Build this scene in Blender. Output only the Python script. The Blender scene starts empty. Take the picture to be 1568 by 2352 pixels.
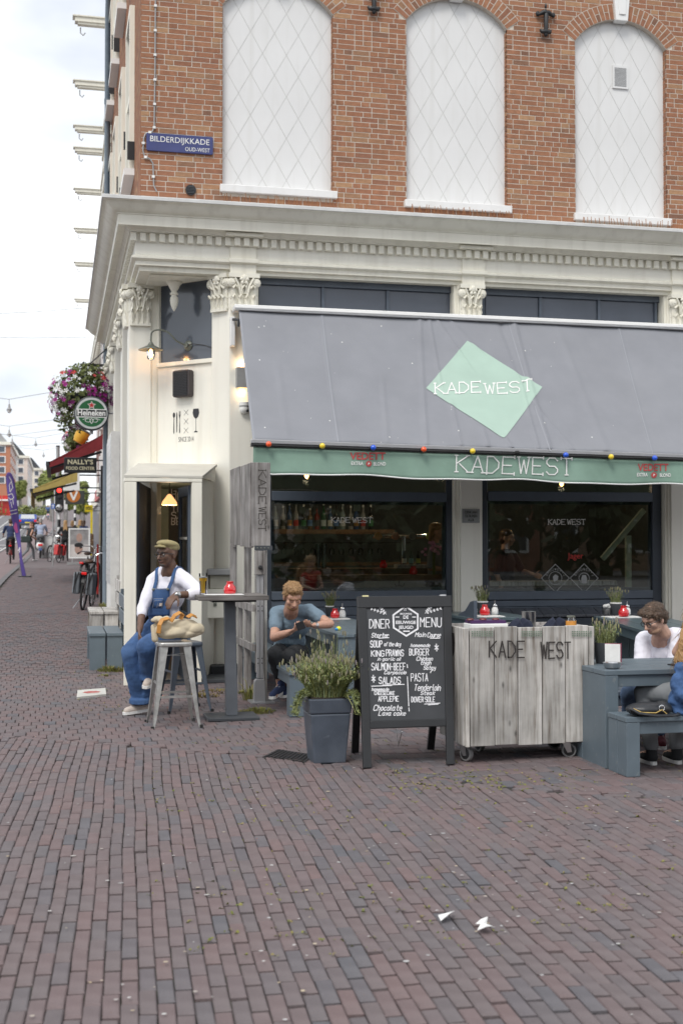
import bpy, math, random
import numpy as np
from mathutils import Vector, Matrix, noise
random.seed(7)
SC = bpy.context.scene
COL = SC.collection
PI = math.pi
# ---------------------------------------------------------------- camera, world, sun, exposure
H = 1.62
FPX, CX, CY = 2850.0, 784.0, 1176.0        # measured on a 1568 x 2352 print of the photograph
YAW, PIT = math.radians(12.83), math.radians(1.39)
cam_d = bpy.data.cameras.new('camera')
cam = bpy.data.objects.new('camera', cam_d)
COL.objects.link(cam)
cam.location = (0, 0, H)
cam.rotation_euler = (PI/2 + PIT, 0, -YAW)
cam_d.sensor_width = 36
cam_d.lens = FPX/2354.5*36
cam_d.clip_start = 0.1
cam_d.clip_end = 3000
cam_d.dof.use_dof = True
cam_d.dof.focus_distance = 10.5
cam_d.dof.aperture_fstop = 3.2
SC.camera = cam
SC.render.engine = 'CYCLES'
SC.view_settings.view_transform = 'Standard'
SC.view_settings.look = 'None'
SC.view_settings.exposure = 0.68
SC.view_settings.gamma = 1
SC.view_settings.use_curve_mapping = False
SC.cycles.use_denoising = True
SC.cycles.max_bounces = 8
SC.cycles.transparent_max_bounces = 12
SUN_EL, SUN_ROT = math.radians(52), math.radians(215)
wd = bpy.data.worlds.new('World')
SC.world = wd
wd.use_nodes = True
nt = wd.node_tree
nt.nodes.clear()
def wn(t, **k):
    n = nt.nodes.new(t)
    for a, b in k.items(): setattr(n, a, b)
    return n
sky = wn('ShaderNodeTexSky', sky_type='NISHITA', sun_disc=False, sun_elevation=SUN_EL, sun_rotation=SUN_ROT)
tc = wn('ShaderNodeTexCoord')
mp = wn('ShaderNodeMapping'); mp.inputs['Scale'].default_value = (1, 1, 2.2)
nz = wn('ShaderNodeTexNoise'); nz.inputs['Scale'].default_value = 3.1; nz.inputs['Detail'].default_value = 5; nz.inputs['Roughness'].default_value = .5
cr = wn('ShaderNodeValToRGB')
cr.color_ramp.elements[0].position = .34; cr.color_ramp.elements[0].color = (4.9, 5.25, 5.8, 1)
cr.color_ramp.elements[1].position = .6; cr.color_ramp.elements[1].color = (9.3, 9.4, 9.5, 1)
mx = wn('ShaderNodeMix', data_type='RGBA'); mx.inputs[0].default_value = .9
bg = wn('ShaderNodeBackground'); bg.inputs['Strength'].default_value = .1
wo = wn('ShaderNodeOutputWorld')
L = nt.links.new
L(tc.outputs['Generated'], mp.inputs['Vector']); L(mp.outputs[0], nz.inputs['Vector']); L(nz.outputs[0], cr.inputs[0])
L(sky.outputs[0], mx.inputs[6]); L(cr.outputs[0], mx.inputs[7]); L(mx.outputs[2], bg.inputs[0]); L(bg.outputs[0], wo.inputs[0])
sun_d = bpy.data.lights.new('sun', 'SUN')
sun = bpy.data.objects.new('sun', sun_d)
COL.objects.link(sun)
sun_d.energy = 1.3
sun_d.angle = math.radians(22)
sun_d.color = (1, .96, .9)
sd = Vector((math.sin(SUN_ROT)*math.cos(SUN_EL), math.cos(SUN_ROT)*math.cos(SUN_EL), math.sin(SUN_EL)))
sun.rotation_euler = sd.to_track_quat('Z', 'Y').to_euler()
sun.location = sd*50

# ---------------------------------------------------------------- measuring helpers (points on real planes)
fw = Vector((math.sin(YAW)*math.cos(PIT), math.cos(YAW)*math.cos(PIT), math.sin(PIT)))
rt = Vector((math.cos(YAW), -math.sin(YAW), 0))
up = rt.cross(fw)
def ray(x, y): return fw + rt*((x-CX)/FPX) + up*((CY-y)/FPX)
def F(x, y, Y):
    d = ray(x, y); t = Y/d.y
    return Vector((t*d.x, Y, H+t*d.z))
def G(x, y, z=0):
    d = ray(x, y); t = (z-H)/d.z
    return Vector((t*d.x, t*d.y, z))
def FX(x, Y, y=1245): return F(x, y, Y).x
def FZ(x, y, Y): return F(x, y, Y).z
TY = [-400, 15, 19, 24, 40, 55, 100, 133, 165, 220, 300, 900]
TZ = [0, 0, .10, .30, .55, .82, 2.0, 3.1, 4.9, 7.9, 8.3, 8.3]
def T(Y): return float(np.interp(Y, TY, TZ))

# ---------------------------------------------------------------- mesh builder
class MB:
    def __init__(s): s.v = []; s.f = []
    def add(s, vs, fs):
        n = len(s.v); s.v += [tuple(v) for v in vs]; s.f += [tuple(i+n for i in f) for f in fs]; return s
    def box(s, x0, x1, y0, y1, z0, z1):
        return s.add([(x0,y0,z0),(x1,y0,z0),(x1,y1,z0),(x0,y1,z0),(x0,y0,z1),(x1,y0,z1),(x1,y1,z1),(x0,y1,z1)],
            [(3,2,1,0),(4,5,6,7),(0,1,5,4),(1,2,6,5),(2,3,7,6),(3,0,4,7)])
    def beam(s, p, q, w, t, u=(0,0,1)):
        p, q = Vector(p), Vector(q); d = (q-p).normalized(); u = Vector(u)
        a = d.cross(u)
        if a.length < 1e-4: a = d.cross(Vector((0,1,0)))
        a.normalize(); b = a.cross(d)
        vs = [e+a*(i*w/2)+b*(j*t/2) for e in (p, q) for i, j in ((-1,-1),(1,-1),(1,1),(-1,1))]
        return s.add(vs, [(0,1,2,3),(7,6,5,4),(0,4,5,1),(1,5,6,2),(2,6,7,3),(3,7,4,0)])
    def tube(s, pts, r, n=8, cap=True):
        pts = [Vector(p) for p in pts]; m = len(pts)
        rs = list(r) if hasattr(r, '__len__') else [r]*m
        vs = []; a = None
        for i, p in enumerate(pts):
            d = (pts[min(i+1, m-1)]-pts[max(i-1, 0)]).normalized()
            if a is None:
                a = d.cross(Vector((0,0,1)))
                if a.length < 1e-3: a = d.cross(Vector((0,1,0)))
            else: a = a-d*a.dot(d)
            a.normalize(); b = d.cross(a)
            vs += [p+(a*math.cos(k*2*PI/n)+b*math.sin(k*2*PI/n))*rs[i] for k in range(n)]
        fs = [(i*n+k, i*n+(k+1)%n, (i+1)*n+(k+1)%n, (i+1)*n+k) for i in range(m-1) for k in range(n)]
        if cap: fs += [tuple(range(n))[::-1], tuple((m-1)*n+k for k in range(n))]
        return s.add(vs, fs)
    def lathe(s, prof, c=(0,0,0), n=16, M=None):
        vs = []
        for r, z in prof:
            for k in range(n):
                v = Vector((r*math.cos(k*2*PI/n), r*math.sin(k*2*PI/n), z))
                vs.append((M @ v if M else v)+Vector(c))
        m = len(prof)
        fs = [(i*n+k, i*n+(k+1)%n, (i+1)*n+(k+1)%n, (i+1)*n+k) for i in range(m-1) for k in range(n)]
        fs += [tuple(range(n))[::-1], tuple((m-1)*n+k for k in range(n))]
        return s.add(vs, fs)
    def ell(s, c, r, nu=12, nv=8, M=None):
        prof = [(max(math.sin(i*PI/nv), .001), -math.cos(i*PI/nv)) for i in range(nv+1)]
        S = Matrix.Diagonal(Vector(r))
        return s.lathe(prof, c, nu, (M @ S) if M else S)
    def cap(s, p, q, r1, r2, n=10):
        p, q = Vector(p), Vector(q); d = (q-p)
        l = d.length
        if l < 1e-5: return s.ell(p, (r1,)*3)
        d /= l
        pts, rs = [], []
        for k in range(4):
            a = PI/2*k/4; pts.append(p-d*(r1*math.cos(a))); rs.append(max(r1*math.sin(a), r1*.05))
        pts.append(p); rs.append(r1); pts.append(q); rs.append(r2)
        for k in range(3, -1, -1):
            a = PI/2*k/4; pts.append(q+d*(r2*math.cos(a))); rs.append(max(r2*math.sin(a), r2*.05))
        return s.tube(pts, rs, n)
    def prism(s, poly, fn, a, b):
        n = len(poly)
        vs = [fn(u, v, a) for u, v in poly]+[fn(u, v, b) for u, v in poly]
        return s.add(vs, [tuple(range(n))[::-1], tuple(range(n, 2*n))]+[(i, (i+1)%n, n+(i+1)%n, n+i) for i in range(n)])
    def quad(s, a, b, c, d): return s.add([a,b,c,d], [(0,1,2,3)])
    def xf(s, M, start=0):
        s.v[start:] = [tuple(M @ Vector(v)) for v in s.v[start:]]; return s

def rootloc(o):
    l = Vector((0,0,0))
    while o is not None: l = l+Vector(o.location); o = o.parent
    return l
def link(name, me, parent=None):
    o = bpy.data.objects.new(name, me); COL.objects.link(o)
    if parent is not None: o.parent = parent
    return o
def O(name, mb, mat, parent=None, world=False, smooth=False, kind=None, label=None, bevel=0, cat=None, group=None):
    vs = mb.v
    if world and parent is not None:
        l = rootloc(parent); vs = [(v[0]-l.x, v[1]-l.y, v[2]-l.z) for v in vs]
    me = bpy.data.meshes.new(name)
    me.from_pydata(vs, [], mb.f); me.update()
    if mat is not None: me.materials.append(mat)
    if smooth:
        me.polygons.foreach_set('use_smooth', [True]*len(me.polygons))
        me.set_sharp_from_angle(angle=math.radians(smooth if smooth is not True else 50))
    o = link(name, me, parent)
    if bevel:
        b = o.modifiers.new('bevel', 'BEVEL'); b.width = bevel; b.segments = 2; b.limit_method = 'ANGLE'; b.angle_limit = math.radians(40)
    tag(o, label, cat, group, kind)
    return o
def tag(o, label=None, cat=None, group=None, kind=None):
    if label: o['label'] = label
    if cat: o['category'] = cat
    if group: o['group'] = group
    if kind: o['kind'] = kind
    return o
def thing(name, label, cat, loc=(0,0,0), rz=0, group=None):
    o = bpy.data.objects.new(name, None); COL.objects.link(o)
    o.empty_display_size = .2
    o.location = loc; o.rotation_euler = (0, 0, rz)
    return tag(o, label, cat, group)
def kids(o): return [c for c in bpy.data.objects if c.parent == o]
def copy_tree(o, parent=None):
    c = o.copy(); COL.objects.link(c); c.parent = parent
    for ch in kids(o): copy_tree(ch, c)
    return c

# ---------------------------------------------------------------- materials
def mat(name, col, rough=.6, metal=0, var=.12, scale=8, bump=0, bscale=60, dirt=0, dirtcol=(.1,.09,.07), emit=0, rnd=0, rnd2=None, spec=None, stretch=None, coat=0, speck=0, streak=0):
    m = bpy.data.materials.new(name); m.use_nodes = True
    t = m.node_tree; b = t.nodes['Principled BSDF']; N = t.nodes.new; K = t.links.new
    b.inputs['Roughness'].default_value = rough; b.inputs['Metallic'].default_value = metal
    if spec is not None: b.inputs['Specular IOR Level'].default_value = spec
    if coat: b.inputs['Coat Weight'].default_value = coat
    tx = N('ShaderNodeTexCoord'); vec = tx.outputs['Object']
    if stretch:
        mpn = N('ShaderNodeMapping'); mpn.inputs['Scale'].default_value = stretch; K(vec, mpn.inputs[0]); vec = mpn.outputs[0]
    def noi(sc, det=4):
        n = N('ShaderNodeTexNoise'); n.inputs['Scale'].default_value = sc; n.inputs['Detail'].default_value = det; K(vec, n.inputs['Vector']); return n.outputs[0]
    def mixc(fac, a, bb, blend='MIX'):
        n = N('ShaderNodeMix'); n.data_type = 'RGBA'; n.blend_type = blend
        for s, v in ((n.inputs[0], fac), (n.inputs[6], a), (n.inputs[7], bb)):
            if hasattr(v, 'is_linked') or hasattr(v, 'links'): K(v, s)
            else: s.default_value = v if isinstance(v, float) or len(v) == 4 else (*v, 1)
        return n.outputs[2]
    def ramp(inp, p0, p1, a=0., c=1.):
        n = N('ShaderNodeMapRange'); n.inputs[1].default_value = p0; n.inputs[2].default_value = p1; n.inputs[3].default_value = a; n.inputs[4].default_value = c
        K(inp, n.inputs[0]); return n.outputs[0]
    cur = (*col, 1)
    if rnd2:
        oi = N('ShaderNodeObjectInfo'); ge = N('ShaderNodeNewGeometry'); ad = N('ShaderNodeMath'); ad.operation = 'ADD'; fr = N('ShaderNodeMath'); fr.operation = 'FRACT'
        K(oi.outputs['Random'], ad.inputs[0]); K(ge.outputs['Random Per Island'], ad.inputs[1]); K(ad.outputs[0], fr.inputs[0])
        r = N('ShaderNodeValToRGB'); e = r.color_ramp.elements
        cols = [col]+list(rnd2)
        while len(e) < len(cols): e.new(.5)
        for i, c in enumerate(cols): e[i].position = i/(len(cols)-1); e[i].color = (*c, 1)
        K(fr.outputs[0], r.inputs[0]); cur = r.outputs[0]
    if var:
        f = ramp(noi(scale), .25, .75, 1-var, 1+var)
        n = N('ShaderNodeVectorMath'); n.operation = 'MULTIPLY'
        if hasattr(cur, 'links'): K(cur, n.inputs[0])
        else: n.inputs[0].default_value = cur[:3]
        K(f, n.inputs[1]); cur = n.outputs[0]
    if dirt:
        cur = mixc(ramp(noi(scale*.37, 8), .48, .75, 0., dirt), cur, dirtcol)
    if streak:
        m_ = N('ShaderNodeMapping'); m_.inputs['Scale'].default_value = (7, 7, .45); K(tx.outputs['Object'], m_.inputs[0]); n = N('ShaderNodeTexNoise'); n.inputs['Scale'].default_value = 1.3; n.inputs['Detail'].default_value = 7; K(m_.outputs[0], n.inputs[0])
        cur = mixc(ramp(n.outputs[0], .5, .78, 0., streak), cur, dirtcol)
    if speck:
        cur = mixc(ramp(noi(bscale*.8, 2), .66, .72, 0., speck), cur, dirtcol)
    if hasattr(cur, 'links'): K(cur, b.inputs['Base Color'])
    else: b.inputs['Base Color'].default_value = cur
    if bump:
        bn = N('ShaderNodeBump'); bn.inputs['Strength'].default_value = bump; bn.inputs['Distance'].default_value = .01
        K(noi(bscale, 6), bn.inputs['Height']); K(bn.outputs[0], b.inputs['Normal'])
    if emit:
        b.inputs['Emission Color'].default_value = (*col, 1); b.inputs['Emission Strength'].default_value = emit
    return m
def wood(name, a, bb, dark, axis='z', sc=1.0, rough=.8):
    m = bpy.data.materials.new(name); m.use_nodes = True
    t = m.node_tree; b = t.nodes['Principled BSDF']; N = t.nodes.new; K = t.links.new
    b.inputs['Roughness'].default_value = rough
    tx = N('ShaderNodeTexCoord'); oi = N('ShaderNodeObjectInfo'); ge = N('ShaderNodeNewGeometry')
    off = N('ShaderNodeVectorMath'); off.operation = 'MULTIPLY_ADD'
    K(oi.outputs['Random'], off.inputs[0]); off.inputs[1].default_value = (37, 53, 19); K(tx.outputs['Object'], off.inputs[2])
    mp = N('ShaderNodeMapping'); s = [28*sc]*3; s['xyz'.index(axis)] = 1.6*sc; mp.inputs['Scale'].default_value = s; K(off.outputs[0], mp.inputs[0])
    n1 = N('ShaderNodeTexNoise'); n1.inputs['Scale'].default_value = 1; n1.inputs['Detail'].default_value = 6; n1.inputs['Roughness'].default_value = .65; K(mp.outputs[0], n1.inputs[0])
    r = N('ShaderNodeValToRGB'); e = r.color_ramp.elements; e.new(.5)
    for i, (p, c) in enumerate(((.3, dark), (.47, a), (.68, bb))): e[i].position = p; e[i].color = (*c, 1)
    K(n1.outputs[0], r.inputs[0])
    n2 = N('ShaderNodeTexNoise'); n2.inputs['Scale'].default_value = 3*sc; n2.inputs['Detail'].default_value = 5; K(off.outputs[0], n2.inputs[0])
    mr = N('ShaderNodeMapRange'); mr.inputs[1].default_value = .3; mr.inputs[2].default_value = .7; mr.inputs[3].default_value = .6; mr.inputs[4].default_value = 1.25; K(n2.outputs[0], mr.inputs[0])
    ml = N('ShaderNodeVectorMath'); ml.operation = 'MULTIPLY'; K(r.outputs[0], ml.inputs[0]); K(mr.outputs[0], ml.inputs[1])
    vo = N('ShaderNodeTexVoronoi'); vo.inputs['Scale'].default_value = 1; mp2 = N('ShaderNodeMapping'); s = [9*sc]*3; s['xyz'.index(axis)] = 4*sc; mp2.inputs['Scale'].default_value = s
    K(off.outputs[0], mp2.inputs[0]); K(mp2.outputs[0], vo.inputs[0])
    kr = N('ShaderNodeMapRange'); kr.inputs[1].default_value = .03; kr.inputs[2].default_value = .13; kr.inputs[3].default_value = .35; kr.inputs[4].default_value = 1; K(vo.outputs[0], kr.inputs[0])
    m2 = N('ShaderNodeVectorMath'); m2.operation = 'MULTIPLY'; K(ml.outputs[0], m2.inputs[0]); K(kr.outputs[0], m2.inputs[1])
    vr = N('ShaderNodeMapRange'); vr.inputs[3].default_value = .78; vr.inputs[4].default_value = 1.14; K(oi.outputs['Random'], vr.inputs[0])
    m3_ = N('ShaderNodeVectorMath'); m3_.operation = 'MULTIPLY'; K(m2.outputs[0], m3_.inputs[0]); K(vr.outputs[0], m3_.inputs[1])
    K(m3_.outputs[0], b.inputs['Base Color'])
    bn = N('ShaderNodeBump'); bn.inputs['Strength'].default_value = .35; bn.inputs['Distance'].default_value = .004; K(n1.outputs[0], bn.inputs['Height']); K(bn.outputs[0], b.inputs['Normal'])
    return m
def glassmat(name, tint=(1,1,1), refl=1.0, rough=.0, base=.04):
    m = bpy.data.materials.new(name); m.use_nodes = True
    t = m.node_tree; t.nodes.clear(); N = t.nodes.new; K = t.links.new
    tr = N('ShaderNodeBsdfTransparent'); tr.inputs[0].default_value = (*tint, 1)
    gl = N('ShaderNodeBsdfGlossy'); gl.inputs['Roughness'].default_value = rough
    fr = N('ShaderNodeFresnel'); fr.inputs[0].default_value = 1.5
    mu = N('ShaderNodeMath'); mu.operation = 'MULTIPLY'; mu.inputs[1].default_value = refl; K(fr.outputs[0], mu.inputs[0])
    mi = N('ShaderNodeMixShader'); K(mu.outputs[0], mi.inputs[0]); K(tr.outputs[0], mi.inputs[1]); K(gl.outputs[0], mi.inputs[2])
    o = N('ShaderNodeOutputMaterial'); K(mi.outputs[0], o.inputs[0])
    return m
M = {}
M['cream'] = mat('cream_paint', (.82,.795,.695), .5, var=.04, scale=3, dirt=.16, dirtcol=(.42,.38,.3), streak=.3, bump=.05, bscale=40)
M['creamw'] = mat('cream_wall_paint', (.82,.8,.72), .55, var=.03, scale=2, dirt=.1, dirtcol=(.5,.46,.38), streak=.28, bump=.08, bscale=30)
M['white'] = mat('white_paint', (.8,.8,.79), .5, var=.03, scale=2, dirt=.08, dirtcol=(.55,.54,.5))
M['panel'] = mat('white_panel_paint', (.735,.735,.73), .55, var=.03, scale=1.5, dirt=.1, streak=.3, dirtcol=(.55,.54,.5))
M['groove'] = mat('panel_joint', (.62,.62,.6), .7)
M['brick'] = mat('red_brick', (.265,.122,.074), .85, var=.2, scale=14, bump=.5, bscale=70, speck=.5, dirtcol=(.14,.08,.055),
    rnd2=((.33,.15,.082), (.3,.135,.075), (.355,.172,.095), (.265,.12,.068), (.335,.158,.086), (.285,.13,.072), (.4,.23,.125), (.2,.1,.065)))
M['mortar'] = mat('brick_mortar', (.54,.485,.42), .95, var=.15, scale=12, dirt=.3, dirtcol=(.4,.35,.3), bump=.4, bscale=80)
M['paver'] = mat('clinker_paver', (0.147,0.109,0.109), .72, var=.15, scale=9, bump=.6, bscale=90, dirt=.3, dirtcol=(0.169,0.153,0.153), spec=.35,
    rnd2=((0.155,0.113,0.113), (0.126,0.109,0.113), (0.142,0.111,0.111), (0.161,0.113,0.111), (0.107,0.105,0.116), (0.148,0.116,0.117), (0.135,0.111,0.112), (0.157,0.114,0.114), (0.116,0.107,0.113), (0.144,0.113,0.114)))
M['sand'] = mat('joint_sand', (.038,.034,.03), .95, var=.4, scale=20, dirt=.6, dirtcol=(.06,.075,.025))
M['asphalt'] = mat('asphalt', (.15,.145,.15), .9, var=.12, scale=1.5, bump=.3, bscale=40)
M['redasph'] = mat('red_asphalt', (.2,.15,.15), .9, var=.1, scale=1)
M['line'] = mat('road_paint', (.6,.6,.58), .7)
M['frame'] = mat('dark_frame_paint', (.04,.05,.066), .35, var=.1, scale=6)
M['frame2'] = mat('slate_blue_paint', (.085,.105,.135), .42, var=.12, scale=5)
M['transom'] = mat('slate_panel_paint', (.075,.088,.115), .3, var=.1, scale=3, coat=.3)
M['bluegrey'] = mat('blue_grey_paint', (.12,.155,.182), .42, var=.1, scale=6, speck=.25, dirtcol=(.3,.3,.28), bscale=25, stretch=None)
M['darkgrey'] = mat('dark_grey_paint', (.05,.055,.062), .5, var=.12, scale=8)
M['black'] = mat('black_paint', (.016,.017,.019), .5, var=.15, scale=10)
M['blackm'] = mat('black_metal', (.02,.02,.022), .4)
M['rubber'] = mat('black_rubber', (.018,.018,.018), .8)
M['board'] = mat('chalkboard', (.04,.043,.048), .65, var=.15, scale=5, dirt=.3, dirtcol=(.09,.092,.098))
M['chalk'] = mat('chalk', (.72,.72,.74), .9, var=.12, scale=60)
M['iron'] = mat('galvanised_steel', (.47,.465,.445), .4, metal=.75, var=.25, scale=16)
M['steel'] = mat('brushed_steel', (.52,.52,.52), .28, metal=1, var=.08)
M['alu'] = mat('aluminium', (.42,.42,.43), .42, metal=.6, var=.06)
M['greymetal'] = mat('grey_metal', (.33,.33,.33), .5, metal=.2)
M['chrome'] = mat('chrome', (.75,.75,.75), .12, metal=1, var=0)
M['brass'] = mat('aged_brass', (.19,.2,.17), .5, metal=.5)
M['red'] = mat('red_paint', (.5,.03,.025), .4)
M['redglass'] = mat('red_glass', (.55,.012,.016), .08, coat=1, var=0)
M['ink'] = mat('dark_ink', (.035,.035,.04), .7)
M['print'] = mat('white_print', (.78,.78,.76), .6)
M['redprint'] = mat('red_print', (.5,.07,.07), .6)
M['orangelight'] = mat('lamp_filament', (1,.42,.1), .4, emit=14)
M['warm'] = mat('warm_shade', (1,.5,.2), .5, emit=.9)
M['soil'] = mat('soil', (.04,.03,.02), .95)
M['wood'] = wood('weathered_wood', (.225,.21,.2), (.36,.345,.335), (.07,.06,.052))
M['woodl'] = wood('pale_weathered_wood', (.46,.44,.41), (.63,.61,.58), (.19,.155,.125))
M['woodx'] = wood('weathered_board', (.12,.108,.1), (.21,.195,.185), (.05,.042,.036), axis='x')
M['woodbar'] = wood('bar_wood', (.16,.09,.05), (.22,.13,.07), (.07,.04,.025), axis='x')
M['glass'] = glassmat('window_glass', (.82,.87,.85), 2.1)
M['clear'] = glassmat('clear_glass', (.985,.99,.985), 1.0)
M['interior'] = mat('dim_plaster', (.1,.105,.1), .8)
M['interior2'] = mat('green_plaster', (.3,.36,.31), .8)
M['tile'] = mat('white_tile', (.6,.61,.6), .3)
M['skin1'] = mat('skin_deep', (.125,.066,.043), .5, var=.22, scale=28, bump=.25, bscale=160)
M['skin2'] = mat('skin_fair', (.48,.27,.19), .52, var=.17, scale=24, bump=.2, bscale=160)
M['skin3'] = mat('skin_pale', (.52,.315,.235), .52, var=.16, scale=24, bump=.2, bscale=160)
M['eyew'] = mat('eye_white', (.7,.68,.65), .2)
M['denim'] = mat('blue_denim', (.04,.092,.215), .85, var=.3, scale=9, bump=.35, bscale=45, dirt=.45, dirtcol=(.1,.18,.33))
M['denim2'] = mat('light_denim', (.13,.2,.33), .85, var=.25, scale=9, dirt=.5, dirtcol=(.3,.38,.5))
M['tee'] = mat('blue_grey_cotton', (.15,.21,.265), .9, var=.1, scale=7, bump=.25, bscale=20)
M['wtee'] = mat('white_cotton', (.74,.73,.8), .9, var=.05, scale=7, bump=.25, bscale=20)
M['dark'] = mat('black_cloth', (.02,.021,.023), .9, var=.2, scale=10, bump=.3, bscale=30)
M['navy'] = mat('navy_cloth', (.022,.035,.09), .9)
M['greyc'] = mat('grey_cloth', (.2,.21,.22), .9)
M['khaki'] = mat('khaki_wool', (.3,.255,.13), .95, var=.15, scale=30, bump=.3, bscale=120)
M['canvas'] = mat('canvas_cloth', (.5,.43,.31), .95, var=.12, scale=12, bump=.4, bscale=26)
M['leather'] = mat('tan_leather', (.5,.23,.05), .5, var=.12)
M['shoe'] = mat('pale_canvas_shoe', (.5,.43,.38), .9)
M['sole'] = mat('white_rubber', (.75,.74,.72), .6)
M['hairblond'] = mat('sandy_hair', (.28,.16,.07), .55, var=.35, scale=60, bump=.6, bscale=90)
M['hairbrown'] = mat('brown_hair', (.075,.042,.024), .5, var=.35, scale=60, bump=.6, bscale=90)
M['hairlong'] = mat('blonde_hair', (.42,.25,.11), .5, var=.3, scale=40, bump=.6, bscale=90, stretch=(1,1,.15))
M['awning'] = mat('grey_awning_cloth', (.225,.232,.256), .85, var=.07, scale=2.5, dirt=.3, dirtcol=(.275,.28,.3), bump=.15, bscale=14, streak=.1)
M['mint'] = mat('mint_print', (.36,.485,.415), .85, var=.06, scale=3, dirt=.2, dirtcol=(.42,.52,.46))
M['valance'] = mat('green_valance_cloth', (.215,.33,.265), .85, var=.12, scale=4, dirt=.2, dirtcol=(.33,.46,.39))
M['leaf'] = mat('foliage_green', (.1,.125,.03), .7, var=.3, scale=30, rnd2=((.14,.16,.045), (.09,.12,.035), (.17,.19,.08)))
M['lav'] = mat('lavender_green', (.18,.21,.06), .75, var=.25, scale=30, rnd2=((.26,.28,.09), (.22,.27,.12), (.31,.31,.11), (.28,.34,.2), (.16,.19,.05)))
M['lavflower'] = mat('lavender_flower', (.2,.18,.12), .8, rnd2=((.26,.25,.12), (.2,.17,.2)))
M['moss'] = mat('moss_green', (.14,.16,.03), .9, rnd2=((.2,.2,.045), (.25,.2,.09), (.11,.15,.03)))
# ---------------------------------------------------------------- lettering
GL = dict(A="02 28 42|14 34",B="02 08 28 37 36 25 05|25 34 33 22 02",C="47 38 18 07 03 12 32 43",D="02 08 28 46 44 22 02",E="48 08 02 42|05 35",F="48 08 02|05 35",
G="47 38 18 07 03 12 32 43 45 25",H="02 08|42 48|05 45",I="02 08",J="03 12 22 33 38",K="02 08|05 48|15 42",L="08 02 42",M="02 08 25 48 42",N="02 08 42 48",
O="12 03 07 18 38 47 43 32 12",P="02 08 38 47 46 35 05",Q="12 03 07 18 38 47 43 32 12|33 52",R="02 08 38 47 46 35 05|25 42",S="47 38 18 07 06 15 35 44 43 32 12 03",
T="08 48|28 22",U="08 03 12 32 43 48",V="08 22 48",W="08 12 27 32 48",X="02 48|08 42",Y="08 25 48|25 22",Z="08 48 02 42",
a="35 26 16 05 03 12 22 33|36 33 42",b="08 02|04 16 26 35 33 22 12 03",c="35 26 16 05 03 12 22 33",d="35 26 16 05 03 12 22 33|38 32",e="04 34 35 26 16 05 03 12 32",
f="38 28 17 12|06 26",g="35 26 16 05 03 12 22 33|36 31 20 10",h="08 02|05 16 26 35 32",i="06 02|07 08",j="16 11 00",k="08 02|04 36|14 32",l="08 03 12",m="02 06|05 16 25 22|25 36 45 42",
n="02 06|05 16 26 35 32",o="12 03 05 16 26 35 33 22 12",p="00 06|05 16 26 35 33 22 12 03",r="02 06|04 16 26 35",s="35 26 16 05 14 24 33 22 12 03",t="18 13 22 32|06 36",
u="06 03 12 22 33|36 32",v="06 12 26",w="06 12 25 32 46",x="02 36|06 32",y="06 13 23 34|36 31 20 10",z="06 36 02 32")
GL.update({'-':"05 35",'0':"12 03 07 18 28 37 33 22 12",'1':"07 18 12",'2':"07 18 28 37 36 02 32",'4':"32 38 04 44",'*':"13 17|04 36|34 06",'.':"02 03","'":"17 18"})
def strokes(text, size, adv=1.6, slant=0, serif=0, jit=0):
    k = size/6; u0 = 0; out = []
    for ch in text:
        if ch == ' ': u0 += 2.6; continue
        g = GL[ch]; w = max(int(p[0]) for p in g.replace('|', ' ').split())
        for st in g.split('|'):
            pts = [(int(p[0])+u0+random.uniform(-jit, jit), int(p[1])-2+random.uniform(-jit, jit)) for p in st.split()]
            out.append([((x+slant*y)*k, y*k) for x, y in pts])
            if serif:
                for a, b in ((0, 1), (-1, -2)):
                    if pts[a][1] in (0, 6) and abs(pts[a][1]-pts[b][1]) > 1.5:
                        out.append([((pts[a][0]-serif)*k, pts[a][1]*k), ((pts[a][0]+serif)*k, pts[a][1]*k)])
                    elif abs(pts[a][1]-pts[b][1]) < .1 and pts[a][1] in (0, 6):
                        out.append([(pts[a][0]*k, (pts[a][1]-serif*.9)*k), (pts[a][0]*k, (pts[a][1]+serif*.9)*k)])
        u0 += w+adv
    return out, (u0-adv)*k
def ribbon(mb, pts, w, fn, off=0, sub=1):
    if sub > 1:
        q = []
        for a, b in zip(pts, pts[1:]): q += [(a[0]+(b[0]-a[0])*i/sub, a[1]+(b[1]-a[1])*i/sub) for i in range(sub)]
        pts = q+[pts[-1]]
    P = [Vector((p[0], p[1])) for p in pts]; m = len(P); vs = []
    for i in range(1, m-1):
        if (P[i]-P[i-1]).normalized().dot((P[i+1]-P[i]).normalized()) < -.25:
            ribbon(mb, pts[:i+1], w, fn, off); ribbon(mb, pts[i:], w, fn, off+.0002 if off < .1 else off); return
    for i, p in enumerate(P):
        d1 = (P[i]-P[i-1]).normalized() if i else None
        d2 = (P[i+1]-P[i]).normalized() if i < m-1 else None
        d = (d1 or d2) if (d1 is None or d2 is None) else ((d1+d2).normalized() if (d1+d2).length > .2 else d2)
        n = Vector((-d.y, d.x))
        s = 1 if (d1 is None or d2 is None) else min(1/max(abs(n.dot(Vector((-d1.y, d1.x)))), .5), 1.8)
        e = d*(w*.5*(-1 if i == 0 else 1)) if i in (0, m-1) else Vector((0, 0))
        for sg in (-1, 1):
            q = p+e*.6+n*(sg*w/2*s); vs.append(fn(q.x, q.y, off))
    mb.add(vs, [(2*i, 2*i+2, 2*i+3, 2*i+1) for i in range(m-1)])
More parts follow.
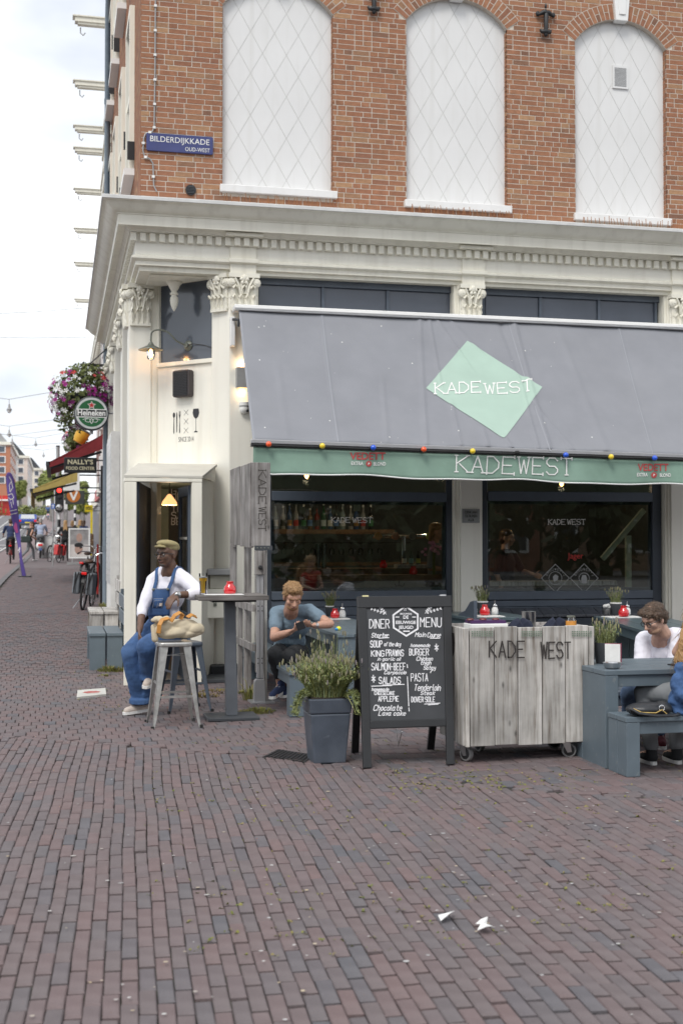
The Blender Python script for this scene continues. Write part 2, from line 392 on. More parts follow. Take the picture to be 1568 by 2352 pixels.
def write(mb, text, size, wt, fn, at=(0, 0), align='c', fit=None, rot=0, sub=1, **k):
    st, wid = strokes(text, size, **k)
    sx = fit/wid if fit else 1
    ox = {'c': -wid*sx/2, 'l': 0, 'r': -wid*sx}[align]
    c, s = math.cos(rot), math.sin(rot)
    for i, p in enumerate(st):
        q = [(x*sx+ox, y) for x, y in p]
        ribbon(mb, [(at[0]+x*c-y*s, at[1]+x*s+y*c) for x, y in q], wt, fn, .0015+i*.00012, sub)
    return wid*sx
def typeset(mb, text, size, fn, at=(0, 0), bold=0, fit=None, off=.0015, shear=0, align='c', fith=None):
    c = bpy.data.curves.new('lettering', 'FONT'); c.body = text; c.size = size; c.offset = bold; c.shear = shear
    c.resolution_u = 3
    o = bpy.data.objects.new('lettering', c); COL.objects.link(o)
    me = bpy.data.meshes.new_from_object(o)
    bpy.data.objects.remove(o); bpy.data.curves.remove(c)
    vs = [v.co.copy() for v in me.vertices]; fs = [tuple(p.vertices) for p in me.polygons]
    bpy.data.meshes.remove(me)
    x0 = min(v.x for v in vs); x1 = max(v.x for v in vs)
    sx = fit/(x1-x0) if fit else 1
    y1 = max(v.y for v in vs); sy = fith/y1 if fith else 1
    ox = {'c': (x0+x1)/2, 'l': x0, 'r': x1}[align]
    mb.add([fn(at[0]+(v.x-ox)*sx, at[1]+v.y*sy, off) for v in vs], fs)
def planefn(o, ux, uy):
    o, ux, uy = Vector(o), Vector(ux).normalized(), Vector(uy).normalized(); n = ux.cross(uy)
    return lambda u, v, w=0: o+ux*u+uy*v+n*w
def ngon(n, r, a0=0, c=(0, 0), ry=None): return [(c[0]+r*math.cos(a0+i*2*PI/n), c[1]+(ry or r)*math.sin(a0+i*2*PI/n)) for i in range(n)]

# ---------------------------------------------------------------- ground
ys = sorted(set([-120, -60, -20, 0, 8]+list(range(14, 66, 2))+list(range(66, 320, 6))+[400, 600, 900]))
def strip(xa, xb, dz, y0=-1e9, y1=1e9):
    mb = MB(); q = [y for y in ys if y0 <= y <= y1]
    for i, y in enumerate(q):
        a = xa(y) if callable(xa) else xa; b = xb(y) if callable(xb) else xb
        mb.v += [(a, y, T(y)+dz), (b, y, T(y)+dz)]
        if i: n = len(mb.v); mb.f.append((n-4, n-3, n-1, n-2))
    return mb
def kerb_x(y): return -1.5 if y < 40 else -1.5+.012*(y-40)
O('ground', strip(-250, 250, -.05), M['asphalt'], kind='structure')
pave = O('pavement', strip(kerb_x, 14, -.022, -20, 320), M['sand'], kind='structure')
O('far_pavement', strip(lambda y: kerb_x(y)+.01, 14, -.004, 46, 320), mat('far_clinker', (.14,.115,.117), .75, var=.2, scale=2), kind='structure')
O('bike_path', strip(lambda y: kerb_x(y)-1.7, lambda y: kerb_x(y)-.16, -.012, 14, 320), M['redasph'], kind='structure')
O('road', strip(lambda y: kerb_x(y)-8.6, lambda y: kerb_x(y)-1.86, -.02, -20, 320), M['asphalt'], kind='structure')
kb = strip(lambda y: kerb_x(y)-.16, kerb_x, .012, -20, 320)
n0 = len(kb.v); kb.v += [(x, y, z-.1) for x, y, z in kb.v]
kb.f += [(n0+a, n0+b, b, a) for a, b, c, d in kb.f[:]]
O('kerb_edge', kb, M['asphalt'], kind='structure')
mk = MB()
for xo, w in ((-1.86, .12), (-3.1, .1), (-4.6, .1), (-5.6, .1), (-7.1, .1)):
    m_ = strip(lambda y: kerb_x(y)+xo-w/2, lambda y: kerb_x(y)+xo+w/2, -.006, 40, 320); mk.add(m_.v, m_.f)
for y in (60, 66, 72, 78):
    m_ = MB(); x0 = kerb_x(y)-8; mk.add([(x0, y, T(y)-.003), (x0+6, y, T(y)-.003), (x0+6, y+.8, T(y+.8)-.003), (x0, y+.8, T(y+.8)-.003)], [(0, 1, 2, 3)])
O('road_marking', mk, M['line'], kind='structure')

BND = [G(*p) for p in ((-400, 1664), (37, 1692), (230, 1706), (450, 1727), (615, 1737), (909, 1773), (1144, 1805), (1291, 1820), (1568, 1833), (2200, 1870))]
def bnd(x):
    return float(np.interp(x, [p.x for p in BND], [p.y for p in BND]))
def proj(p):
    v = Vector(p)-Vector((0, 0, H)); z = v.dot(fw)
    if z < .5: return (-1e4, -1e4, z)
    return (CX+FPX*v.dot(rt)/z, CY-FPX*v.dot(up)/z, z)
def infr(p, m=60):
    x, y, z = proj(p); return -m < x < 1568+m and -m < y < 2352+m
def paver_mesh(w, l, h=.05):
    c = .0055; mb = MB()
    def ring(dx, z): return [(-w/2+dx*.6, -l/2+dx*1.5, z), (w/2-dx*.6, -l/2+dx*1.5, z), (w/2-dx*.6, l/2-dx*1.5, z), (-w/2+dx*.6, l/2-dx*1.5, z)]
    mb.v = ring(c*1.7, 0)+ring(0, -c)+ring(0, -h)
    mb.f = [(0, 1, 2, 3)]+[(4*j+i, 4*j+4+i, 4*j+4+(i+1)%4, 4*j+(i+1)%4) for j in (0, 1) for i in range(4)]
    return mb
PV1 = paver_mesh(.0605, .233); PV2 = paver_mesh(.1015, .186)
cells = []
a1 = math.radians(-3.2)
c1, s1 = math.cos(a1), math.sin(a1)
for i in range(-110, 170):
    for j in range(-11, 50):
        lx = i*.0638+.004*math.sin(j*.7+i*.13)+noise.noise(Vector((i*.05, j*.2, 0)))*.012
        ly = (j+(i % 2)*.5+.05*math.sin(i*1.7))*.25+2.6+noise.noise(Vector((i*.07, j*.1, 5)))*.02
        x, y = lx*c1-ly*s1, lx*s1+ly*c1
        lim = bnd(x)-.038; y1 = y+.125
        if y1 > lim:
            if lim-(y-.125) < .05: continue
            sl = (lim-(y-.125))/.25; y = (lim+y-.125)/2
        else: sl = 1
        if infr((x, y, 0), 800): cells.append((proj((x, y, 0))[2], 0, x, y, a1+random.gauss(0, .008), sl))
for j in range(0, 240):
    for i in range(-120, 160):
        x = (i+(j % 2)*.5)*.107+.02*math.sin(j*.9); y = 6.2+j*.195+.015*math.sin(i*.21)
        if x < kerb_x(y)+.08: continue
        if y > 24 and x > 1.0: continue
        lim = bnd(x)+.038
        if y > 47 or (y > 15.6 and x > 2.4): continue
        sl = 1
        if y-.0975 < lim:
            if y+.0975-lim < .04: continue
            sl = (y+.0975-lim)/.195; y = (y+.0975+lim)/2
        if infr((x, y, T(y)), 800): cells.append((proj((x, y, T(y)))[2], 1, x, y, random.gauss(0, .012), sl))
# edge course of bricks laid along the boundary
for k in range(len(BND)-1):
    a, b = BND[k], BND[k+1]; n = max(1, int((b-a).length/.25)); an = math.atan2(b.y-a.y, b.x-a.x)
    for i in range(n):
        p = a.lerp(b, (i+.5)/n)
        if infr(p, 800): cells.append((proj(p)[2], 0, p.x, p.y, an-PI/2, 1))
cells.sort(key=lambda c: (not infr((c[2], c[3], T(c[3])), -10), c[0]))
me1 = [None, None]; stuff = MB()
for k, (d, zone, x, y, an, sl) in enumerate(cells):
    sag = lambda a, b: .016*noise.noise(Vector((a*.9, b*.7, 3)))+.006*noise.noise(Vector((a*2.7, b*2.3, 8)))
    z0_ = sag(x, y); z = T(y)+z0_+random.gauss(0, .0018)
    tx, ty = random.gauss(0, .006)+(sag(x, y+.1)-z0_)*10, random.gauss(0, .008)-(sag(x+.1, y)-z0_)*10
    pm = (PV1, PV2)[zone]
    if k < 300 and sl == 1:
        if me1[zone] is None:
            me1[zone] = O('paver', MB().add(pm.v, pm.f), M['paver'], pave); o = me1[zone]
        else: o = link('paver', me1[zone].data, pave)
        o.location = (x, y, z); o.rotation_euler = (tx, ty, an)
    else:
        c, s = math.cos(an), math.sin(an)
        stuff.add([(x+vx*c-vy*s, y+vx*s+vy*c, z+vz+tx*vy-ty*vx) for vx, vy, vz in [(q[0], q[1]*sl, q[2]) for q in pm.v]], pm.f)
O('paver', stuff, M['paver'], pave, kind='stuff')

# inset tile, drain grate, litter, weeds
def slab(name, label, cat, q, z, h, m):
    c = sum((G(*p) for p in q), Vector())/4
    t = thing(name, label, cat, (c.x, c.y, 0)); pts = [G(*p) for p in q]
    o = O(name.split('_')[-1]+'_slab', MB().prism([(p.x, p.y) for p in pts], lambda u, v, w: (u, v, w), z-h, z), m, t, world=True)
    return t, c
tl, tc_ = slab('stone_tile', 'white square stone tile with a worn red print set in the pavement', 'tile', ((176, 1604), (244, 1597), (242, 1583), (178, 1588)), .012, .05, mat('white_stone', (.55,.54,.5), .7, dirt=.3, dirtcol=(.3,.3,.25)))
pm = MB(); pts = []
for i in range(26):
    a = i*2*PI/26; r = 1+.18*math.sin(5*a)*math.sin(3*a+1); pts.append((tc_.x+.085*r*math.cos(a), tc_.y+.1*r*math.sin(a)))
pm.add([(x, y, .0135) for x, y in pts], [tuple(range(26))])
O('red_print', pm, mat('worn_red_print', (.4,.09,.08), .8, dirt=.6, dirtcol=(.5,.4,.36), scale=22), tl, world=True)
gq = ((603, 1742), (700, 1757), (722, 1737), (640, 1724))
dg, gc = slab('drain_grate', 'dark iron drain grate sunk in the paving beside the tall planter', 'drain', gq, .006, .04, mat('cast_iron', (.04,.036,.033), .7, bump=.5, bscale=50))
pts = [G(*p) for p in gq]
for i in range(11):
    f = (i+.5)/11; a = pts[0].lerp(pts[1], f); b = pts[3].lerp(pts[2], f)
    O('bar', MB().beam(a.lerp(b, .06)+Vector((0, 0, .008)), a.lerp(b, .94)+Vector((0, 0, .008)), .022, .012), M['blackm'], dg, world=True)
def scrap(q, label, name='paper_scrap'):
    mb = MB(); pts = [G(*p) for p in q]; n = len(pts)
    c = sum(pts, Vector())/n
    mb.add([p+Vector((0, 0, .008+.014*((i*7) % 3))) for i, p in enumerate(pts)]+[c+Vector((0, 0, .026))], [(i, (i+1) % n, n) for i in range(n)])
    o = O(name, mb, M['print'], label=label, cat='litter'); s = o.modifiers.new('s', 'SOLIDIFY'); s.thickness = .002
scrap(((1006, 2108), (1043, 2106), (1034, 2118), (1012, 2121)), 'flat white paper scrap lying alone on the brick paving')
scrap(((1092, 2128), (1106, 2124), (1120, 2127), (1115, 2135), (1130, 2141), (1118, 2150), (1096, 2143), (1104, 2136)), 'crumpled white tissue lying on the brick paving')
lm = MB()
for i in range(230):
    x, y = random.uniform(-30, 1568), 1700+650*random.random()**1.3
    if i > 150: x, y = random.uniform(600, 1568), random.uniform(1820, 2130)
    if i > 200: x, y = random.uniform(20, 330), random.uniform(1400, 1700)
    p = G(x, y); r = random.uniform(.004, .011)*(1.5 if random.random() < .12 else 1); a0 = random.uniform(0, 3); el = random.uniform(.5, 1)
    lm.add([(p.x+r*math.cos(a0+k*PI/3), p.y+el*r*math.sin(a0+k*PI/3), T(p.y)+.0055) for k in range(6)], [(0, 1, 2, 3, 4, 5)])
O('litter', lm, mat('gum_spot', (.5,.5,.5), .8, var=0, rnd2=((.3,.3,.3), (.6,.6,.58), (.36,.34,.33), (.5,.4,.25))), kind='stuff', label='small pale gum spots and specks on the paving')
def tuft(mb, c, r, n, h, lean=.6):
    for i in range(n):
        a = random.uniform(0, 2*PI); d = r*math.sqrt(random.random()); b = Vector((c[0]+d*math.cos(a), c[1]+d*math.sin(a), c[2]))
        hh = h*random.uniform(.4, 1.1)*(1-.6*d/r); dr = Vector((math.cos(a+random.gauss(0, .6)), math.sin(a+random.gauss(0, .6)), 0))*lean*hh
        w = Vector((-dr.y, dr.x, 0)).normalized()*random.uniform(.003, .007)
        m1 = b+dr*.4+Vector((0, 0, hh*.7)); e = b+dr+Vector((0, 0, hh*.85))
        mb.add([b-w, b+w, m1+w, m1-w, e], [(0, 1, 2, 3), (3, 2, 4)])
for q, lab in ((((255, 1546, .16, 260, .12), (275, 1540, .1, 120, .14), (238, 1556, .08, 60, .06)), 'green and yellow weeds growing at the foot of the blue grey bench by the door'),
        (((594, 1636, .16, 240, .07), (560, 1640, .12, 130, .05), (572, 1608, .06, 60, .28), (548, 1592, .1, 60, .05)), 'yellow green weeds growing at the foot of the aluminium screen post'),
        (((460, 1600, .2, 200, .05), (500, 1590, .2, 160, .05)), 'dry brown moss and grass tufts under the metal bar stool'),
        (((232, 1402, .1, 120, .12), (240, 1396, .1, 90, .18)), 'weeds growing along the house wall beside the parked bicycle')):
    mb = MB()
    for x, y, r, n, h in q:
        p = G(x, y); p.z = T(p.y) if y > 1450 else .3
        if y < 1450: p = F(x, y, 23.5)
        tuft(mb, p, r, n, h)
    O('weeds', mb, M['moss'] if 'dry' not in lab else mat('dry_moss', (.16,.12,.04), .9, rnd2=((.2,.15,.05), (.1,.09,.03))), kind='stuff', label=lab)
mm = MB()
for i in range(760):
    x = random.uniform(330, 1568); y = 1700+random.random()**2*500
    if i < 160: x = random.uniform(880, 1350); y = random.uniform(1765, 1815)
    if 300 < i < 400: x = random.uniform(170, 330); y = random.uniform(1530, 1640)
    p = G(x, y); p.z = -.004+T(p.y); tuft(mm, p, .02, 4, .016, 1.2)
O('moss', mm, M['moss'], kind='stuff', label='thin green moss in the joints of the paving')
# ---------------------------------------------------------------- corner cafe building
Y0, X0 = 15.2, .95
XR, YB = 9.6, 24.0
cafe = thing('cafe_building', 'brick corner cafe with cream shopfront, white blind windows and overhanging cornice', 'building', (X0, Y0, 0))
def C(name, mb, m, **k): return O(name, mb, m, k.pop('parent', cafe), world=True, **k)
FF = lambda x, y, Y=Y0: planefn(F(x, y, Y), (1,0,0), (0,0,1))
# --- openings of the upper floor
ZBS = (6.045, 6.0, 5.965); ZB = 6.0
WIN = []
for l, r, yl, yr in ((508, 764, 12, 30), (934, 1167, 38.7, 73), (1325, 1536, 85, 122.7)):
    xl, xr = FX(l, Y0), FX(r, Y0); zs = (FZ(l, yl, Y0)+FZ(r, yr, Y0))/2
    WIN.append((xl, xr, zs, ZBS[len(WIN)]))
zs_ = sum(w[2] for w in WIN)/3
RISE = .345
def arch(w, r_add=0):
    xl, xr, zs = w[:3]; hw = (xr-xl)/2; R = (hw*hw+RISE*RISE)/(2*RISE); return (xl+xr)/2, zs+RISE-R, R+r_add, math.asin(hw/R)
def arch_z(w, x):
    cx, cz, R, a = arch(w); d = R*R-(x-cx)**2; return cz+math.sqrt(max(d, 0))
def opening_poly(w, n=14):
    cx, cz, R, a = arch(w)
    return [(w[0], w[3]), (w[1], w[3])]+[(cx+R*math.sin(a-2*a*i/n), cz+R*math.cos(a-2*a*i/n)) for i in range(n+1)]
# mortar core: columns between openings plus the fill above the arches
mb = MB(); yb = Y0+.0002
edges = [X0+.004]+[e for w in WIN for e in w[:2]]+[XR]
for i in range(0, len(edges), 2): mb.box(edges[i], edges[i+1], yb, yb+.32, 5.55, 12.2)
for w in WIN:
    mb.box(w[0], w[1], yb, yb+.32, 5.55, w[3]-.09)
    pts = opening_poly(w)[2:]
    for a, b in zip(pts, pts[1:]):
        mb.add([(a[0], yb, a[1]), (b[0], yb, b[1]), (b[0], yb, 12.2), (a[0], yb, 12.2), (a[0], yb+.32, a[1]), (b[0], yb+.32, b[1]), (b[0], yb+.32, 12.2), (a[0], yb+.32, 12.2)],
               [(3,2,1,0), (4,5,6,7), (0,1,5,4), (2,3,7,6)])
C('wall', mb, M['mortar'])
# bricks in a wild bond
ST, HD, CO, DP = .2155, .1035, .0655, .05
def bmesh_box(w, h):
    c = .0025
    m = MB(); r = lambda d, y: [(-w/2+d, y, -h/2+d), (w/2-d, y, -h/2+d), (w/2-d, y, h/2-d), (-w/2+d, y, h/2-d)]
    m.v = r(c, -.002)+r(0, 0)+r(0, DP)
    m.f = [(0, 1, 2, 3)]+[(4*j+4+i, 4*j+4+(i+1) % 4, 4*j+(i+1) % 4, 4*j+i) for j in (0, 1) for i in range(4)]
    return m
whole, cut = [], MB()
row = 0; z = 5.72
def hole(w, zc):
    if zc+.03 < w[3]-.09: return None
    if zc < w[2]: return (w[0], w[1])
    cx, cz, R, a = arch(w); d = (R+.1)**2-(zc-cz)**2
    return (cx-math.sqrt(d), cx+math.sqrt(d)) if d > 0 else None
rb_ = random.Random(5)
while z < 8.95:
    x = X0; zc = z+CO/2-.005; k = 0
    while x < XR:
        w = rb_.choice((HD, ST, ST, HD, HD)) if (row+k) % 2 else rb_.choice((ST, HD, ST))
        if k == 0: w = (HD, ST, HD*.72, ST*.78)[rb_.randrange(4)]
        k += 1
        a, b = x, min(x+w, XR); x += w+.0085
        segs = [(a, b)]
        for wi in WIN:
            h = hole(wi, zc)
            if h:
                ns = []
                for s, e in segs:
                    if e <= h[0] or s >= h[1]: ns.append((s, e)); continue
                    if s < h[0]-.008: ns.append((s, h[0]))
                    if e > h[1]+.008: ns.append((h[1], e))
                segs = ns
        for s, e in segs:
            if e-s < .008: continue
            if w in (ST, HD) and abs((e-s)-w) < 1e-6: whole.append((s, e, zc, w))
            else:
                m = bmesh_box(e-s, .0575); m.xf(Matrix.Translation(((s+e)/2, Y0+rb_.uniform(-.001, .0008), zc))); cut.add(m.v, m.f)
    z += CO; row += 1
ST_M = {ST: bmesh_box(ST, .0575), HD: bmesh_box(HD, .0575)}
vis = [b for b in whole if infr(((b[0]+b[1])/2, Y0, b[2]), 0)]
random.shuffle(vis)
vis.sort(key=lambda b: -b[3])
vs_ = set(vis[:300]); proto = {}
for b in whole:
    s, e, zc, w = b; p = Vector(((s+e)/2-X0, random.uniform(-.0012, .0008), zc))
    if b in vs_:
        if w not in proto: o = proto[w] = O('brick', MB().add(ST_M[w].v, ST_M[w].f), M['brick'], cafe)
        else: o = link('brick', proto[w].data, cafe)
        o.location = p
    else:
        m = MB().add(ST_M[w].v, ST_M[w].f); m.xf(Matrix.Translation(p+Vector((X0, Y0, 0)))); cut.add(m.v, m.f)
# arch rings, reveals and the side wall bricks
for w in WIN:
    cx, cz, R, a = arch(w); n = 25
    arcs = [-a+2*a*i/24 for i in range(25)]
    ring = [(cx+(R+.001)*math.sin(t), cz+(R+.001)*math.cos(t)) for t in arcs]+[(cx+(R+.214)*math.sin(t), cz+(R+.214)*math.cos(t)) for t in arcs[::-1]]
    C('arch_joint', MB().prism(ring, lambda u, v, ww: (u, ww, v), Y0+.11, Y0-.0052), M['mortar'])
    for i in range(n):
        am = -a+(i+.5)*2*a/n; da = a/n*.82
        for r0, r1 in (((R+.004, R+.1), (R+.11, R+.206)) if i % 2 else ((R+.004, R+.206),)):
            q = [(cx+r*math.sin(t), cz+r*math.cos(t)) for r, t in ((r0, am-da), (r1, am-da), (r1, am+da), (r0, am+da))]
            cut.prism(q, lambda u, v, ww: (u, ww, v), Y0+.09, Y0-.007)
    for sgn, xx in ((1, w[0]), (-1, w[1])):
        zz = w[3]-.05
        while zz < w[2]-.03:
            cut.box(min(xx, xx+sgn*.006), max(xx, xx+sgn*.006), Y0+.012, Y0+.11, zz, zz+.055); zz += CO
zz = 5.72; r_ = 0
while zz < 11.9:
    y = Y0+.004
    while y < YB-.1:
        l = HD if (r_ % 2) else ST
        if not (y < Y0+.02 and False): cut.box(X0-.004, X0+.04, y, min(y+l, YB), zz, zz+.055)
        y += l+.0105
        if y > Y0+9: break
    zz += CO; r_ += 1
O('brick', cut, M['brick'], cafe, world=True, kind='stuff')
mb = MB().box(X0+.004, X0+.3, Y0+.335, YB, 5.55, 12.2)
C('side_wall', mb, M['mortar'])
mb = MB().box(X0-.25, XR, Y0-.25, Y0+.02, 12.2, 12.75).box(X0-.25, X0+.02, Y0+.021, YB, 12.2, 12.75)
C('roof_cornice', mb, M['cream'])
C('roof', MB().box(X0+.3, XR, Y0+.35, YB, 12.0, 12.4), M['darkgrey'])
C('rear_wall', MB().box(XR-.3, XR, Y0+.35, YB, -.2, 12).box(X0+.3, XR-.31, YB-.3, YB, -.2, 12), M['brick'])

# --- blind windows: raised diamond panels on a backing sheet
def clip(poly, conv):
    for i in range(len(conv)):
        a, b = conv[i], conv[(i+1) % len(conv)]; out = []
        side = lambda p: (b[0]-a[0])*(p[1]-a[1])-(b[1]-a[1])*(p[0]-a[0])
        for j in range(len(poly)):
            p, q = poly[j], poly[(j+1) % len(poly)]; sp, sq = side(p), side(q)
            if sp >= 0: out.append(p)
            if (sp > 0 > sq) or (sp < 0 < sq):
                t = sp/(sp-sq); out.append((p[0]+(q[0]-p[0])*t, p[1]+(q[1]-p[1])*t))
        poly = out
        if len(poly) < 3: return []
    return poly
for wi, w in enumerate(WIN):
    ZB = w[3]
    win = bpy.data.objects.new('blind_window', None); COL.objects.link(win); win.parent = cafe
    win.location = (w[0]-X0, 0, ZB)
    op = opening_poly(w)
    mb = MB().prism(op, lambda u, v, ww: (u, ww, v), Y0+.14, Y0+.0845)
    O('backing', mb, M['groove'], win, world=True)
    sx, sz = .3045, .53; g = .0045
    inner = [(u, v) for u, v in clip(op, [(w[0]+.004, ZB+.004), (w[1]-.004, ZB+.004), (w[1]-.004, 12), (w[0]+.004, 12)])]
    for i in range(-1, 12):
        for j in range(-1, 12):
            cx = w[0]+.06+(i+.5*(j % 2))*sx; cz = ZB+.13+j*sz/2
            d = [(cx-sx/2+g, cz), (cx, cz-sz/2+g*1.7), (cx+sx/2-g, cz), (cx, cz+sz/2-g*1.7)]
            q = clip(d, inner)
            if len(q) < 3: continue
            if wi == 2 and abs(cx-F(1430,172,Y0).x) < .02+sx*.2 and abs(cz-F(1430,172,Y0).z) < .12: pass
            m = MB().prism(q, lambda u, v, ww: (u, ww, v), Y0+.0875, Y0+.081)
            O('panel', m, M['panel'], win, world=True)
    if wi == 2:
        v = F(1429, 172, Y0)
        vm = MB().box(v.x-.11, v.x+.11, Y0+.06, Y0+.0805, v.z-.155, v.z+.155)
        O('vent_frame', vm, M['panel'], win, world=True)
        for k in range(15):
            O('louvre', MB().beam((v.x-.085, Y0+.058, v.z-.12+k*.017), (v.x+.085, Y0+.058, v.z-.12+k*.017), .006, .006), M['greymetal'], win, world=True)
    mb = MB().box(w[0]-.03, w[1]+.05, Y0-.055, Y0+.08, ZB-.095, ZB-.001)
    O('sill', mb, M['panel'], win, world=True, bevel=.008)
    cx, cz, R, a = arch(w)
    kq = [(cx-.085, cz+R-.03), (cx+.085, cz+R-.03), (cx+.115, cz+R+.3), (cx-.115, cz+R+.3)]
    C('keystone', MB().prism(kq, lambda u, v, ww: (u, ww, v), Y0+.06, Y0-.05), M['white'], bevel=.01)
    kq = [(cx-.045, cz+R+.05), (cx+.045, cz+R+.05), (cx+.06, cz+R+.28), (cx-.06, cz+R+.28)]
    C('keystone_face', MB().prism(kq, lambda u, v, ww: (u, ww, v), Y0-.03, Y0-.065), M['white'], bevel=.006)
    # rusty bird spikes under the sill
    sp = MB(); x = w[0]-.03
    while x < w[1]+.35:
        x += random.choice((.04, .055, .07)); h = random.uniform(.14, .185)
        sp.beam((x, Y0-.12, 5.745), (x+random.uniform(-.03, .03), Y0-.1, 5.75+h), .006, .006)
    C('bird_spike', sp, mat('rusty_steel', (.3,.13,.05), .8), kind='stuff')
# --- entablature swept round the corner
def sweep(name, prof, m, y1=YB, x1=XR, **k):
    mb = MB(); n = len(prof)
    for path in range(3):
        for p, z in prof: mb.v.append(((X0-p, y1, z), (X0-p, Y0-p, z), (x1, Y0-p, z))[path])
    mb.f = [(s*n+i, (s+1)*n+i, (s+1)*n+i+1, s*n+i+1) for s in (0, 1) for i in range(n-1)]
    return C(name, mb, m, smooth=35, **k)
sweep('architrave', [(-.45, 4.95), (0, 4.937), (.012, 4.937), (.012, 4.985), (.061, 4.987), (.061, 5.04), (.085, 5.045), (.11, 5.062), (.11, 5.088), (.085, 5.1), (.061, 5.108)], M['cream'])
sweep('frieze', [(.061, 5.1085), (.061, 5.262), (.072, 5.2625), (.072, 5.37)], M['creamw'])
sweep('cornice', [(.072, 5.3705), (.14, 5.372), (.145, 5.39), (.165, 5.405), (.19, 5.435), (.255, 5.435), (.255, 5.414), (.281, 5.412), (.281, 5.535), (.295, 5.54), (.295, 5.552), (.315, 5.558), (.35, 5.578), (.385, 5.605), (.41, 5.635), (.44, 5.66), (.462, 5.67)], M['cream'])
sweep('lead_gutter', [(.463, 5.67), (.478, 5.672), (.478, 5.708), (.47, 5.715), (.3, 5.717), (-.05, 5.76)], mat('lead_white', (.62,.62,.61), .45, var=.1))
dm = MB().box(-.034, .034, -.052, 0, 5.268, 5.366)
dob = None; px_blocks = [(525, 585), (1058, 1110), (1540, 1592)]
xs = np.arange(X0-.09, XR-.1, .1145)
bx = [(FX(a, Y0)-.02, FX(b, Y0)+.02) for a, b in px_blocks]
def dent(p, rz):
    global dob
    if dob is None: dob = O('dentil', dm, M['cream'], cafe); o = dob
    else: o = link('dentil', dob.data, cafe)
    o.location = Vector(p)-Vector((X0, Y0, 0)); o.rotation_euler = (0, 0, rz)
for x in xs:
    pr = .028 if any(a <= x <= b for a, b in bx) else 0
    dent((x, Y0-.0725-pr, 0), 0)
for y in np.arange(Y0+.03, YB-.1, .1145): dent((X0-.0725, y, 0), -PI/2)
for a, b in bx:
    C('frieze_block', MB().box(a+.02, b-.02, Y0-.09, Y0-.0615, 5.109, 5.262).box(a-.02, b+.02, Y0-.0995, Y0-.0725, 5.2625, 5.37).box(a, b, Y0-.135, Y0-.062, 5.06, 5.1085).box(a+.02, b-.02, Y0-.088, Y0-.01, 4.93, 5.06)
      .box(a-.05, b+.05, Y0-.22, Y0-.1, 5.371, 5.412), M['cream'], bevel=.006)
# --- piers and capitals
def capital(x0, x1, yf, z0, z1, ang=0, c=None, parent=None):
    w = x1-x0; h = z1-z0; mb = MB()
    mb.prism([(-w*.43, 0), (w*.43, 0), (w*.47, h*.55), (w*.53, h*.86), (-w*.53, h*.86), (-w*.47, h*.55)], lambda u, v, q: (u, q, v), .12, -.035)
    mb.box(-w*.56, w*.56, -.085, .12, h*.88, h).box(-w*.45, w*.45, -.05, .1, -.025, .012)
    for sx in (-1, 1):      # volutes
        for r, d in ((.062, 0), (.042, .012), (.02, .024)):
            mb.lathe([(r, -.03), (r*1.02, 0), (r*.8, .018)], (sx*w*.43, -.055-d, h*.74), 12, Matrix.Rotation(PI/2, 3, 'X'))
        mb.tube([(sx*w*.12, -.05, h*.4), (sx*w*.2, -.075, h*.66), (sx*w*.34, -.09, h*.86)], [.02, .018, .014], 6)
        mb.tube([(sx*w*.05, -.05, h*.42), (sx*w*.1, -.08, h*.7), (sx*w*.03, -.1, h*.8)], [.016, .014, .012], 6)
    mb.ell((0, -.085, h*.86), (.038, .03, .045), 8, 6)
    for k in range(5):
        mb.ell((math.cos(k*1.257+.3)*.038, -.09, h*.8+math.sin(k*1.257+.3)*.038), (.024, .02, .024), 6, 4)
    for zz, n, hh, y_, off in ((.3, 3, .46, -.036, .0), (.0, 4, .5, -.05, .0)):
        for k in range(n):
            u = ((k+.5)/n-.5)*w*.94; W2 = w*.5/n*1.02; nt_ = 9; vs = []
            for i in range(nt_+1):
                t = i/nt_; ww = W2*(1.0-.25*t-.55*max(0, t-.75)*2)*(1+.16*math.sin(t*17))
                yy = y_-.035*t-.06*max(0, t-.6)**1.5*2.6; z_ = h*(zz+hh*(t if t < .85 else .85-(t-.85)*.9))
                for sg in (-1, -.55, -.18, 0, .18, .55, 1): vs.append((u+sg*ww, yy+.03*sg*sg-.012*(1-abs(sg))+(.012 if abs(sg) == .18 else 0), z_-.02*h*abs(sg)*t*4))
            mb.add(vs, [(i*7+j, i*7+j+1, (i+1)*7+j+1, (i+1)*7+j) for i in range(nt_) for j in range(6)])
    mb.xf(Matrix.Translation(((x0+x1)/2 if c is None else c[0], yf if c is None else c[1], z0)) @ Matrix.Rotation(ang, 4, 'Z'))
    return C('capital', mb, M['cream'], smooth=60)
xb0, xb1 = FX(525, Y0), FX(585, Y0)
pb = [(xb0, Y0-.03), (xb1, Y0-.03), (xb1, Y0+.35), (xb0+.1, Y0+.45), (1.86, 15.45), (1.846, 15.385)]
mb = MB().prism(pb, lambda u, v, w: (u, v, w), -.1, 4.94)
C('corner_pier', mb, M['creamw'], bevel=.012)
capital(xb0, xb1+.02, Y0-.03, 4.5, 4.935)
capital(0, .27, 0, 4.5, 4.935, -PI/4, ((xb0+1.846)/2, (Y0-.03+15.385)/2))
xa0, xa1, ya = .86, 1.15, 16.05
C('street_pier', MB().box(xa0, xa1, ya, ya+.35, -.1, 4.94), M['creamw'], bevel=.012)
capital(xa0, xa1, ya, 4.42, 4.935)
capital(0, .3, 0, 4.42, 4.935, -PI/2, (xa0, ya+.18))
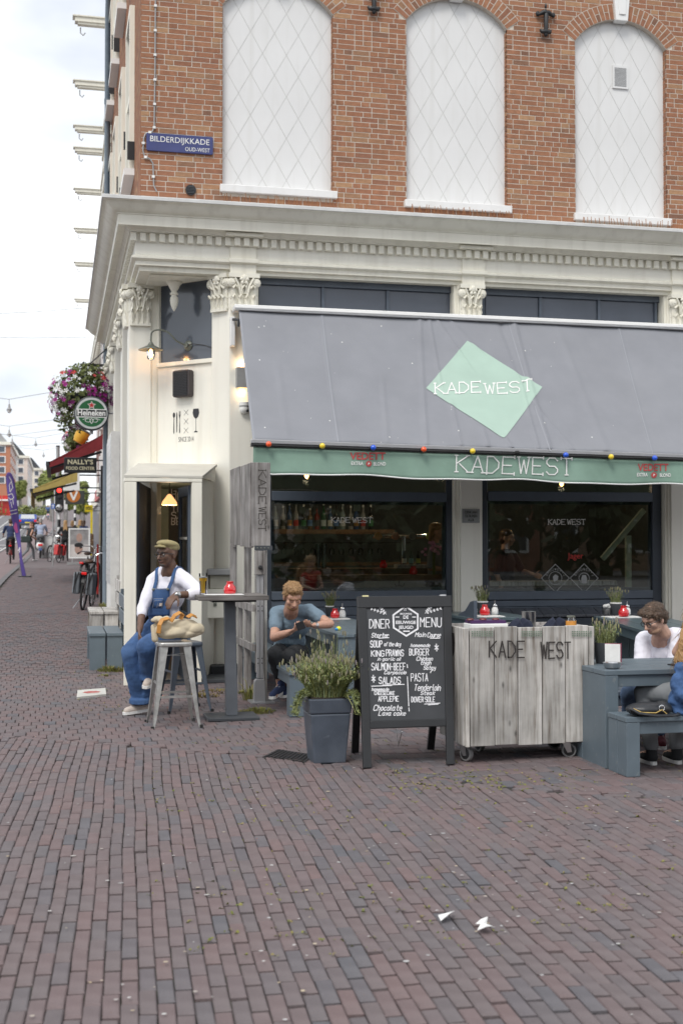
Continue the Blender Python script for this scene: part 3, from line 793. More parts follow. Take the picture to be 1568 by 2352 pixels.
for xl, xr, side in ((FX(1055.6, Y0), FX(1106, Y0), 1), (FX(1539, Y0), FX(1592, Y0), 1)):
    C('pilaster', MB().box(xl, xr, Y0-.03, Y0+.3, -.1, 4.94), M['creamw'], bevel=.01)
    C('pilaster_moulding', MB().box(xl-.065, xl-.0005, Y0+.02, Y0+.3, -.1, 4.94).box(xl-.03, xl-.0005, Y0-.005, Y0+.0195, .3, 4.94), M['cream'], bevel=.006)
    C('reveal', MB().box(xl-.07, xl-.0655, Y0+.06, Y0+.42, .3, 4.94), M['cream'])
    capital(xl, xr, Y0-.03, 4.5, 4.935)
# piers along the side street with openings between
for y in (18.4, 20.9, 23.3):
    C('street_pier', MB().box(X0-.06, X0+.3, y, y+.42, -.1, 4.94), M['creamw'], bevel=.012)
    capital(0, .42, 0, 4.5, 4.935, -PI/2, (X0-.06, y+.21))
for y, y2 in ((16.4, 18.4), (18.82, 20.9), (21.32, 23.3)):
    C('side_panel', MB().box(X0+.05, X0+.3, y+.001, y2-.001, -.1, 4.94), M['frame2'])
    C('side_window', MB().box(X0+.03, X0+.0495, y+.15, y2-.15, 1.0, 4.3), M['transom'])
    C('side_plinth', MB().box(X0-.02, X0+.0495, y+.002, y2-.002, -.1, .7), M['darkgrey'])

# --- shopfront bays
def bay(l, r, panes, x0_, x1_, bars):
    # slate transom panels behind the awning head
    yt = Y0+.16
    xs = [FX(p, yt) for p in panes]
    C('transom_frame', MB().box(xs[0]-.06, xs[-1]+.06, yt+.03, yt+.08, 3.4, 4.95), M['frame2'])
    for a, b in zip(xs, xs[1:]):
        C('transom_panel', MB().box(a+.02, b-.02, yt+.012, yt+.029, 3.5, 4.86), M['transom'], bevel=.004)
        C('mullion', MB().box(b-.0195, b+.0195, yt-.02, yt+.0295, 3.5, 4.86), M['frame2'], bevel=.006)
    C('head_rail', MB().box(xs[0]-.06, xs[-1]+.06, yt-.03, yt+.0295, 4.861, 4.95), M['frame2'])
    # glazing
    yg = Y0+.14
    zt = FZ(l+60, 1060, yg); zb0 = FZ((l+r)/2, 1148, yg); zb1 = FZ((l+r)/2, 1136, yg); zg = FZ((l+r)/2, 1357, yg)
    xl, xr = FX(l, yg), FX(r, yg)
    for a, b, nm in ((xl-.12, xl+.05, 'stile'), (xr-.07, xr+.06, 'stile')): C(nm, MB().box(a, b, yg-.04, yg+.06, .66, 3.4), M['frame'], bevel=.008)
    C('transom_bar', MB().box(xl+.051, xr-.071, yg-.06, yg+.07, zb0-.02, zb1+.035), M['frame2'], bevel=.01)
    C('bottom_rail', MB().box(xl+.051, xr-.071, yg-.05, yg+.06, zg-.11, zg), M['frame2'], bevel=.01)
    C('top_rail', MB().box(xl+.051, xr-.071, yg-.04, yg+.06, 3.05, 3.4), M['frame'])
    w = C('window', MB().box(xl+.055, xr-.075, yg+.0, yg+.008, zg+.002, zb0-.022), M['glass'])
    C('upper_window', MB().box(xl+.055, xr-.075, yg+.0, yg+.008, zb1+.037, 3.049), M['glass'])
    fr = MB()
    for a, b in ((xl+.052, xl+.09), (xr-.11, xr-.072)): fr.box(a, b, yg+.0085, yg+.05, zg+.001, zb0-.021)
    fr.box(xl+.0905, xr-.1105, yg+.0085, yg+.05, zg+.001, zg+.04).box(xl+.0905, xr-.1105, yg+.0085, yg+.05, zb0-.06, zb0-.021)
    C('sash', fr, M['frame'])
    # boarded base
    C('base_wall', MB().box(xl-.3, xr+.1, yg+.02, yg+.1, -.1, zg-.115), M['frame'])
    zz = zg-.12
    for k, h in enumerate((.085, .11, .15, .2)):
        C('base_board', MB().box(xl-.12, xr+.06, yg-.03+.003*k, yg+.0195, zz-h+.006, zz), M['frame2'], bevel=.005); zz -= h
    return xl, xr, yg, zg, zb0, zb1
B1 = bay(613, 1035, (590, 741, 890, 1040), 0, 0, 0)
B2 = bay(1109, 1506, (1114, 1242, 1377, 1508), 0, 0, 0)
# sloping tiled sill under the second window
xl, xr, yg, zg, _, _ = B2
x = xl-.05; ti = None; zt0 = FZ(1300, 1395, yg-.04)
while x < xr-.05:
    m = MB(); m.add([(x, yg-.26, zt0-.085), (x+.19, yg-.26, zt0-.085), (x+.19, yg-.036, zt0), (x, yg-.036, zt0), (x, yg-.26, zt0-.115), (x+.19, yg-.26, zt0-.115), (x+.19, yg-.036, zt0-.03), (x, yg-.036, zt0-.03)],
        [(0,1,2,3), (7,6,5,4), (4,5,1,0), (5,6,2,1), (6,7,3,2), (7,4,0,3)])
    C('tile', m, mat('dark_sill_tile', (.09,.095,.11), .22, var=.2) if ti is None else ti.data.materials[0], bevel=.004) if ti else None
    if ti is None: ti = C('tile', m, mat('dark_sill_tile', (.09,.095,.11), .22, var=.2), bevel=.004)
    x += .196
C('sill_base', MB().box(xl-.05, xr, yg-.25, yg-.036, -.1, zt0-.13), M['frame'])

# --- interior
RX0, RX1, RY0, RY1 = 2.0, XR-.35, Y0+.5, Y0+5.2
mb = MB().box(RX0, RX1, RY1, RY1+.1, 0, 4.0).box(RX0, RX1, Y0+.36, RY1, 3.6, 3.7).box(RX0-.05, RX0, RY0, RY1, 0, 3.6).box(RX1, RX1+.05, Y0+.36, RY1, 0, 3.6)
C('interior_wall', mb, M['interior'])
C('interior_floor', MB().box(RX0, RX1, Y0+.25, RY1, -.1, .0), M['woodbar'])
C('lower_partition', MB().box(xb1-.03, FX(613, Y0+.14)-.12, Y0+.1, Y0+.3, -.1, 4.94), M['cream'])

# --- chamfered corner wall above the porch
def CH(x, y):
    a = math.atan((x-CX)/FPX)+YAW; r = math.tan(a)
    s = (1.86-r*15.45)/(1+r); return Vector((1.86-s, 15.45+s, FZ(x, y, 15.45+s)))
CU = Vector((.70711, -.70711, 0)); CN = Vector((-.70711, -.70711, 0))
def chbox(xa, xb, ya, yb, d0, d1, mb=None):
    mb = mb or MB(); p, q = CH(xa, ya), CH(xb, ya); z1 = p.z if not isinstance(ya, float) else ya
    z0 = CH(xa, yb).z
    return mb.add([Vector((e.x, e.y, z))+CN*d for z in (z0, z1) for d, e in ((d1, p), (d1, q), (d0, q), (d0, p))],
        [(3,2,1,0), (4,5,6,7), (0,1,5,4), (1,2,6,5), (2,3,7,6), (3,0,4,7)])
zp = (FZ(365, 838, 16.05)+FZ(485, 828, 15.45))/2
def cbox(t0, t1, z0, z1, d0, d1):
    o = Vector((1.86, 15.45, 0)); mb = MB()
    return mb.add([o-CU*t+CN*d+Vector((0, 0, z)) for z in (z0, z1) for t, d in ((t1, d1), (t0, d1), (t0, d0), (t1, d0))],
        [(3,2,1,0), (4,5,6,7), (0,1,5,4), (1,2,6,5), (2,3,7,6), (3,0,4,7)])
C('chamfer_wall', cbox(-.05, 1.02, 2.45, zp-.03, -.15, 0), M['creamw'])
C('chamfer_panel', cbox(-.02, .86, zp+.025, 4.95, -.1, -.03), mat('slate_panel_gloss', (.075,.088,.11), .16, var=.05, scale=2, coat=.5, bump=.06, bscale=12))
C('chamfer_frame', cbox(.861, 1.02, zp+.026, 4.95, -.15, .012), M['cream'], bevel=.008)
C('chamfer_post', MB().prism([(xa1-.01, ya+.02), (xa1+.075, ya+.02), (xa1+.16, ya+.35), (xa1-.01, ya+.35)], lambda u, v, w: (u, v, w), -.1, 4.94), M['cream'])
C('chamfer_sill', cbox(-.03, .875, zp-.029, zp+.025, -.1, .035), M['cream'], bevel=.006)
# soffit ring and turned pendant under the overhanging corner
C('soffit', MB().prism([(X0-.012, Y0-.012), (xb0+.1, Y0-.012), (2.2, 15.6), (2.2, 23.5), (X0-.012, 23.5)], lambda u, v, w: (u, v, w), 4.925, 4.936), M['cream'])
pp = F(398, 660, 15.5)
C('soffit_moulding', MB().prism([(X0+.12, Y0+.12), (1.8, Y0+.12), (1.28, 15.94), (X0+.12, 15.94)], lambda u, v, w: (u, v, w), 4.9, 4.9245), M['cream'], bevel=.01)
C('pendant', MB().lathe([(.1, 0), (.1, -.025), (.085, -.035), (.075, -.05), (.05, -.1), (.036, -.12), (.036, -.14), (.052, -.145), (.052, -.165), (.035, -.172), (.035, -.185), (.048, -.2), (.052, -.24), (.046, -.29), (.026, -.34), (.004, -.375)],
    (FX(398, 15.62), 15.62, 4.9), 20), M['cream'], smooth=40)

# --- porch box in front of the chamfer
YV = 14.2
pl0, pl1, pr0, pr1 = FX(285, YV), FX(313, YV), FX(440, YV), FX(464, YV)
zh, zl = FZ(400, 1098, YV), FZ(400, 1107, YV)
C('porch_pillar', MB().prism([(pl0, YV), (pl1, YV), (pl1+.03, YV+.2), (pl0+.04, YV+.2)], lambda u, v, w: (u, v, w), 0, zl), M['cream'], bevel=.008)
C('porch_pillar', MB().box(pr0, pr1, YV, YV+.2, 0, zl), M['cream'], bevel=.008)
C('porch_lintel', MB().box(pl0, pr1, YV-.004, YV+.2, zl+.0005, zh), M['cream'], bevel=.006)
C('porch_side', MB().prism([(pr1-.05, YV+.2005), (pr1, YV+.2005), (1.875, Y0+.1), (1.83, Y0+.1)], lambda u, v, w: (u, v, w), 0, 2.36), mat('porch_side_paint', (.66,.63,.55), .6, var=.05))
C('porch_side', MB().prism([(pl0+.04, YV+.2005), (pl0+.09, YV+.2005), (.92, ya-.001), (.87, ya-.001)], lambda u, v, w: (u, v, w), 0, 2.36), M['cream'])
hz = FZ(495, 1072, Y0)
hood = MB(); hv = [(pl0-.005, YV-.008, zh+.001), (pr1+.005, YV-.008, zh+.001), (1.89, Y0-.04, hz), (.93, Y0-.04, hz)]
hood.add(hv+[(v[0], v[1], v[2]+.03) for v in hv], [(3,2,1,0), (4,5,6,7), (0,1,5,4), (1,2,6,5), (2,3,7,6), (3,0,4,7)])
C('porch_hood', hood, mat('darkened_hood_paint', (.57,.55,.49), .7, var=.08, scale=4, dirt=.3, dirtcol=(.4,.37,.31)), bevel=.004)  # cream darkened in the colour to offset skylight on the upward-facing hood
C('porch_hood_side', MB().add([(pr1+.0, YV+.1, 2.361), (1.874, Y0+.0, 2.361), (1.874, Y0+.0, hz-.01), (pr1, YV+.1, zh+.02)], [(0, 1, 2, 3)]), M['cream'])
C('porch_top', MB().prism([(.93, Y0-.039), (1.86, Y0-.039), (1.86, 15.5), (1.17, 16.2), (.93, 16.2)], lambda u, v, w: (u, v, w), hz-.03, hz+.029), M['creamw'])
# dark door recess and hall behind
C('door_jamb', MB().prism([(pl1+.005, YV+.05), (pl1+.03, YV+.05), (FX(345, 16.1)+.01, 16.1), (FX(345, 16.1)-.02, 16.1)], lambda u, v, w: (u, v, w), 0, zl-.001), mat('navy_jamb', (.03,.04,.058), .85))
hall = MB().box(1.0, 2.0, 19.5, 19.6, 0, 2.9).box(.98, 2.0, 16.25, 19.5, 2.45, 2.55)
C('hall_wall', hall, M['interior2'])
C('hall_side', MB().box(1.0, 1.1, 16.35, 19.49, 0, 2.44).box(1.96, 1.999, 15.65, 19.49, 0, 2.44), mat('sage_plaster', (.45,.5,.43), .8))
C('hall_floor', MB().box(pl1, 2.0, YV+.1, 19.5, .0, .03), M['darkgrey'])
mb = MB()
fn = planefn((FX(397, 19.48), 19.48, 0), (1,0,0), (0,0,1))
C('hall_board', MB().box(FX(387, 19.48), FX(440, 19.48), 19.46, 19.495, .9, 2.6), M['board'])
for i, wd_ in enumerate(('GAM', 'OMEL', 'CARP', 'TOST', 'SALA', 'BEER')):
    write(mb, wd_, .1, .014, planefn((FX(394, 19.45), 19.455, FZ(394, 1135+i*14, 19.45)), (1,0,0), (0,0,1)), align='l')
C('chalk_lettering', mb, M['chalk'])
leaf = thing('cafe_door', 'open slate blue glazed cafe door standing inward in the porch', 'door', (pr0-.005, YV+.12, 0))
a_, b_ = Vector((pr0-.005, YV+.12, 0)), Vector((FX(409, YV+.95)+.02, YV+.95, 0))
dd = (b_-a_).normalized(); ln = (b_-a_).length
def dbar(t0, t1, z0, z1, th=.045):
    p, q = a_+dd*ln*t0, a_+dd*ln*t1; n = Vector((dd.y, -dd.x, 0))*th/2
    return MB().prism([((p+n).x, (p+n).y), ((q+n).x, (q+n).y), ((q-n).x, (q-n).y), ((p-n).x, (p-n).y)], lambda u, v, w: (u, v, w), z0, z1)
for t0, t1, z0, z1, nm in ((0, .12, .03, zl-.03, 'stile'), (.86, 1, .03, zl-.03, 'stile'), (.1201, .8599, .03, .8, 'bottom_panel'), (.1201, .8599, zl-.15, zl-.03, 'top_rail')):
    O(nm, dbar(t0, t1, z0, z1), M['frame2'], leaf, world=True, bevel=.004)
for z in (1.2, 1.65): O('glazing_bar', dbar(.1201, .8599, z, z+.03), M['cream'], leaf, world=True)
O('pane', dbar(.1201, .8599, .801, zl-.151, .008), M['clear'], leaf, world=True)
O('handle', MB().cap(a_+dd*ln*.93+Vector((-.06, 0, 1.05)), a_+dd*ln*.93+Vector((-.06, 0, 1.2)), .01, .01), M['chrome'], leaf, world=True)
lp = F(389, 1150, 17.2)
hl = thing('pendant_lamp', 'small warm glowing pendant lamp hanging in the hall behind the cafe door', 'lamp', lp)
hl.scale = (.72, .72, 1)
O('shade', MB().lathe([(.02, .09), (.05, .07), (.14, -.02), (.15, -.06), (.145, -.06), (.13, -.02), (.04, .06), (.018, .08)], (0, 0, 0), 16), M['warm'], hl, smooth=True)
O('cord', MB().tube([(0, 0, .09), (0, 0, 2.45-lp.z)], .006, 6), M['blackm'], hl)
pl = bpy.data.lights.new('pendant_light', 'POINT'); pl.energy = 16; pl.color = (1, .7, .42); pl.shadow_soft_size = .06
po = bpy.data.objects.new('pendant_light', pl); COL.objects.link(po); po.parent = hl; po.location = (0, 0, -.12)
# ---------------------------------------------------------------- fixtures on the facade
def plate(name, label, cat, q, Y, m, th=.02, r=.02, group=None):
    (xa, za), (xb, zb) = q; c = F((xa+xb)/2, (za+zb)/2, Y)
    t = thing(name, label, cat, c, 0, group); w = (FX(xb, Y)-FX(xa, Y))/2; h = (FZ(xa, za, Y)-FZ(xa, zb, Y))/2
    pts = [(sx*(w-r)+r*math.cos(a), sz*(h-r)+r*math.sin(a)) for sx, sz, a0 in ((1, 1, 0), (-1, 1, 90), (-1, -1, 180), (1, -1, 270)) for a in [math.radians(a0+i*22.5) for i in range(5)]]
    O('plate', MB().prism(pts, lambda u, v, q_: (u, q_, v), th/2, -th/2), m, t, bevel=.003)
    return t, w, h
lf = lambda y: planefn((0, y, 0), (1,0,0), (0,0,1))
t, w, h = plate('street_sign', 'blue enamel street name sign with white letters on the brick corner', 'sign', ((336, 309), (490, 350)), Y0-.02, mat('blue_enamel', (.04,.05,.17), .35, var=.15, scale=6, dirt=.25, dirtcol=(.12,.13,.25)))
mb = MB(); typeset(mb, 'BILDERDIJKKADE', .15, lf(-.0115), (0, .005), fit=w*1.78, fith=h*.62); typeset(mb, 'OUD-WEST', .1, lf(-.0115), (w*.9, -h*.78), fit=w*.74, fith=h*.44, align='r')
O('lettering', mb, M['print'], t)
# conduit on the brick
cb = thing('wall_cable', 'thin grey cable clipped down the brick corner and round the street sign', 'cable', F(355, 300, Y0-.02))
pts = [F(x, y, Y0-.02) for x, y in ((357, -30), (356, 150), (354, 290), (350, 301), (334, 306), (330, 316), (328, 345), (332, 358), (344, 364), (351, 374), (353, 425), (360, 440))]
O('cable', MB().tube(pts, .009, 6), M['greymetal'], cb, world=True, smooth=True)
for x, y in ((357, 12), (356.5, 69), (356, 125), (355.5, 182), (355, 238), (354, 292), (344, 303), (329, 328), (334, 360), (352, 405)):
    p = F(x, y, Y0-.026); O('clip', MB().box(p.x-.017, p.x+.017, p.y-.012, p.y+.02, p.z-.014, p.z+.014), M['print'], cb, world=True)
p = F(438, 436, Y0-.01)
v = thing('wall_vent', 'round dark cast vent at the foot of the brick corner', 'vent', p)
O('disc', MB().lathe([(.066, .012), (.066, -.012), (.055, -.018)], (0, 0, 0), 20, Matrix.Rotation(PI/2, 3, 'X')), M['blackm'], v)
for k in range(5): O('slot_bar', MB().box(-.045+.005*abs(k-2), .045-.005*abs(k-2), -.026, -.018, -.036+k*.018-.004, -.036+k*.018+.004), M['darkgrey'], v)
for (x, y), lb in (((1251, 48), 'black cast iron wall anchor between the second and third blind windows'), ((857, -5), 'black cast iron wall anchor between the first and second blind windows')):
    p = F(x, y, Y0-.02); s = 1/ (FPX/15.3)
    a = thing('wall_anchor', lb, 'wall anchor', p, group='wall anchors on the brick piers')
    O('shaft', MB().tube([(0, -.02, .15), (0, -.04, .08), (0, -.035, -.13)], [.012, .034, .028], 8).ell((0, -.03, .19), (.016, .016, .035), 8, 6), M['black'], a, smooth=True)
    O('cross_arm', MB().tube([(-.1, -.02, .075), (-.04, -.04, .1), (.04, -.04, .1), (.1, -.02, .075)], [.02, .034, .034, .02], 8).ell((-.11, -.02, .085), (.03, .02, .036), 8, 6).ell((.11, -.02, .085), (.03, .02, .036), 8, 6), M['black'], a, smooth=True)
    O('foot', MB().tube([(-.075, -.02, -.12), (-.06, -.03, -.15), (0, -.035, -.15), (.06, -.03, -.15), (.075, -.02, -.12)], [.014, .026, .036, .026, .014], 8).ell((0, -.03, -.18), (.03, .025, .035), 8, 6), M['black'], a, smooth=True)
# speaker and print on the chamfer
p = CH(425, 882); sp = thing('outdoor_speaker', 'dark brown louvred outdoor loudspeaker on the cream corner wall', 'speaker', p)
rz = -PI/4; sp.rotation_euler = (0, 0, rz)
w, h = .135, .172
pts = [(sx*(w-.03)+.03*math.cos(a)*1, sz*(h-.03)+.03*math.sin(a)) for sx, sz, a0 in ((1, 1, 0), (-1, 1, 90), (-1, -1, 180), (1, -1, 270)) for a in [math.radians(a0+i*30) for i in range(4)]]
O('case', MB().prism(pts, lambda u, v, q: (u*(1+.06*(1-(v/h)**2)), q, v), .0, -.1), mat('brown_plastic', (.055,.045,.045), .5), sp, bevel=.015)
for k in range(15): O('louvre', MB().beam((-w+.022, -.107, -h+.03+k*.0205), (w-.022, -.107, -h+.03+k*.0205), .009, .012), M['blackm'], sp)
mb = MB(); cf = planefn(CH(424, 970), CU, (0,0,1)); s = .0058
def cpx(x, y): return ((x-424)*s*1.12, (970-y)*s*.98)
def poly(q): mb.add([cf(*cpx(x, y), .003) for x, y in q], [tuple(range(len(q)))])
poly([(396.5+3*math.cos(a), 952+6*math.sin(a)) for a in [i*PI/7 for i in range(14)]]); poly([(395.7, 957), (397.2, 957), (397.6, 991), (396.4, 995), (395.2, 991)])
poly([(403.5, 945), (405, 950), (405, 975), (404.6, 990), (403, 992), (402.8, 975), (402.5, 950)])
poly([(409, 952), (413, 952), (412, 957), (411.4, 961), (412.2, 991), (410.6, 994), (409.8, 991), (410.4, 961), (409.4, 957)])
for k in range(4): poly([(409+k*1.2, 944), (409.5+k*1.2, 944), (409.5+k*1.2, 953), (409+k*1.2, 953)])
for k in range(3):
    for sg in (-1, 1): ribbon(mb, [cpx(427-5.4, 948+k*20+sg*6), cpx(427+5.4, 948+k*20-sg*6)], .004, cf, .003+.0004*sg)
poly([(445, 941), (458, 941), (459.6, 950), (457, 959), (452.5, 963), (450.5, 963), (446, 959), (443.4, 950)])
poly([(451, 963), (452, 963), (452, 990), (456, 992), (456, 993.5), (447, 993.5), (447, 992), (451, 990)])
typeset(mb, 'SINCE 2014', .06, cf, cpx(427, 1013), fit=.245, fith=.062)
O('wall_print', mb, M['ink'], cafe, world=True)
# wall lamp on the chamfer panel
p = CH(428, 793)+CN*-.02
wl = thing('wall_lamp', 'green bronze swan neck wall lamp with a glowing bulb beside the cafe door', 'lamp', p)
def wlp(x, y, d): return CH(x, y)+CN*d-p
O('rose', MB().lathe([(.062, -.03), (.066, 0), (.05, .02), (.034, .026), (.03, .05)], (0, 0, 0), 20, CN.to_track_quat('Z', 'Y').to_matrix()), M['brass'], wl, smooth=40)
end = wlp(383, 806, .32)
pts = [Vector((0, 0, 0))+CN*.04, wlp(418, 785, .12), wlp(408, 768, .2), wlp(396, 764, .28), wlp(386, 770, .32), end+Vector((0, 0, .12)), end+Vector((0, 0, .03))]
sm = []
for i in range(len(pts)-1):
    a, b, c, d = pts[max(i-1, 0)], pts[i], pts[i+1], pts[min(i+2, len(pts)-1)]
    for k in range(5):
        u = k/5; sm.append(.5*((2*b)+(c-a)*u+(2*a-5*b+4*c-d)*u*u+(3*b-a-3*c+d)*u**3))
sm.append(pts[-1])
O('arm', MB().tube(sm, .0115, 8), M['brass'], wl, smooth=True)
O('shade', MB().lathe([(.02, .07), (.03, .055), (.045, .03), (.07, .018), (.155, -.022), (.158, -.03), (.15, -.028), (.06, .0), (.02, .03)], end, 24), M['brass'], wl, smooth=35)
O('jar', MB().lathe([(.052, -.01), (.054, -.1), (.05, -.135), (.03, -.155), (.003, -.16), (.003, -.157), (.029, -.152), (.047, -.133), (.051, -.1), (.049, -.01)], end, 20), M['clear'], wl, smooth=True)
O('filament', MB().lathe([(.012, -.02), (.02, -.035), (.022, -.1), (.012, -.118)], end, 10), M['orangelight'], wl, smooth=True)
O('cable', MB().tube([CN*.03, wlp(445, 790, .03), wlp(470, 793, .01), wlp(486, 800, .0)], .006, 6), M['blackm'], wl)
ld = bpy.data.lights.new('lamp_light', 'POINT'); ld.energy = 4; ld.color = (1, .62, .3); ld.shadow_soft_size = .03
lo = bpy.data.objects.new('lamp_light', ld); COL.objects.link(lo); lo.parent = wl; lo.location = end+Vector((0, 0, -.07))
# up and down light plus camera on the pier beside the awning
p = F(562, 868, Y0-.06); ud = thing('updown_light', 'grey box wall light casting warm light beside the awning edge', 'lamp', p)
O('case', MB().box(-.11, .11, -.07, .045, -.125, .125), M['greymetal'], ud, bevel=.006)
for sz in (-1, 1): O('lens', MB().box(-.08, .08, -.05, .03, sz*.128-.004, sz*.128+.004), M['warm'], ud)
for sz in (-1, 1):
    ld = bpy.data.lights.new('updown_beam', 'POINT'); ld.energy = .5; ld.color = (1, .75, .42); ld.shadow_soft_size = .04
    lo = bpy.data.objects.new('updown_beam', ld); COL.objects.link(lo); lo.parent = ud; lo.location = (-.03, -.02, sz*.18)
p = F(560, 938, Y0-.05); ca = thing('security_camera', 'small white dome security camera beside the awning edge', 'camera', p)
O('mount', MB().lathe([(.055, .0), (.062, .04), (.06, .075)], (0, -.01, 0), 16), M['print'], ca, smooth=40)
O('dome', MB().ell((0, -.01, -.005), (.058, .058, .06), 16, 10), M['print'], ca, smooth=True)
O('lens', MB().ell((.035, -.045, -.03), (.02, .02, .02), 10, 8), M['blackm'], ca, smooth=True)
O('band', MB().lathe([(.0605, .02), (.0605, .03)], (0, -.01, 0), 16), M['darkgrey'], ca)
t, w, h = plate('notice_plate', 'small grey metal notice plate on the pilaster between the two shop windows', 'sign', ((1061, 1169), (1101, 1201)), Y0-.045, mat('brushed_plate', (.3,.31,.31), .35, metal=.5), .012, .004)
mb = MB()
for i, s in enumerate(('DENK AAN', 'DE BUREN', 'A.U.B.')): typeset(mb, s, .05, lf(-.0075), (0, h*.35-i*h*.55), fit=w*(1.35, 1.35, .7)[i], fith=.034, bold=.001)
O('lettering', mb, M['ink'], t)
mx_ = thing('meter_box', 'cream electric meter box with a grey cap on the corner pier', 'meter box', F(497, 1375, Y0-.2))
q = lambda x0, x1, y0, y1, d0, d1: MB().box(FX(x0, Y0-.2), FX(x1, Y0-.2), Y0-d0, Y0-d1, FZ(500, y1, Y0-.2), FZ(500, y0, Y0-.2))
O('box_cap', q(472, 536, 1306, 1320, .4, .04), M['greymetal'], mx_, world=True, bevel=.01)
O('upper_box', q(480, 532, 1320.3, 1352, .3, .04), mat('grey_cream', (.5,.48,.4), .6), mx_, world=True, bevel=.01)
O('lower_box', q(473, 513, 1352.4, 1419, .32, .04), M['cream'], mx_, world=True, bevel=.01)
p = F(494, 1386, Y0-.33); O('padlock', MB().box(p.x-.018, p.x+.018, p.y-.01, p.y+.008, p.z-.035, p.z).tube([(p.x-.012, p.y, p.z), (p.x-.01, p.y, p.z+.025), (p.x+.01, p.y, p.z+.025), (p.x+.012, p.y, p.z)], .004, 6), M['brass'], mx_, world=True)
C('pier_plinth', MB().box(FX(484, 15.0), FX(560, 15.0), 14.95, Y0-.031, -.1, .13), M['black'], bevel=.01)

# ---------------------------------------------------------------- awning
AT, AB = Y0-.22, 13.36
ax0, ax1 = F(548, 713, AT), F(1568, 758.5, AT); bx0, bx1 = F(580, 1010, AB), F(1568, 1044.5, AB)
XE = 9.2
def line(a, b, x): return a.z+(b.z-a.z)*(x-a.x)/(b.x-a.x)
def aw_plane(u, v):
    X = ax0.x+(bx0.x-ax0.x)*v+u*(XE-ax0.x); xt = ax0.x+u*(XE-ax0.x); xb = bx0.x+u*(XE-bx0.x)
    return Vector((xt+(xb-xt)*v, AT+(AB-AT)*v, line(ax0, ax1, xt)*(1-v)+line(bx0, bx1, xb)*v))
e1 = aw_plane(1, 0)-aw_plane(0, 0); e2 = aw_plane(0, 1)-aw_plane(0, 0); AN = e2.cross(e1).normalized()
if AN.z < 0: AN = -AN
def AW(x, y):
    d = ray(x, y); o = aw_plane(0, 0)-Vector((0, 0, H)); n = AN
    p = d*(o.dot(n)/d.dot(n))+Vector((0, 0, H)); v = (p.y-AT)/(AB-AT)
    xt = ax0.x; xl = ax0.x+(bx0.x-ax0.x)*v
    return (p.x-xl)/(XE-xl), v
CR = []
for (xa, ya, xb, yb, amp, wd_) in ((738, 720, 776, 1010, .006, .02), (963, 728, 978, 1000, .014, .03), (985, 735, 1010, 860, .012, .022), (1005, 738, 1075, 830, .012, .022), (1035, 738, 1100, 800, .01, .022), (1180, 745, 1260, 1020, .02, .04), (1150, 742, 1200, 860, -.012, .04),
    (1420, 752, 1500, 1040, .006, .02), (1160, 1000, 1185, 1035, .02, .03), (1110, 985, 1125, 1035, .012, .03), (1235, 930, 1330, 1040, .012, .03), (1200, 880, 1240, 1036, .012, .022), (1040, 930, 1060, 1030, .012, .03), (880, 880, 890, 1020, .008, .03), (1300, 800, 1400, 1045, .01, .05), (640, 850, 660, 1010, .006, .04)):
    (ua, va), (ub, vb) = AW(xa, ya), AW(xb, yb); CR.append((ua, va, ub, vb, amp, wd_))
def aw(u, v, w=0):
    d = -.035*math.sin(PI*v)*(.6+.4*math.sin(u*5))+.004*math.sin(u*60+v*5)*v+.005*math.sin(u*33+2)
    for ua, va, ub, vb, amp, wd_ in CR:
        t = (v-va)/(vb-va)
        if -.25 < t < 1.25:
            du = (u-(ua+(ub-ua)*t))*(XE-ax0.x); k = 1 if 0 <= t <= 1 else max(0, 1-abs(t-.5)*4+2)
            d += 1.2*amp*k*math.exp(-(du/wd_)**2)
    return aw_plane(u, v)+AN*(d+w)
awn = thing('awning', 'large grey fabric awning with a mint diamond print and green valance over the terrace', 'awning', (ax0.x, Y0, ax0.z))
def A(name, mb, m, **k): return O(name, mb, m, awn, world=True, **k)
NU, NV = 640, 48
mb = MB(); mb.v = [tuple(aw(i/NU, j/NV)) for j in range(NV+1) for i in range(NU+1)]
mb.f = [(j*(NU+1)+i, j*(NU+1)+i+1, (j+1)*(NU+1)+i+1, (j+1)*(NU+1)+i) for j in range(NV) for i in range(NU)]
o = A('cloth', mb, M['awning'], smooth=True); s_ = o.modifiers.new('s', 'SOLIDIFY'); s_.thickness = .003; s_.offset = -1
awseam = mat('awning_seam', (.275,.285,.315), .85, var=.05)
for (xa, ya, xb, yb) in ((738, 717, 776, 1013), (1420, 752, 1502, 1045), (1168, 742, 1262, 1030)):
    (ua, va), (ub, vb) = AW(xa, ya), AW(xb, yb)
    sm_ = MB(); ribbon(sm_, [(ua+(ub-ua)*k/24, va+(vb-va)*k/24) for k in range(25)], .0016, aw, .004); A('seam', sm_, awseam)
(ua, va), (ub, vb) = AW(549, 716), AW(581, 1016)
sm_ = MB(); sm_.add([aw(0, k/20, .004) for k in range(21)]+[aw(.0035, k/20, .004) for k in range(21)], [(k, k+1, k+22, k+21) for k in range(20)])
A('hem', sm_, awseam)
dq = [AW(1073, 780), AW(1246, 881), AW(1157, 1000), AW(979, 884)]
N = 96; mb = MB()
for j in range(N+1):
    for i in range(N+1):
        a, b = i/N, j/N
        u = (dq[0][0]*(1-a)+dq[1][0]*a)*(1-b)+(dq[3][0]*(1-a)+dq[2][0]*a)*b; v = (dq[0][1]*(1-a)+dq[1][1]*a)*(1-b)+(dq[3][1]*(1-a)+dq[2][1]*a)*b
        mb.v.append(tuple(aw(u, v, .009)))
mb.f = [(j*(N+1)+i, j*(N+1)+i+1, (j+1)*(N+1)+i+1, (j+1)*(N+1)+i) for j in range(N) for i in range(N)]
A('diamond_print', mb, M['mint'], smooth=True)
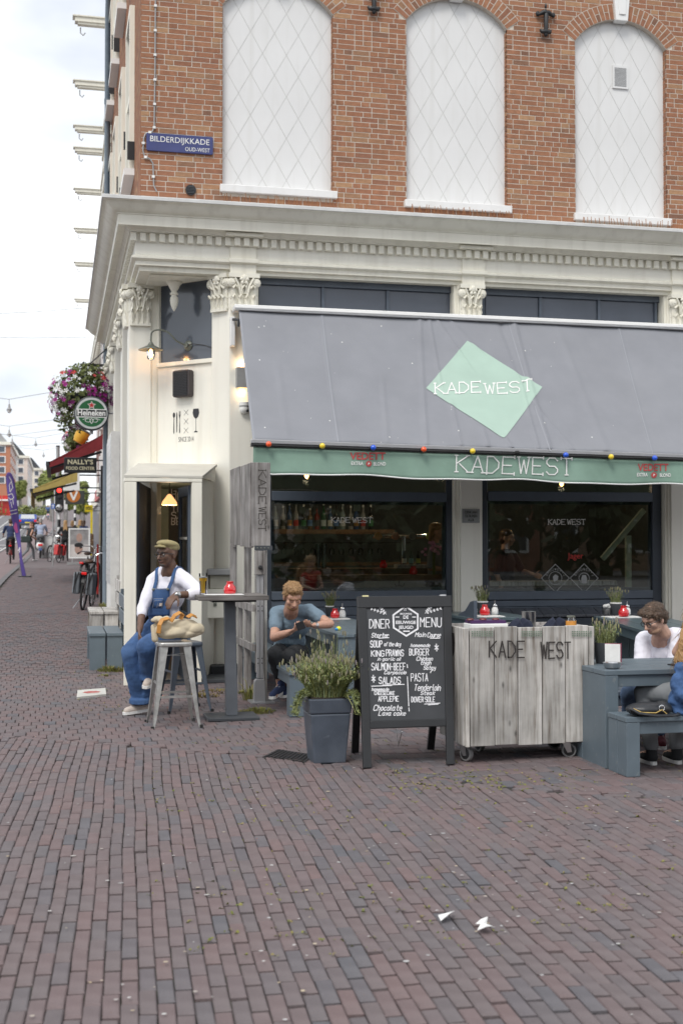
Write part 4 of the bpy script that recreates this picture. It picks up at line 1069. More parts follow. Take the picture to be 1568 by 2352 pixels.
pf = lambda x, y, w=0: aw(*AW(x, -y), .0125+w)
mb = MB(); write(mb, 'KADE', 24, 2.4, pf, (1052, -896), fit=104, serif=.55, adv=1.3, rot=.03, sub=3); write(mb, 'WEST', 24, 2.4, pf, (1169, -894), fit=108, serif=.55, adv=1.3, rot=.08, sub=3)
A('lettering', mb, M['print'])
sp_ = MB()
for k in range(46):
    u, v = random.random()*.62, random.random(); r = random.choice((.0035, .005, .009))
    sp_.add([aw(u+r/7*math.cos(a), v+r/2.3*math.sin(a), .005) for a in (0, 1.05, 2.1, 3.14, 4.2, 5.2)], [tuple(range(6))])
A('bird_spot', sp_, M['print'], kind='stuff')
c0, c1 = F(537, 706, AT), F(1568, 752, AT)
def railz(y, dz0, dz1, x0_, dy0, dy1):
    za, zb = line(c0, c1, x0_), line(c0, c1, XE); m = MB()
    m.add([(x0_, y+dy0, za+dz0), (XE, y+dy0, zb+dz0), (XE, y+dy1, zb+dz0), (x0_, y+dy1, za+dz0), (x0_, y+dy0, za+dz1), (XE, y+dy0, zb+dz1), (XE, y+dy1, zb+dz1), (x0_, y+dy1, za+dz1)],
        [(3,2,1,0), (4,5,6,7), (0,1,5,4), (1,2,6,5), (2,3,7,6), (3,0,4,7)]); return m
A('cassette', railz(AT, -.035, .035, c0.x, -.06, .16), M['white'], bevel=.012)
A('cassette_lip', railz(AT, -.012, .0, c0.x-.002, -.072, -.0605), M['white'])
A('bracket', MB().box(c0.x-.03, c0.x+.03, Y0-.14, Y0-.035, ax0.z-.42, ax0.z-.06), M['white'], bevel=.01)
A('bracket_arm', MB().tube([(c0.x, Y0-.16, ax0.z-.1), (c0.x+.06, Y0-.25, ax0.z-.12), (c0.x+.05, Y0-.24, ax0.z-.2)], .018, 8), M['darkgrey'])
zl_, zr_ = bx0.z, line(bx0, bx1, XE)
def bar(y0, y1, d0, d1, x0_=None):
    x0_ = x0_ or bx0.x-.02; m = MB()
    return m.add([(x0_, y0, zl_+d0), (XE, y0, zr_+d0), (XE, y1, zr_+d0), (x0_, y1, zl_+d0), (x0_, y0, zl_+d1), (XE, y0, zr_+d1), (XE, y1, zr_+d1), (x0_, y1, zl_+d1)],
        [(3,2,1,0), (4,5,6,7), (0,1,5,4), (1,2,6,5), (2,3,7,6), (3,0,4,7)])
A('front_bar', bar(AB-.035, AB+.05, -.038, .006), M['alu'], bevel=.006)
A('front_groove', bar(AB-.03, AB+.045, -.074, -.0385), M['blackm'])
for xx in (3.4, 8.2):
    A('folding_arm', MB().beam((xx, AB+.06, line(bx0, bx1, xx)-.03), (xx-.9, (AB+AT)/2+.1, (bx0.z+ax0.z)/2-.12), .05, .07).beam((xx-.9, (AB+AT)/2+.1, (bx0.z+ax0.z)/2-.12), (xx, AT-.02, ax0.z-.12), .05, .07), M['white'])
def vw(x, y, w=0):     # point on the valance from a picture-plane measurement
    p = F(x, -y if y < 0 else y, AB-.02); d = (line(bx0, bx1, p.x)-.07-p.z)/.292
    return Vector((p.x, AB-.02-w+d*(.018*math.sin(p.x*4.1)+.012*math.sin(p.x*9.3+1)), p.z))
def vs(u, v, w=0):
    x = bx0.x+.005+u*(XE-bx0.x); zt = line(bx0, bx1, x)-.07; ht = .292+.012*math.sin(x*3.3+.5)+.006*math.sin(x*7)-(.0 if u > .03 else (.03-u)*1.2)
    return Vector((x, AB-.02-w+v*(.018*math.sin(x*4.1)+.012*math.sin(x*9.3+1)), zt-v*ht))
NU, NV = 240, 8
mb = MB(); mb.v = [tuple(vs(i/NU, j/NV)) for j in range(NV+1) for i in range(NU+1)]
mb.f = [(j*(NU+1)+i, j*(NU+1)+i+1, (j+1)*(NU+1)+i+1, (j+1)*(NU+1)+i) for j in range(NV) for i in range(NU)]
o = A('valance', mb, M['valance'], smooth=True); s_ = o.modifiers.new('s', 'SOLIDIFY'); s_.thickness = .003; s_.offset = 1
A('valance_trim', MB().tube([vs(i/NU, 1.0) for i in range(NU+1)], .0085, 6), M['white'], smooth=True)
vf = lambda x, y, w=0: vw(x, y, .006+w)
mb = MB(); write(mb, 'KADE', 38, 2.7, vf, (1113, -1086), fit=134, serif=.6, adv=1.3, rot=-.035, sub=3); write(mb, 'WEST', 38, 2.7, vf, (1250, -1089.5), fit=122, serif=.6, adv=1.3, rot=-.03, sub=3)
mr = MB()
for cx, cy, rot in ((845, 1055, 0), (1500, 1081, 0)):
    typeset(mr, 'VEDETT', 16, vf, (cx-1, -cy), fit=82 if cx < 900 else 70, fith=16, bold=.35, off=0)
    typeset(mb, 'EXTRA', 9, vf, (cx-25, -cy-13), fit=28 if cx < 900 else 25, fith=8, bold=.2, off=0); typeset(mb, 'BLOND', 9, vf, (cx+27, -cy-14), fit=28 if cx < 900 else 24, fith=8, bold=.2, off=0)
    mr.add([vf(cx+2+(8 if i % 2 else 5.4)*math.cos(i*PI/12), -cy-10+(8 if i % 2 else 5.4)*math.sin(i*PI/12)) for i in range(24)], [tuple(range(24))])
    mb.add([vf(cx+2+dx, -cy-10+dy, .002) for dx, dy in ((-2, -3), (2.6, 1), (-1, 3.4))], [(0, 1, 2)])
A('valance_lettering', mb, M['print']); A('brand_print', mr, M['redprint'])
sl = thing('string_light', 'black string of coloured round bulbs along the front bar of the awning', 'string light', (bx0.x, AB-.06, bx0.z))
pts = [Vector((bx0.x+i*.15, AB-.06, line(bx0, bx1, bx0.x+i*.15)-.056-.006*abs(math.sin(i*.6)))) for i in range(47)]
O('cable', MB().tube(pts, .011, 6), M['rubber'], sl, world=True, smooth=True)
for x, y, c in ((617, 1020, 'o'), (740, 1024, 'y'), (857, 1028, 'b'), (973, 1032, 'o'), (1085, 1036, 'y'), (1191, 1039, None), (1299, 1045, 'b'), (1403, 1049, 'y'), (1503, 1052, 'b')):
    p = F(x, y, AB-.1)
    if 'bulb_'+str(c) not in M and c: M['bulb_'+c] = mat('bulb_'+c, {'o': (.85,.1,.02), 'y': (.85,.62,.03), 'b': (.01,.09,.62)}[c], .12, var=0, coat=.6)
    O('socket', MB().cap(p+Vector((-.022, .045, .0)), p+Vector((-.006, .01, 0)), .02, .022, 8), M['rubber'], sl, world=True, smooth=True)
    if c: O('bulb', MB().ell(p, (.032,)*3, 14, 10), M['bulb_'+c], sl, world=True, smooth=True)

# ---------------------------------------------------------------- plank screen with the vertical name board
YS = 12.4
xs0, xs1 = FX(578, YS), FX(620, YS)
sc = thing('plank_screen', 'weathered plank wind screen on posts between the bar table and the terrace', 'wind screen', (xs0, YS, 0))
def Sx(name, mb, m, **k): return O(name, mb, m, sc, world=True, **k)
zt, zb = FZ(578, 1062, YS), FZ(578, 1256, YS)
yw = 13.98
for k in range(4):
    y0_, y1_ = YS+.03+(yw-YS)*k/4, YS+.03+(yw-YS)*(k+1)/4-.012
    Sx('plank', MB().box(xs0-.012+.006*(k % 2), xs0+.022, y0_, y1_, zb-.01+.012*(k % 3), zt+.005*k), M['wood'], bevel=.004)
Sx('name_board', MB().box(xs0, xs1, YS-.02, YS+.025, zb+.0, zt), M['wood'], bevel=.004)
Sx('steel_strap', MB().box(FX(586, YS)-.01, xs1+.02, YS-.028, YS-.0205, zb-.035, zb+.012), M['darkgrey'])
for k in range(4): Sx('bolt', MB().ell((FX(590+k*8.3, YS), YS-.03, zb-.012), (.007, .005, .007), 8, 6), M['brass'])
mb = MB(); bf = lambda u, v, w: F(602-8.2+v*1.0, -u, YS-.021-w)
st, wd_ = strokes('KADE', 17, adv=1.4, serif=.5, jit=.15)
for text, at, fit in (('KADE', 1080, 76), ('WEST', 1165, 54)):
    st, wd_ = strokes(text, 17, adv=1.2, serif=.5)
    for i, q in enumerate(st): ribbon(mb, [(-(at+x*fit/wd_), y) for x, y in q], 1.3, bf, .001+.0002*i)
Sx('burnt_lettering', mb, mat('burnt_wood', (.05,.042,.036), .9))
for px, yy, w in ((536, 13.75, .07), (569, 13.0, .075), (552, 13.4, .05)):
    x = FX(px, yy); Sx('timber_post', MB().box(x-w/2, x+w/2, yy-.03, yy+.03, 0, zb+.03 if px != 552 else .95), M['wood'], bevel=.004)
Sx('timber_post', MB().box(FX(609, YS), FX(616, YS), YS+.06, YS+.12, .0, zb), M['woodl'], bevel=.004)
Sx('timber_post', MB().box(FX(590, YS), FX(598, YS), YS+.05, YS+.11, .3, zb), M['wood'], bevel=.004)
Sx('block', MB().box(FX(585, YS), FX(608, YS), YS-.045, YS+.02, FZ(600, 1320, YS), zb-.04), M['wood'], bevel=.004)
Sx('knob', MB().lathe([(.022, 0), (.022, .02), (.014, .03)], (FX(596, YS), YS-.045, FZ(596, 1303, YS)), 12, Matrix.Rotation(PI/2, 3, 'X')), M['blackm'])
for a, b in ((590, 596.6), (597.4, 604)):
    Sx('steel_profile', MB().box(FX(a, YS), FX(b, YS), YS-.02, YS+.03, .25, FZ(600, 1321, YS)), M['alu'], bevel=.003)
for y in (1392, 1403, 1512, 1523):
    for x in (592.5, 601.5): Sx('bolt', MB().ell((FX(x, YS), YS-.022, FZ(600, y, YS)), (.007, .004, .007), 8, 6), M['blackm'])
zz = FZ(600, 1560, YS)
Sx('steel_foot', MB().prism([(FX(583, YS), 0), (FX(609.5, YS), 0), (FX(608, YS), zz-.02), (FX(604, YS), zz), (FX(588, YS), zz), (FX(584, YS), zz-.02)], lambda u, v, w: (u, w, v), YS+.05, YS-.03), M['alu'], bevel=.003)
Sx('base_plate', MB().box(FX(580, YS)-.02, FX(618, YS)+.05, YS-.09, YS+.2, 0, .015), M['alu'])
for z in (.55, .95): Sx('rail', MB().beam((xs0+.03, YS+.06, z), (FX(536, 13.8), 13.8, z), .03, .07), M['wood'])

# ---------------------------------------------------------------- terrace furniture
def plank_furniture(name, label, cat, loc, rz, lx, ly, h, nt, legw=.1, th=.035, apron=True, group=None, mt=None, along='y'):
    """top of nt boards laid along the long side, two board end panels, an apron"""
    mt = mt or M['bluegrey']
    t = thing(name, label, cat, loc, rz, group)
    g = .008
    if along == 'y':
        w = (lx-g*(nt-1))/nt
        for i in range(nt): O('top_board', MB().box(i*(w+g), i*(w+g)+w, 0, ly, h-th, h), mt, t, bevel=.004)
        for y in (.02, ly-legw-.02):
            n = 2; ww = (lx-.02)/n
            for i in range(n): O('leg_board', MB().box(.01+i*ww+.002, .01+(i+1)*ww-.002, y, y+legw, 0, h-th-.001), mt, t, bevel=.004)
        if apron:
            for x in (.02, lx-.055): O('apron', MB().box(x, x+.035, .02+legw, ly-.02-legw, h-th-.1, h-th-.001), mt, t, bevel=.003)
    else:
        w = (ly-g*(nt-1))/nt
        for i in range(nt): O('top_board', MB().box(0, lx, i*(w+g), i*(w+g)+w, h-th, h), mt, t, bevel=.004)
        for x in (0.005, lx-legw-.005):
            ww = ly/2
            for i in range(2): O('leg_board', MB().box(x, x+legw, i*ww+.003, (i+1)*ww-.003, 0, h-th-.001), mt, t, bevel=.004)
        if apron:
            for y in (.02, ly-.055): O('apron', MB().box(.006+legw, lx-legw-.006, y, y+.035, h-th-.085, h-th-.001), mt, t, bevel=.003)
    return t
# bar table
bc = G(531, 1650); hz_ = FZ(525, 1366, bc.y)
bt = thing('bar_table', 'tall dark bar table with a plank top on one steel post', 'table', (bc.x, bc.y, 0))
O('base_plate', MB().box(-.235, .235, -.2, .2, 0, .03), M['darkgrey'], bt, bevel=.006)
O('post', MB().add([(-.05, -.05, .03), (.055, -.05, .03), (.055, .05, .03), (-.05, .05, .03), (-.07, -.045, hz_-.06), (.03, -.045, hz_-.06), (.03, .045, hz_-.06), (-.07, .045, hz_-.06)], [(3,2,1,0), (4,5,6,7), (0,1,5,4), (1,2,6,5), (2,3,7,6), (3,0,4,7)]), mat('grey_post_paint', (.1,.11,.125), .45, var=.12), bt, bevel=.006)
O('under_plate', MB().box(-.2, .2, -.2, .2, hz_-.06, hz_-.042), M['black'], bt)
for k in range(4): O('top_board', MB().box(-.335, .3, -.3+k*.15+.003, -.3+k*.15+.147, hz_-.041, hz_+.001*k), M['woodx'], bt, bevel=.004)
# stool
def stool(label, m, loc, rz, h, group='metal bar stools'):
    t = thing('bar_stool', label, 'stool', loc, rz, group)
    O('seat', MB().prism([(.155*math.copysign(abs(math.cos(a))**.35, math.cos(a)), .155*math.copysign(abs(math.sin(a))**.35, math.sin(a))) for a in [i*PI/16 for i in range(32)]], lambda u, v, w: (u, v, w), h-.04, h), m, t, bevel=.012)
    for sx in (-1, 1):
        for sy in (-1, 1):
            mb = MB(); a = Vector((sx*.135, sy*.135, h-.03)); b = Vector((sx*.2, sy*.2, .09)); e = Vector((sx*.213, sy*.213, .0))
            n1, n2 = Vector((-sx, 0, 0)), Vector((0, -sy, 0))
            for n_, o_ in ((n1, n2), (n2, n1)):
                mb.add([a, a+n_*.07, b+n_*.028, b, a+o_*.004, a+n_*.07+o_*.004, b+n_*.028+o_*.004, b+o_*.004], [(0,1,2,3), (7,6,5,4), (1,5,6,2), (0,3,7,4), (2,6,7,3), (0,4,5,1)])
                mb.add([b, b+n_*.028, e+n_*.018, e, b+o_*.004, b+n_*.028+o_*.004, e+n_*.018+o_*.004, e+o_*.004], [(0,1,2,3), (7,6,5,4), (1,5,6,2), (0,3,7,4), (2,6,7,3), (0,4,5,1)])
            lg = O('leg', mb, m, t)
            O('foot_cap', MB().box(e.x-.013, e.x+.013, e.y-.013, e.y+.013, 0, .025), M['rubber'], lg)
    for z, dx in ((.27, .17), (.38, .155)):
        for s in (-1, 1):
            O('foot_rail', MB().beam((-dx, s*dx, z), (dx, s*dx, z), .012, .02) if z < .3 else MB().beam((s*dx, -dx, z), (s*dx, dx, z), .012, .02), m, t)
    O('cross_brace', MB().beam((-.11, -.11, h-.12), (.11, .11, h-.12), .02, .004).beam((-.11, .11, h-.125), (.11, -.11, h-.125), .02, .004), m, t)
    return t
sc_ = (G(346, 1675)+G(459, 1672))/2
hs = FZ(400, 1477, sc_.y)
ts = stool('galvanised metal bar stool with a canvas bag on its seat', M['iron'], (sc_.x, sc_.y+.2, 0), .06, hs)
tb = stool('dark metal bar stool under the man in dungarees', M['frame2'], (G(392, 1590).x, 12.05, 0), .2, .66)
# A-board
fl, fr_ = G(845, 1765), G(1033, 1755); fr_ = Vector((FX(1033, fl.y), fl.y, 0)); br_ = G(988, 1722); bl_ = G(815, 1730)
yt = (fl.y+br_.y)/2-.02; zt = FZ(928, 1369, yt)
bd = thing('chalkboard', 'black A-frame chalkboard with a white chalk dinner menu in front of the terrace', 'chalkboard', (fl.x+.3, fl.y, 0))
def B(name, mb, m, **k): return O(name, mb, m, bd, world=True, **k)
tl_, tr_ = F(831, 1371, yt), F(1026, 1369, yt)
dl, dr = (tl_-fl), (tr_-fr_)
tr_.z = tl_.z
P_ = lambda u, v: (fl.lerp(fr_, u)).lerp(tl_.lerp(tr_, u), v)
nb = (fr_-fl).cross(tl_-fl).normalized()
if nb.y > 0: nb = -nb
def pan(u0, u1, v0, v1, d0, d1): return MB().add([P_(u, v)+nb*d for d in (d0, d1) for u, v in ((u0, v0), (u1, v0), (u1, v1), (u0, v1))], [(3,2,1,0), (4,5,6,7), (0,1,5,4), (1,2,6,5), (2,3,7,6), (3,0,4,7)])
B('leg', pan(-.06, .04, 0, .93, -.015, .018), M['black'], bevel=.004); B('leg', pan(.95, 1.045, 0, .93, -.015, .018), M['black'], bevel=.004)
B('top_rail', pan(-.06, 1.045, .9302, 1, -.015, .019), M['black'], bevel=.004); B('bottom_rail', pan(.0405, .9495, .222, .265, -.014, .014), M['black'], bevel=.004)
B('writing_board', pan(.041, .949, .266, .9295, -.008, .006), M['board'])
for a, b, tp in ((bl_, fl, tl_), (br_, fr_, tr_)):
    B('back_leg', MB().beam(a+Vector((0, 0, 0)), tp+Vector((0, .03, -.04)), .055, .025, (0, 1, 0)), M['black'])
B('back_board', MB().add([bl_.lerp(tl_, .25), br_.lerp(tr_, .25), tr_+Vector((0, .02, -.05)), tl_+Vector((0, .02, -.05)), bl_.lerp(tl_, .25)+Vector((0, .01, 0)), br_.lerp(tr_, .25)+Vector((0, .01, 0)), tr_+Vector((0, .03, -.05)), tl_+Vector((0, .03, -.05))], [(0,1,2,3), (7,6,5,4), (0,4,5,1), (1,5,6,2), (2,6,7,3), (3,7,4,0)]), M['black'])
for u in (.02, .93): B('hinge', pan(u-.02, u+.05, .997, 1.006, -.02, .02), mat('brass_hinge', (.6,.55,.3), .4, metal=.5) if u < .5 else M['alu'])
B('chain', MB().tube([P_(.42, .2), P_(.5, .08)+Vector((0, .3, 0)), P_(.56, .16)+Vector((0, .5, .1))], .003, 5), M['steel'])
# chalk text; board coordinates from the crop of the photograph (870 x 1480 grid)
def bf(x, y, w=0):
    px = (860+x/4.9)/1.0887; py = (1460+y/4.9)/1.0887
    d = ray(px, py); o = P_(.5, .5)+nb*(.0075+w); t = (o-Vector((0, 0, H))).dot(nb)/d.dot(nb)
    return d*t+Vector((0, 0, H))
mb = MB(); bw = lambda s, x0, x1, y, h, wt, **k: write(mb, s, h, wt*.74, lambda u, v, w: bf(u, -v, w), ((x0+x1)/2, -y), fit=x1-x0, **k)
bw('DINER', 312, 552, 545, 108, 15, jit=.12); bw('MENU', 935, 1190, 528, 112, 15, jit=.12)
bw('Starter', 335, 540, 658, 52, 13, slant=.3, jit=.1); bw('Main', 868, 995, 650, 52, 12, slant=.3, jit=.1); bw('Course', 1020, 1178, 656, 56, 12, slant=.3, jit=.1)
bw('SOUP', 322, 465, 778, 78, 15, jit=.15); bw('of the day', 490, 690, 765, 48, 11, slant=.3, jit=.1)
bw('KING', 335, 490, 890, 70, 15, jit=.15); bw('PRAWNS', 515, 728, 886, 76, 14, jit=.15); bw('in garlic oil', 410, 690, 942, 38, 10, slant=.35, jit=.1)
bw('SALMON-BEEF', 338, 750, 1058, 84, 14, jit=.15); bw('Carpaccio', 490, 755, 1108, 40, 12, slant=.35, jit=.1); bw('SALADS', 428, 690, 1225, 80, 15, jit=.15)
bw('homemade', 340, 545, 1312, 36, 11, slant=.2, jit=.1); bw('CHEESECAKE', 372, 618, 1362, 42, 11, jit=.12); bw('APPLEPIE', 420, 668, 1442, 62, 13, jit=.15)
bw('Chocolate', 358, 700, 1555, 66, 14, slant=.35, jit=.1); bw('Lava cake', 420, 745, 1615, 52, 13, slant=.35, jit=.1)
bw('homemade', 815, 1048, 775, 40, 11, slant=.3, jit=.1); bw('BURGER', 800, 1035, 876, 78, 14, jit=.15); bw('Chicken', 885, 1080, 942, 46, 12, slant=.3, jit=.1)
bw('thigh', 935, 1060, 992, 46, 12, slant=.3, jit=.1); bw('Satay', 972, 1115, 1052, 46, 12, slant=.3, jit=.1); bw('PASTA', 820, 1025, 1195, 94, 13, jit=.12)
bw('Tenderloin', 855, 1175, 1310, 74, 13, slant=.3, jit=.1); bw('Steak', 935, 1105, 1362, 44, 12, slant=.3, jit=.1); bw('DOVER SOLE', 825, 1110, 1450, 62, 13, jit=.12)
rb = lambda q, w=11: ribbon(mb, [(x, -y) for x, y in q], w, lambda u, v, ww: bf(u, -v, ww), .003+.0002*random.random())
for q in (((425, 668), (548, 660)), ((1055, 668), (1172, 668)), ((335, 1256), (585, 1248)), ((470, 1242), (738, 1234)), ((775, 1140), (792, 1500)), ((793, 1520), (797, 1562)), ((985, 1475), (1172, 1464)), ((1030, 1485), (1150, 1477)), ((772, 990), (776, 1030)), ((1058, 1092), (1065, 1072), (1090, 1055))): rb(q)
for cx, cy in ((360, 1165), (1132, 782)):
    for a in (1.45, .5, -.5): rb(((cx-24*math.cos(a), cy-44*math.sin(a)), (cx+24*math.cos(a), cy+44*math.sin(a))), 12)
hexa = [(752, 262), (912, 368), (912, 560), (762, 652), (598, 545), (592, 378)]
c_ = (757, 458)
vv = [bf(x, y, .0015) for x, y in hexa]+[bf(c_[0]+(x-c_[0])*.87, c_[1]+(y-c_[1])*.87, .0015) for x, y in hexa]
mb.add(vv, [(i, (i+1) % 6, 6+(i+1) % 6, 6+i) for i in range(6)])
tf = lambda u, v, w: bf(u, -v, w)
for s, y, h, ft in (('DE', 428, 50, 66), ('EEUWIGE', 492, 48, 246), ('JEUGD', 552, 48, 184), ('BROUWERIJ', 378, 26, 140)): typeset(mb, s, h, tf, (757, -y), fit=ft, fith=h*.8, bold=h*.03)
for k in range(3): rb(((728+k*27, 582), (746+k*27, 582)), 16)
for x in (632, 838): rb(((x, 408), (x+40, 408)), 12)
for k in (0, 1): rb(((738+k*16, 330), (741+k*16, 308), (752+k*8, 300)), 6)
for x0_, y0_, x1_, y1_, s in ((520, 372, 330, 305, 1), (515, 375, 425, 265, 1), (990, 362, 1190, 300, -1), (995, 355, 1075, 270, -1)):
    rb(((x0_, y0_), (x1_, y1_)), 4)
    for k in range(5):
        f = (k+.6)/5; cx, cy = x0_+(x1_-x0_)*f, y0_+(y1_-y0_)*f
        for sg in (-1, 1):
            a = math.atan2(y1_-y0_, x1_-x0_)+sg*.8
            mb.add([bf(cx+r*26*math.cos(a)-o_*9*math.sin(a), cy+r*26*math.sin(a)+o_*9*math.cos(a), .002+.0004*k) for r, o_ in ((0, 0), (.5, 1), (1, 0), (.5, -1))], [(0, 1, 2, 3)])
B('chalk_lettering', mb, M['chalk'])
# planter with lavender
pc = (G(715, 1757)+G(803, 1755))/2; pc.y += .14
po_ = thing('planter', 'tall square tapered blue grey planter full of lavender beside the chalkboard', 'planter', (pc.x, pc.y, 0))
hp = FZ(760, 1606, pc.y-.16)
def frus(w0, w1, z0, z1, dy=0): return MB().add([(sx*w0, sy*w0, z0) for sx, sy in ((-1,-1),(1,-1),(1,1),(-1,1))]+[(sx*w1, sy*w1, z1) for sx, sy in ((-1,-1),(1,-1),(1,1),(-1,1))], [(3,2,1,0), (4,5,6,7), (0,1,5,4), (1,2,6,5), (2,3,7,6), (3,0,4,7)])
pm_ = mat('planter_glaze', (.07,.085,.11), .4, var=.2, scale=7, dirt=.35, dirtcol=(.16,.18,.21), speck=.4, bscale=25)
O('pot', frus(.12, .15, 0, hp-.11), pm_, po_, bevel=.012)
rim = frus(.152, .163, hp-.1095, hp); O('pot_rim', rim, pm_, po_, bevel=.01)
O('soil', MB().box(-.14, .14, -.14, .14, hp-.02, hp+.008), M['soil'], po_)
def blades(n, c, r, h, w, lean, mb=None, flower=None, nseg=3, curl=.5, leafy=0):
    mb = mb or MB()
    for i in range(n):
        a = random.uniform(0, 2*PI); d = r*math.sqrt(random.random())
        b = Vector((c[0]+d*math.cos(a), c[1]+d*math.sin(a), c[2])); hh = h*random.uniform(.45, 1.0)
        az = a+random.gauss(0, .7); le = lean*random.uniform(.2, 1)*(d/r+.25); w_ = w*random.uniform(.6, 1.3)
        pts = []
        for k in range(nseg+1):
            t = k/nseg; pts.append(b+Vector((math.cos(az), math.sin(az), 0))*(le*hh*t**1.6)+Vector((0, 0, hh*(t-curl*le*t*t*.6))))
        sd = Vector((-math.sin(az+random.uniform(-1, 1)), math.cos(az), 0))
        vs, fs = [], []
        for k, p in enumerate(pts):
            ww = w_*(1-.75*k/nseg); vs += [p-sd*ww, p+sd*ww]
            if k: fs.append((2*k-2, 2*k-1, 2*k+1, 2*k))
        mb.add(vs, fs)
        for k in range(leafy):
            t = random.uniform(.15, .85); i_ = min(int(t*nseg), nseg-1); p = pts[i_].lerp(pts[i_+1], t*nseg-i_); aa = random.uniform(0, 2*PI)
            e = p+Vector((math.cos(aa)*.7, math.sin(aa)*.7, random.uniform(.1, .9)))*random.uniform(.02, .05); s2 = Vector((-math.sin(aa), math.cos(aa), 0))*w_*1.3
            mb.add([p, p.lerp(e, .5)+s2, e, p.lerp(e, .5)-s2], [(0, 1, 2, 3)])
        if flower is not None and random.random() < .3:
            p = pts[-1]; flower.ell(p+Vector((0, 0, .01)), (.006, .006, .02), 5, 4)
    return mb
lv = thing('lavender_plant', 'big bushy grey green lavender growing in the tall square planter', 'plant', (pc.x, pc.y, hp))
fl_ = MB(); lb = blades(900, (0, 0, 0), .14, .34, .004, .78, flower=fl_, leafy=10)
blades(110, (0, 0, 0), .1, .5, .0022, .3, lb, fl_, leafy=1)
dm_ = MB()
for i in range(70):      # drooping sprays over the rim
    a = random.choice((random.uniform(-.9, .2), random.uniform(2.8, 3.4))); b = Vector((.15*math.cos(a), .15*math.sin(a)-.05, .02)); pts = [b]
    for k in range(5): pts.append(pts[-1]+Vector((math.cos(a)*.022+random.gauss(0, .006), math.sin(a)*.018-.008, .02-.022*k+random.gauss(0, .006))))
    lb.tube(pts, [.003, .003, .0025, .002, .002, .001], 3)
    for p in pts:
        for q in range(5):
            aa = random.uniform(0, 2*PI); e = p+Vector((math.cos(aa), math.sin(aa), random.uniform(-.4, .6)))*.032; s2 = Vector((-math.sin(aa), math.cos(aa), .2))*.004
            lb.add([p, p.lerp(e, .5)+s2, e, p.lerp(e, .5)-s2], [(0, 1, 2, 3)])
O('foliage', lb, M['lav'], lv); O('flower_heads', fl_, M['lavflower'], lv, kind='stuff')
O('stems', blades(60, (0, 0, -.005), .1, .14, .004, .5), M['wood'], lv)
# ---------------------------------------------------------------- plank trolley
WY = 8.66
w0, w1 = FX(1068, WY), FX(1362, WY); zw1, zw0 = FZ(1215, 1440, WY), FZ(1205, 1711, WY)
DW = .62
wg = thing('plank_trolley', 'weathered plank trolley on four castors with burnt lettering on its front', 'trolley', ((w0+w1)/2, WY, 0))
def Wp(name, mb, m, **k): return O(name, mb, m, wg, world=True, **k)
W_ = w1-w0; edges = [.0, .035, .225, .405, .595, .775, .955, 1.0]
for k in range(len(edges)-1):
    a, b = w0+W_*edges[k], w0+W_*edges[k+1]; post = k in (0, 6)
    sp = .004*((k % 3)-1)
    a += .0015; b -= .0015
    Wp('corner_post' if post else 'plank', MB().add([(a+.002, WY-(.006 if post else .0)+abs(sp), zw0+sp), (b-.002, WY-(.006 if post else .0)+abs(sp), zw0+sp), (b-.002, WY+.03, zw0+sp), (a+.002, WY+.03, zw0+sp),
        (a+.002-(.5-edges[k])*.016, WY-(.006 if post else 0)+abs(sp), zw1+sp), (b-.002-(.5-edges[k+1])*.016, WY-(.006 if post else 0)+abs(sp), zw1+sp), (b-.002, WY+.03, zw1+sp), (a+.002, WY+.03, zw1+sp)],
        [(3,2,1,0), (4,5,6,7), (0,1,5,4), (1,2,6,5), (2,3,7,6), (3,0,4,7)]), M['woodl'], bevel=.004)
for x in (w0-.006, w1-.03):
    for k in range(3): Wp('side_plank', MB().box(x, x+.035, WY+.032+k*.195, WY+.032+k*.195+.19, zw0+.004*k, zw1-.006), M['wood'] if x > w0 else M['woodl'], bevel=.004)
Wp('back_panel', MB().box(w0+.03, w1-.03, WY+DW, WY+DW+.03, zw0, zw1-.01), M['wood'])
Wp('shelf', MB().box(w0+.03, w1-.031, WY+.031, WY+DW-.001, zw1-.07, zw1-.03), M['wood'])
Wp('base', MB().box(w0+.03, w1-.031, WY+.031, WY+DW-.001, zw0+.01, zw0+.04), M['wood'])
def castor(x, y, ang):
    r = .055; c = bpy.data.objects.new('castor', None); COL.objects.link(c); c.parent = wg; l = rootloc(wg); c.location = Vector((x, y, 0))-l; c.rotation_euler = (0, 0, ang)
    O('wheel', MB().lathe([(r*.55, -.018), (r*.9, -.019), (r, -.014), (r, .014), (r*.9, .019), (r*.55, .018)], (0, 0, r+.001), 24, Matrix.Rotation(PI/2, 3, 'Y')), mat('castor_rubber', (.2,.2,.2), .6) if 'cr' not in M else M['cr'], c, smooth=40)
    O('hub', MB().lathe([(r*.2, -.026), (r*.75, -.02), (r*.75, .02), (r*.2, .026)], (0, 0, r+.001), 18, Matrix.Rotation(PI/2, 3, 'Y')), M['blackm'], c, smooth=40)
    O('fork', MB().prism([(-.02, r-.01), (.012, r-.015), (.05, zw0-.01), (-.01, zw0-.01)], lambda u, v, w: (w, u, v), .028, .024).prism([(-.02, r-.01), (.012, r-.015), (.05, zw0-.01), (-.01, zw0-.01)], lambda u, v, w: (w, u, v), -.024, -.028).box(-.03, .03, -.02, .05, zw0-.009, zw0+.008), M['steel'], c)
for x, y, a in ((FX(1070, 8.78), 8.78, .5), (FX(1304, 8.76), 8.76, 1.2), (FX(1270, 9.15), 9.15, 1.4), (FX(1100, 9.15), 9.15, .2)): castor(x, y, a)
wf = lambda x, y, w=0: Vector((FX(x, WY-.002), WY-.008-w, FZ(x, -y, WY-.002)))
mb = MB(); burn = mat('burnt_print', (.04,.034,.032), .9, var=.3, scale=30)
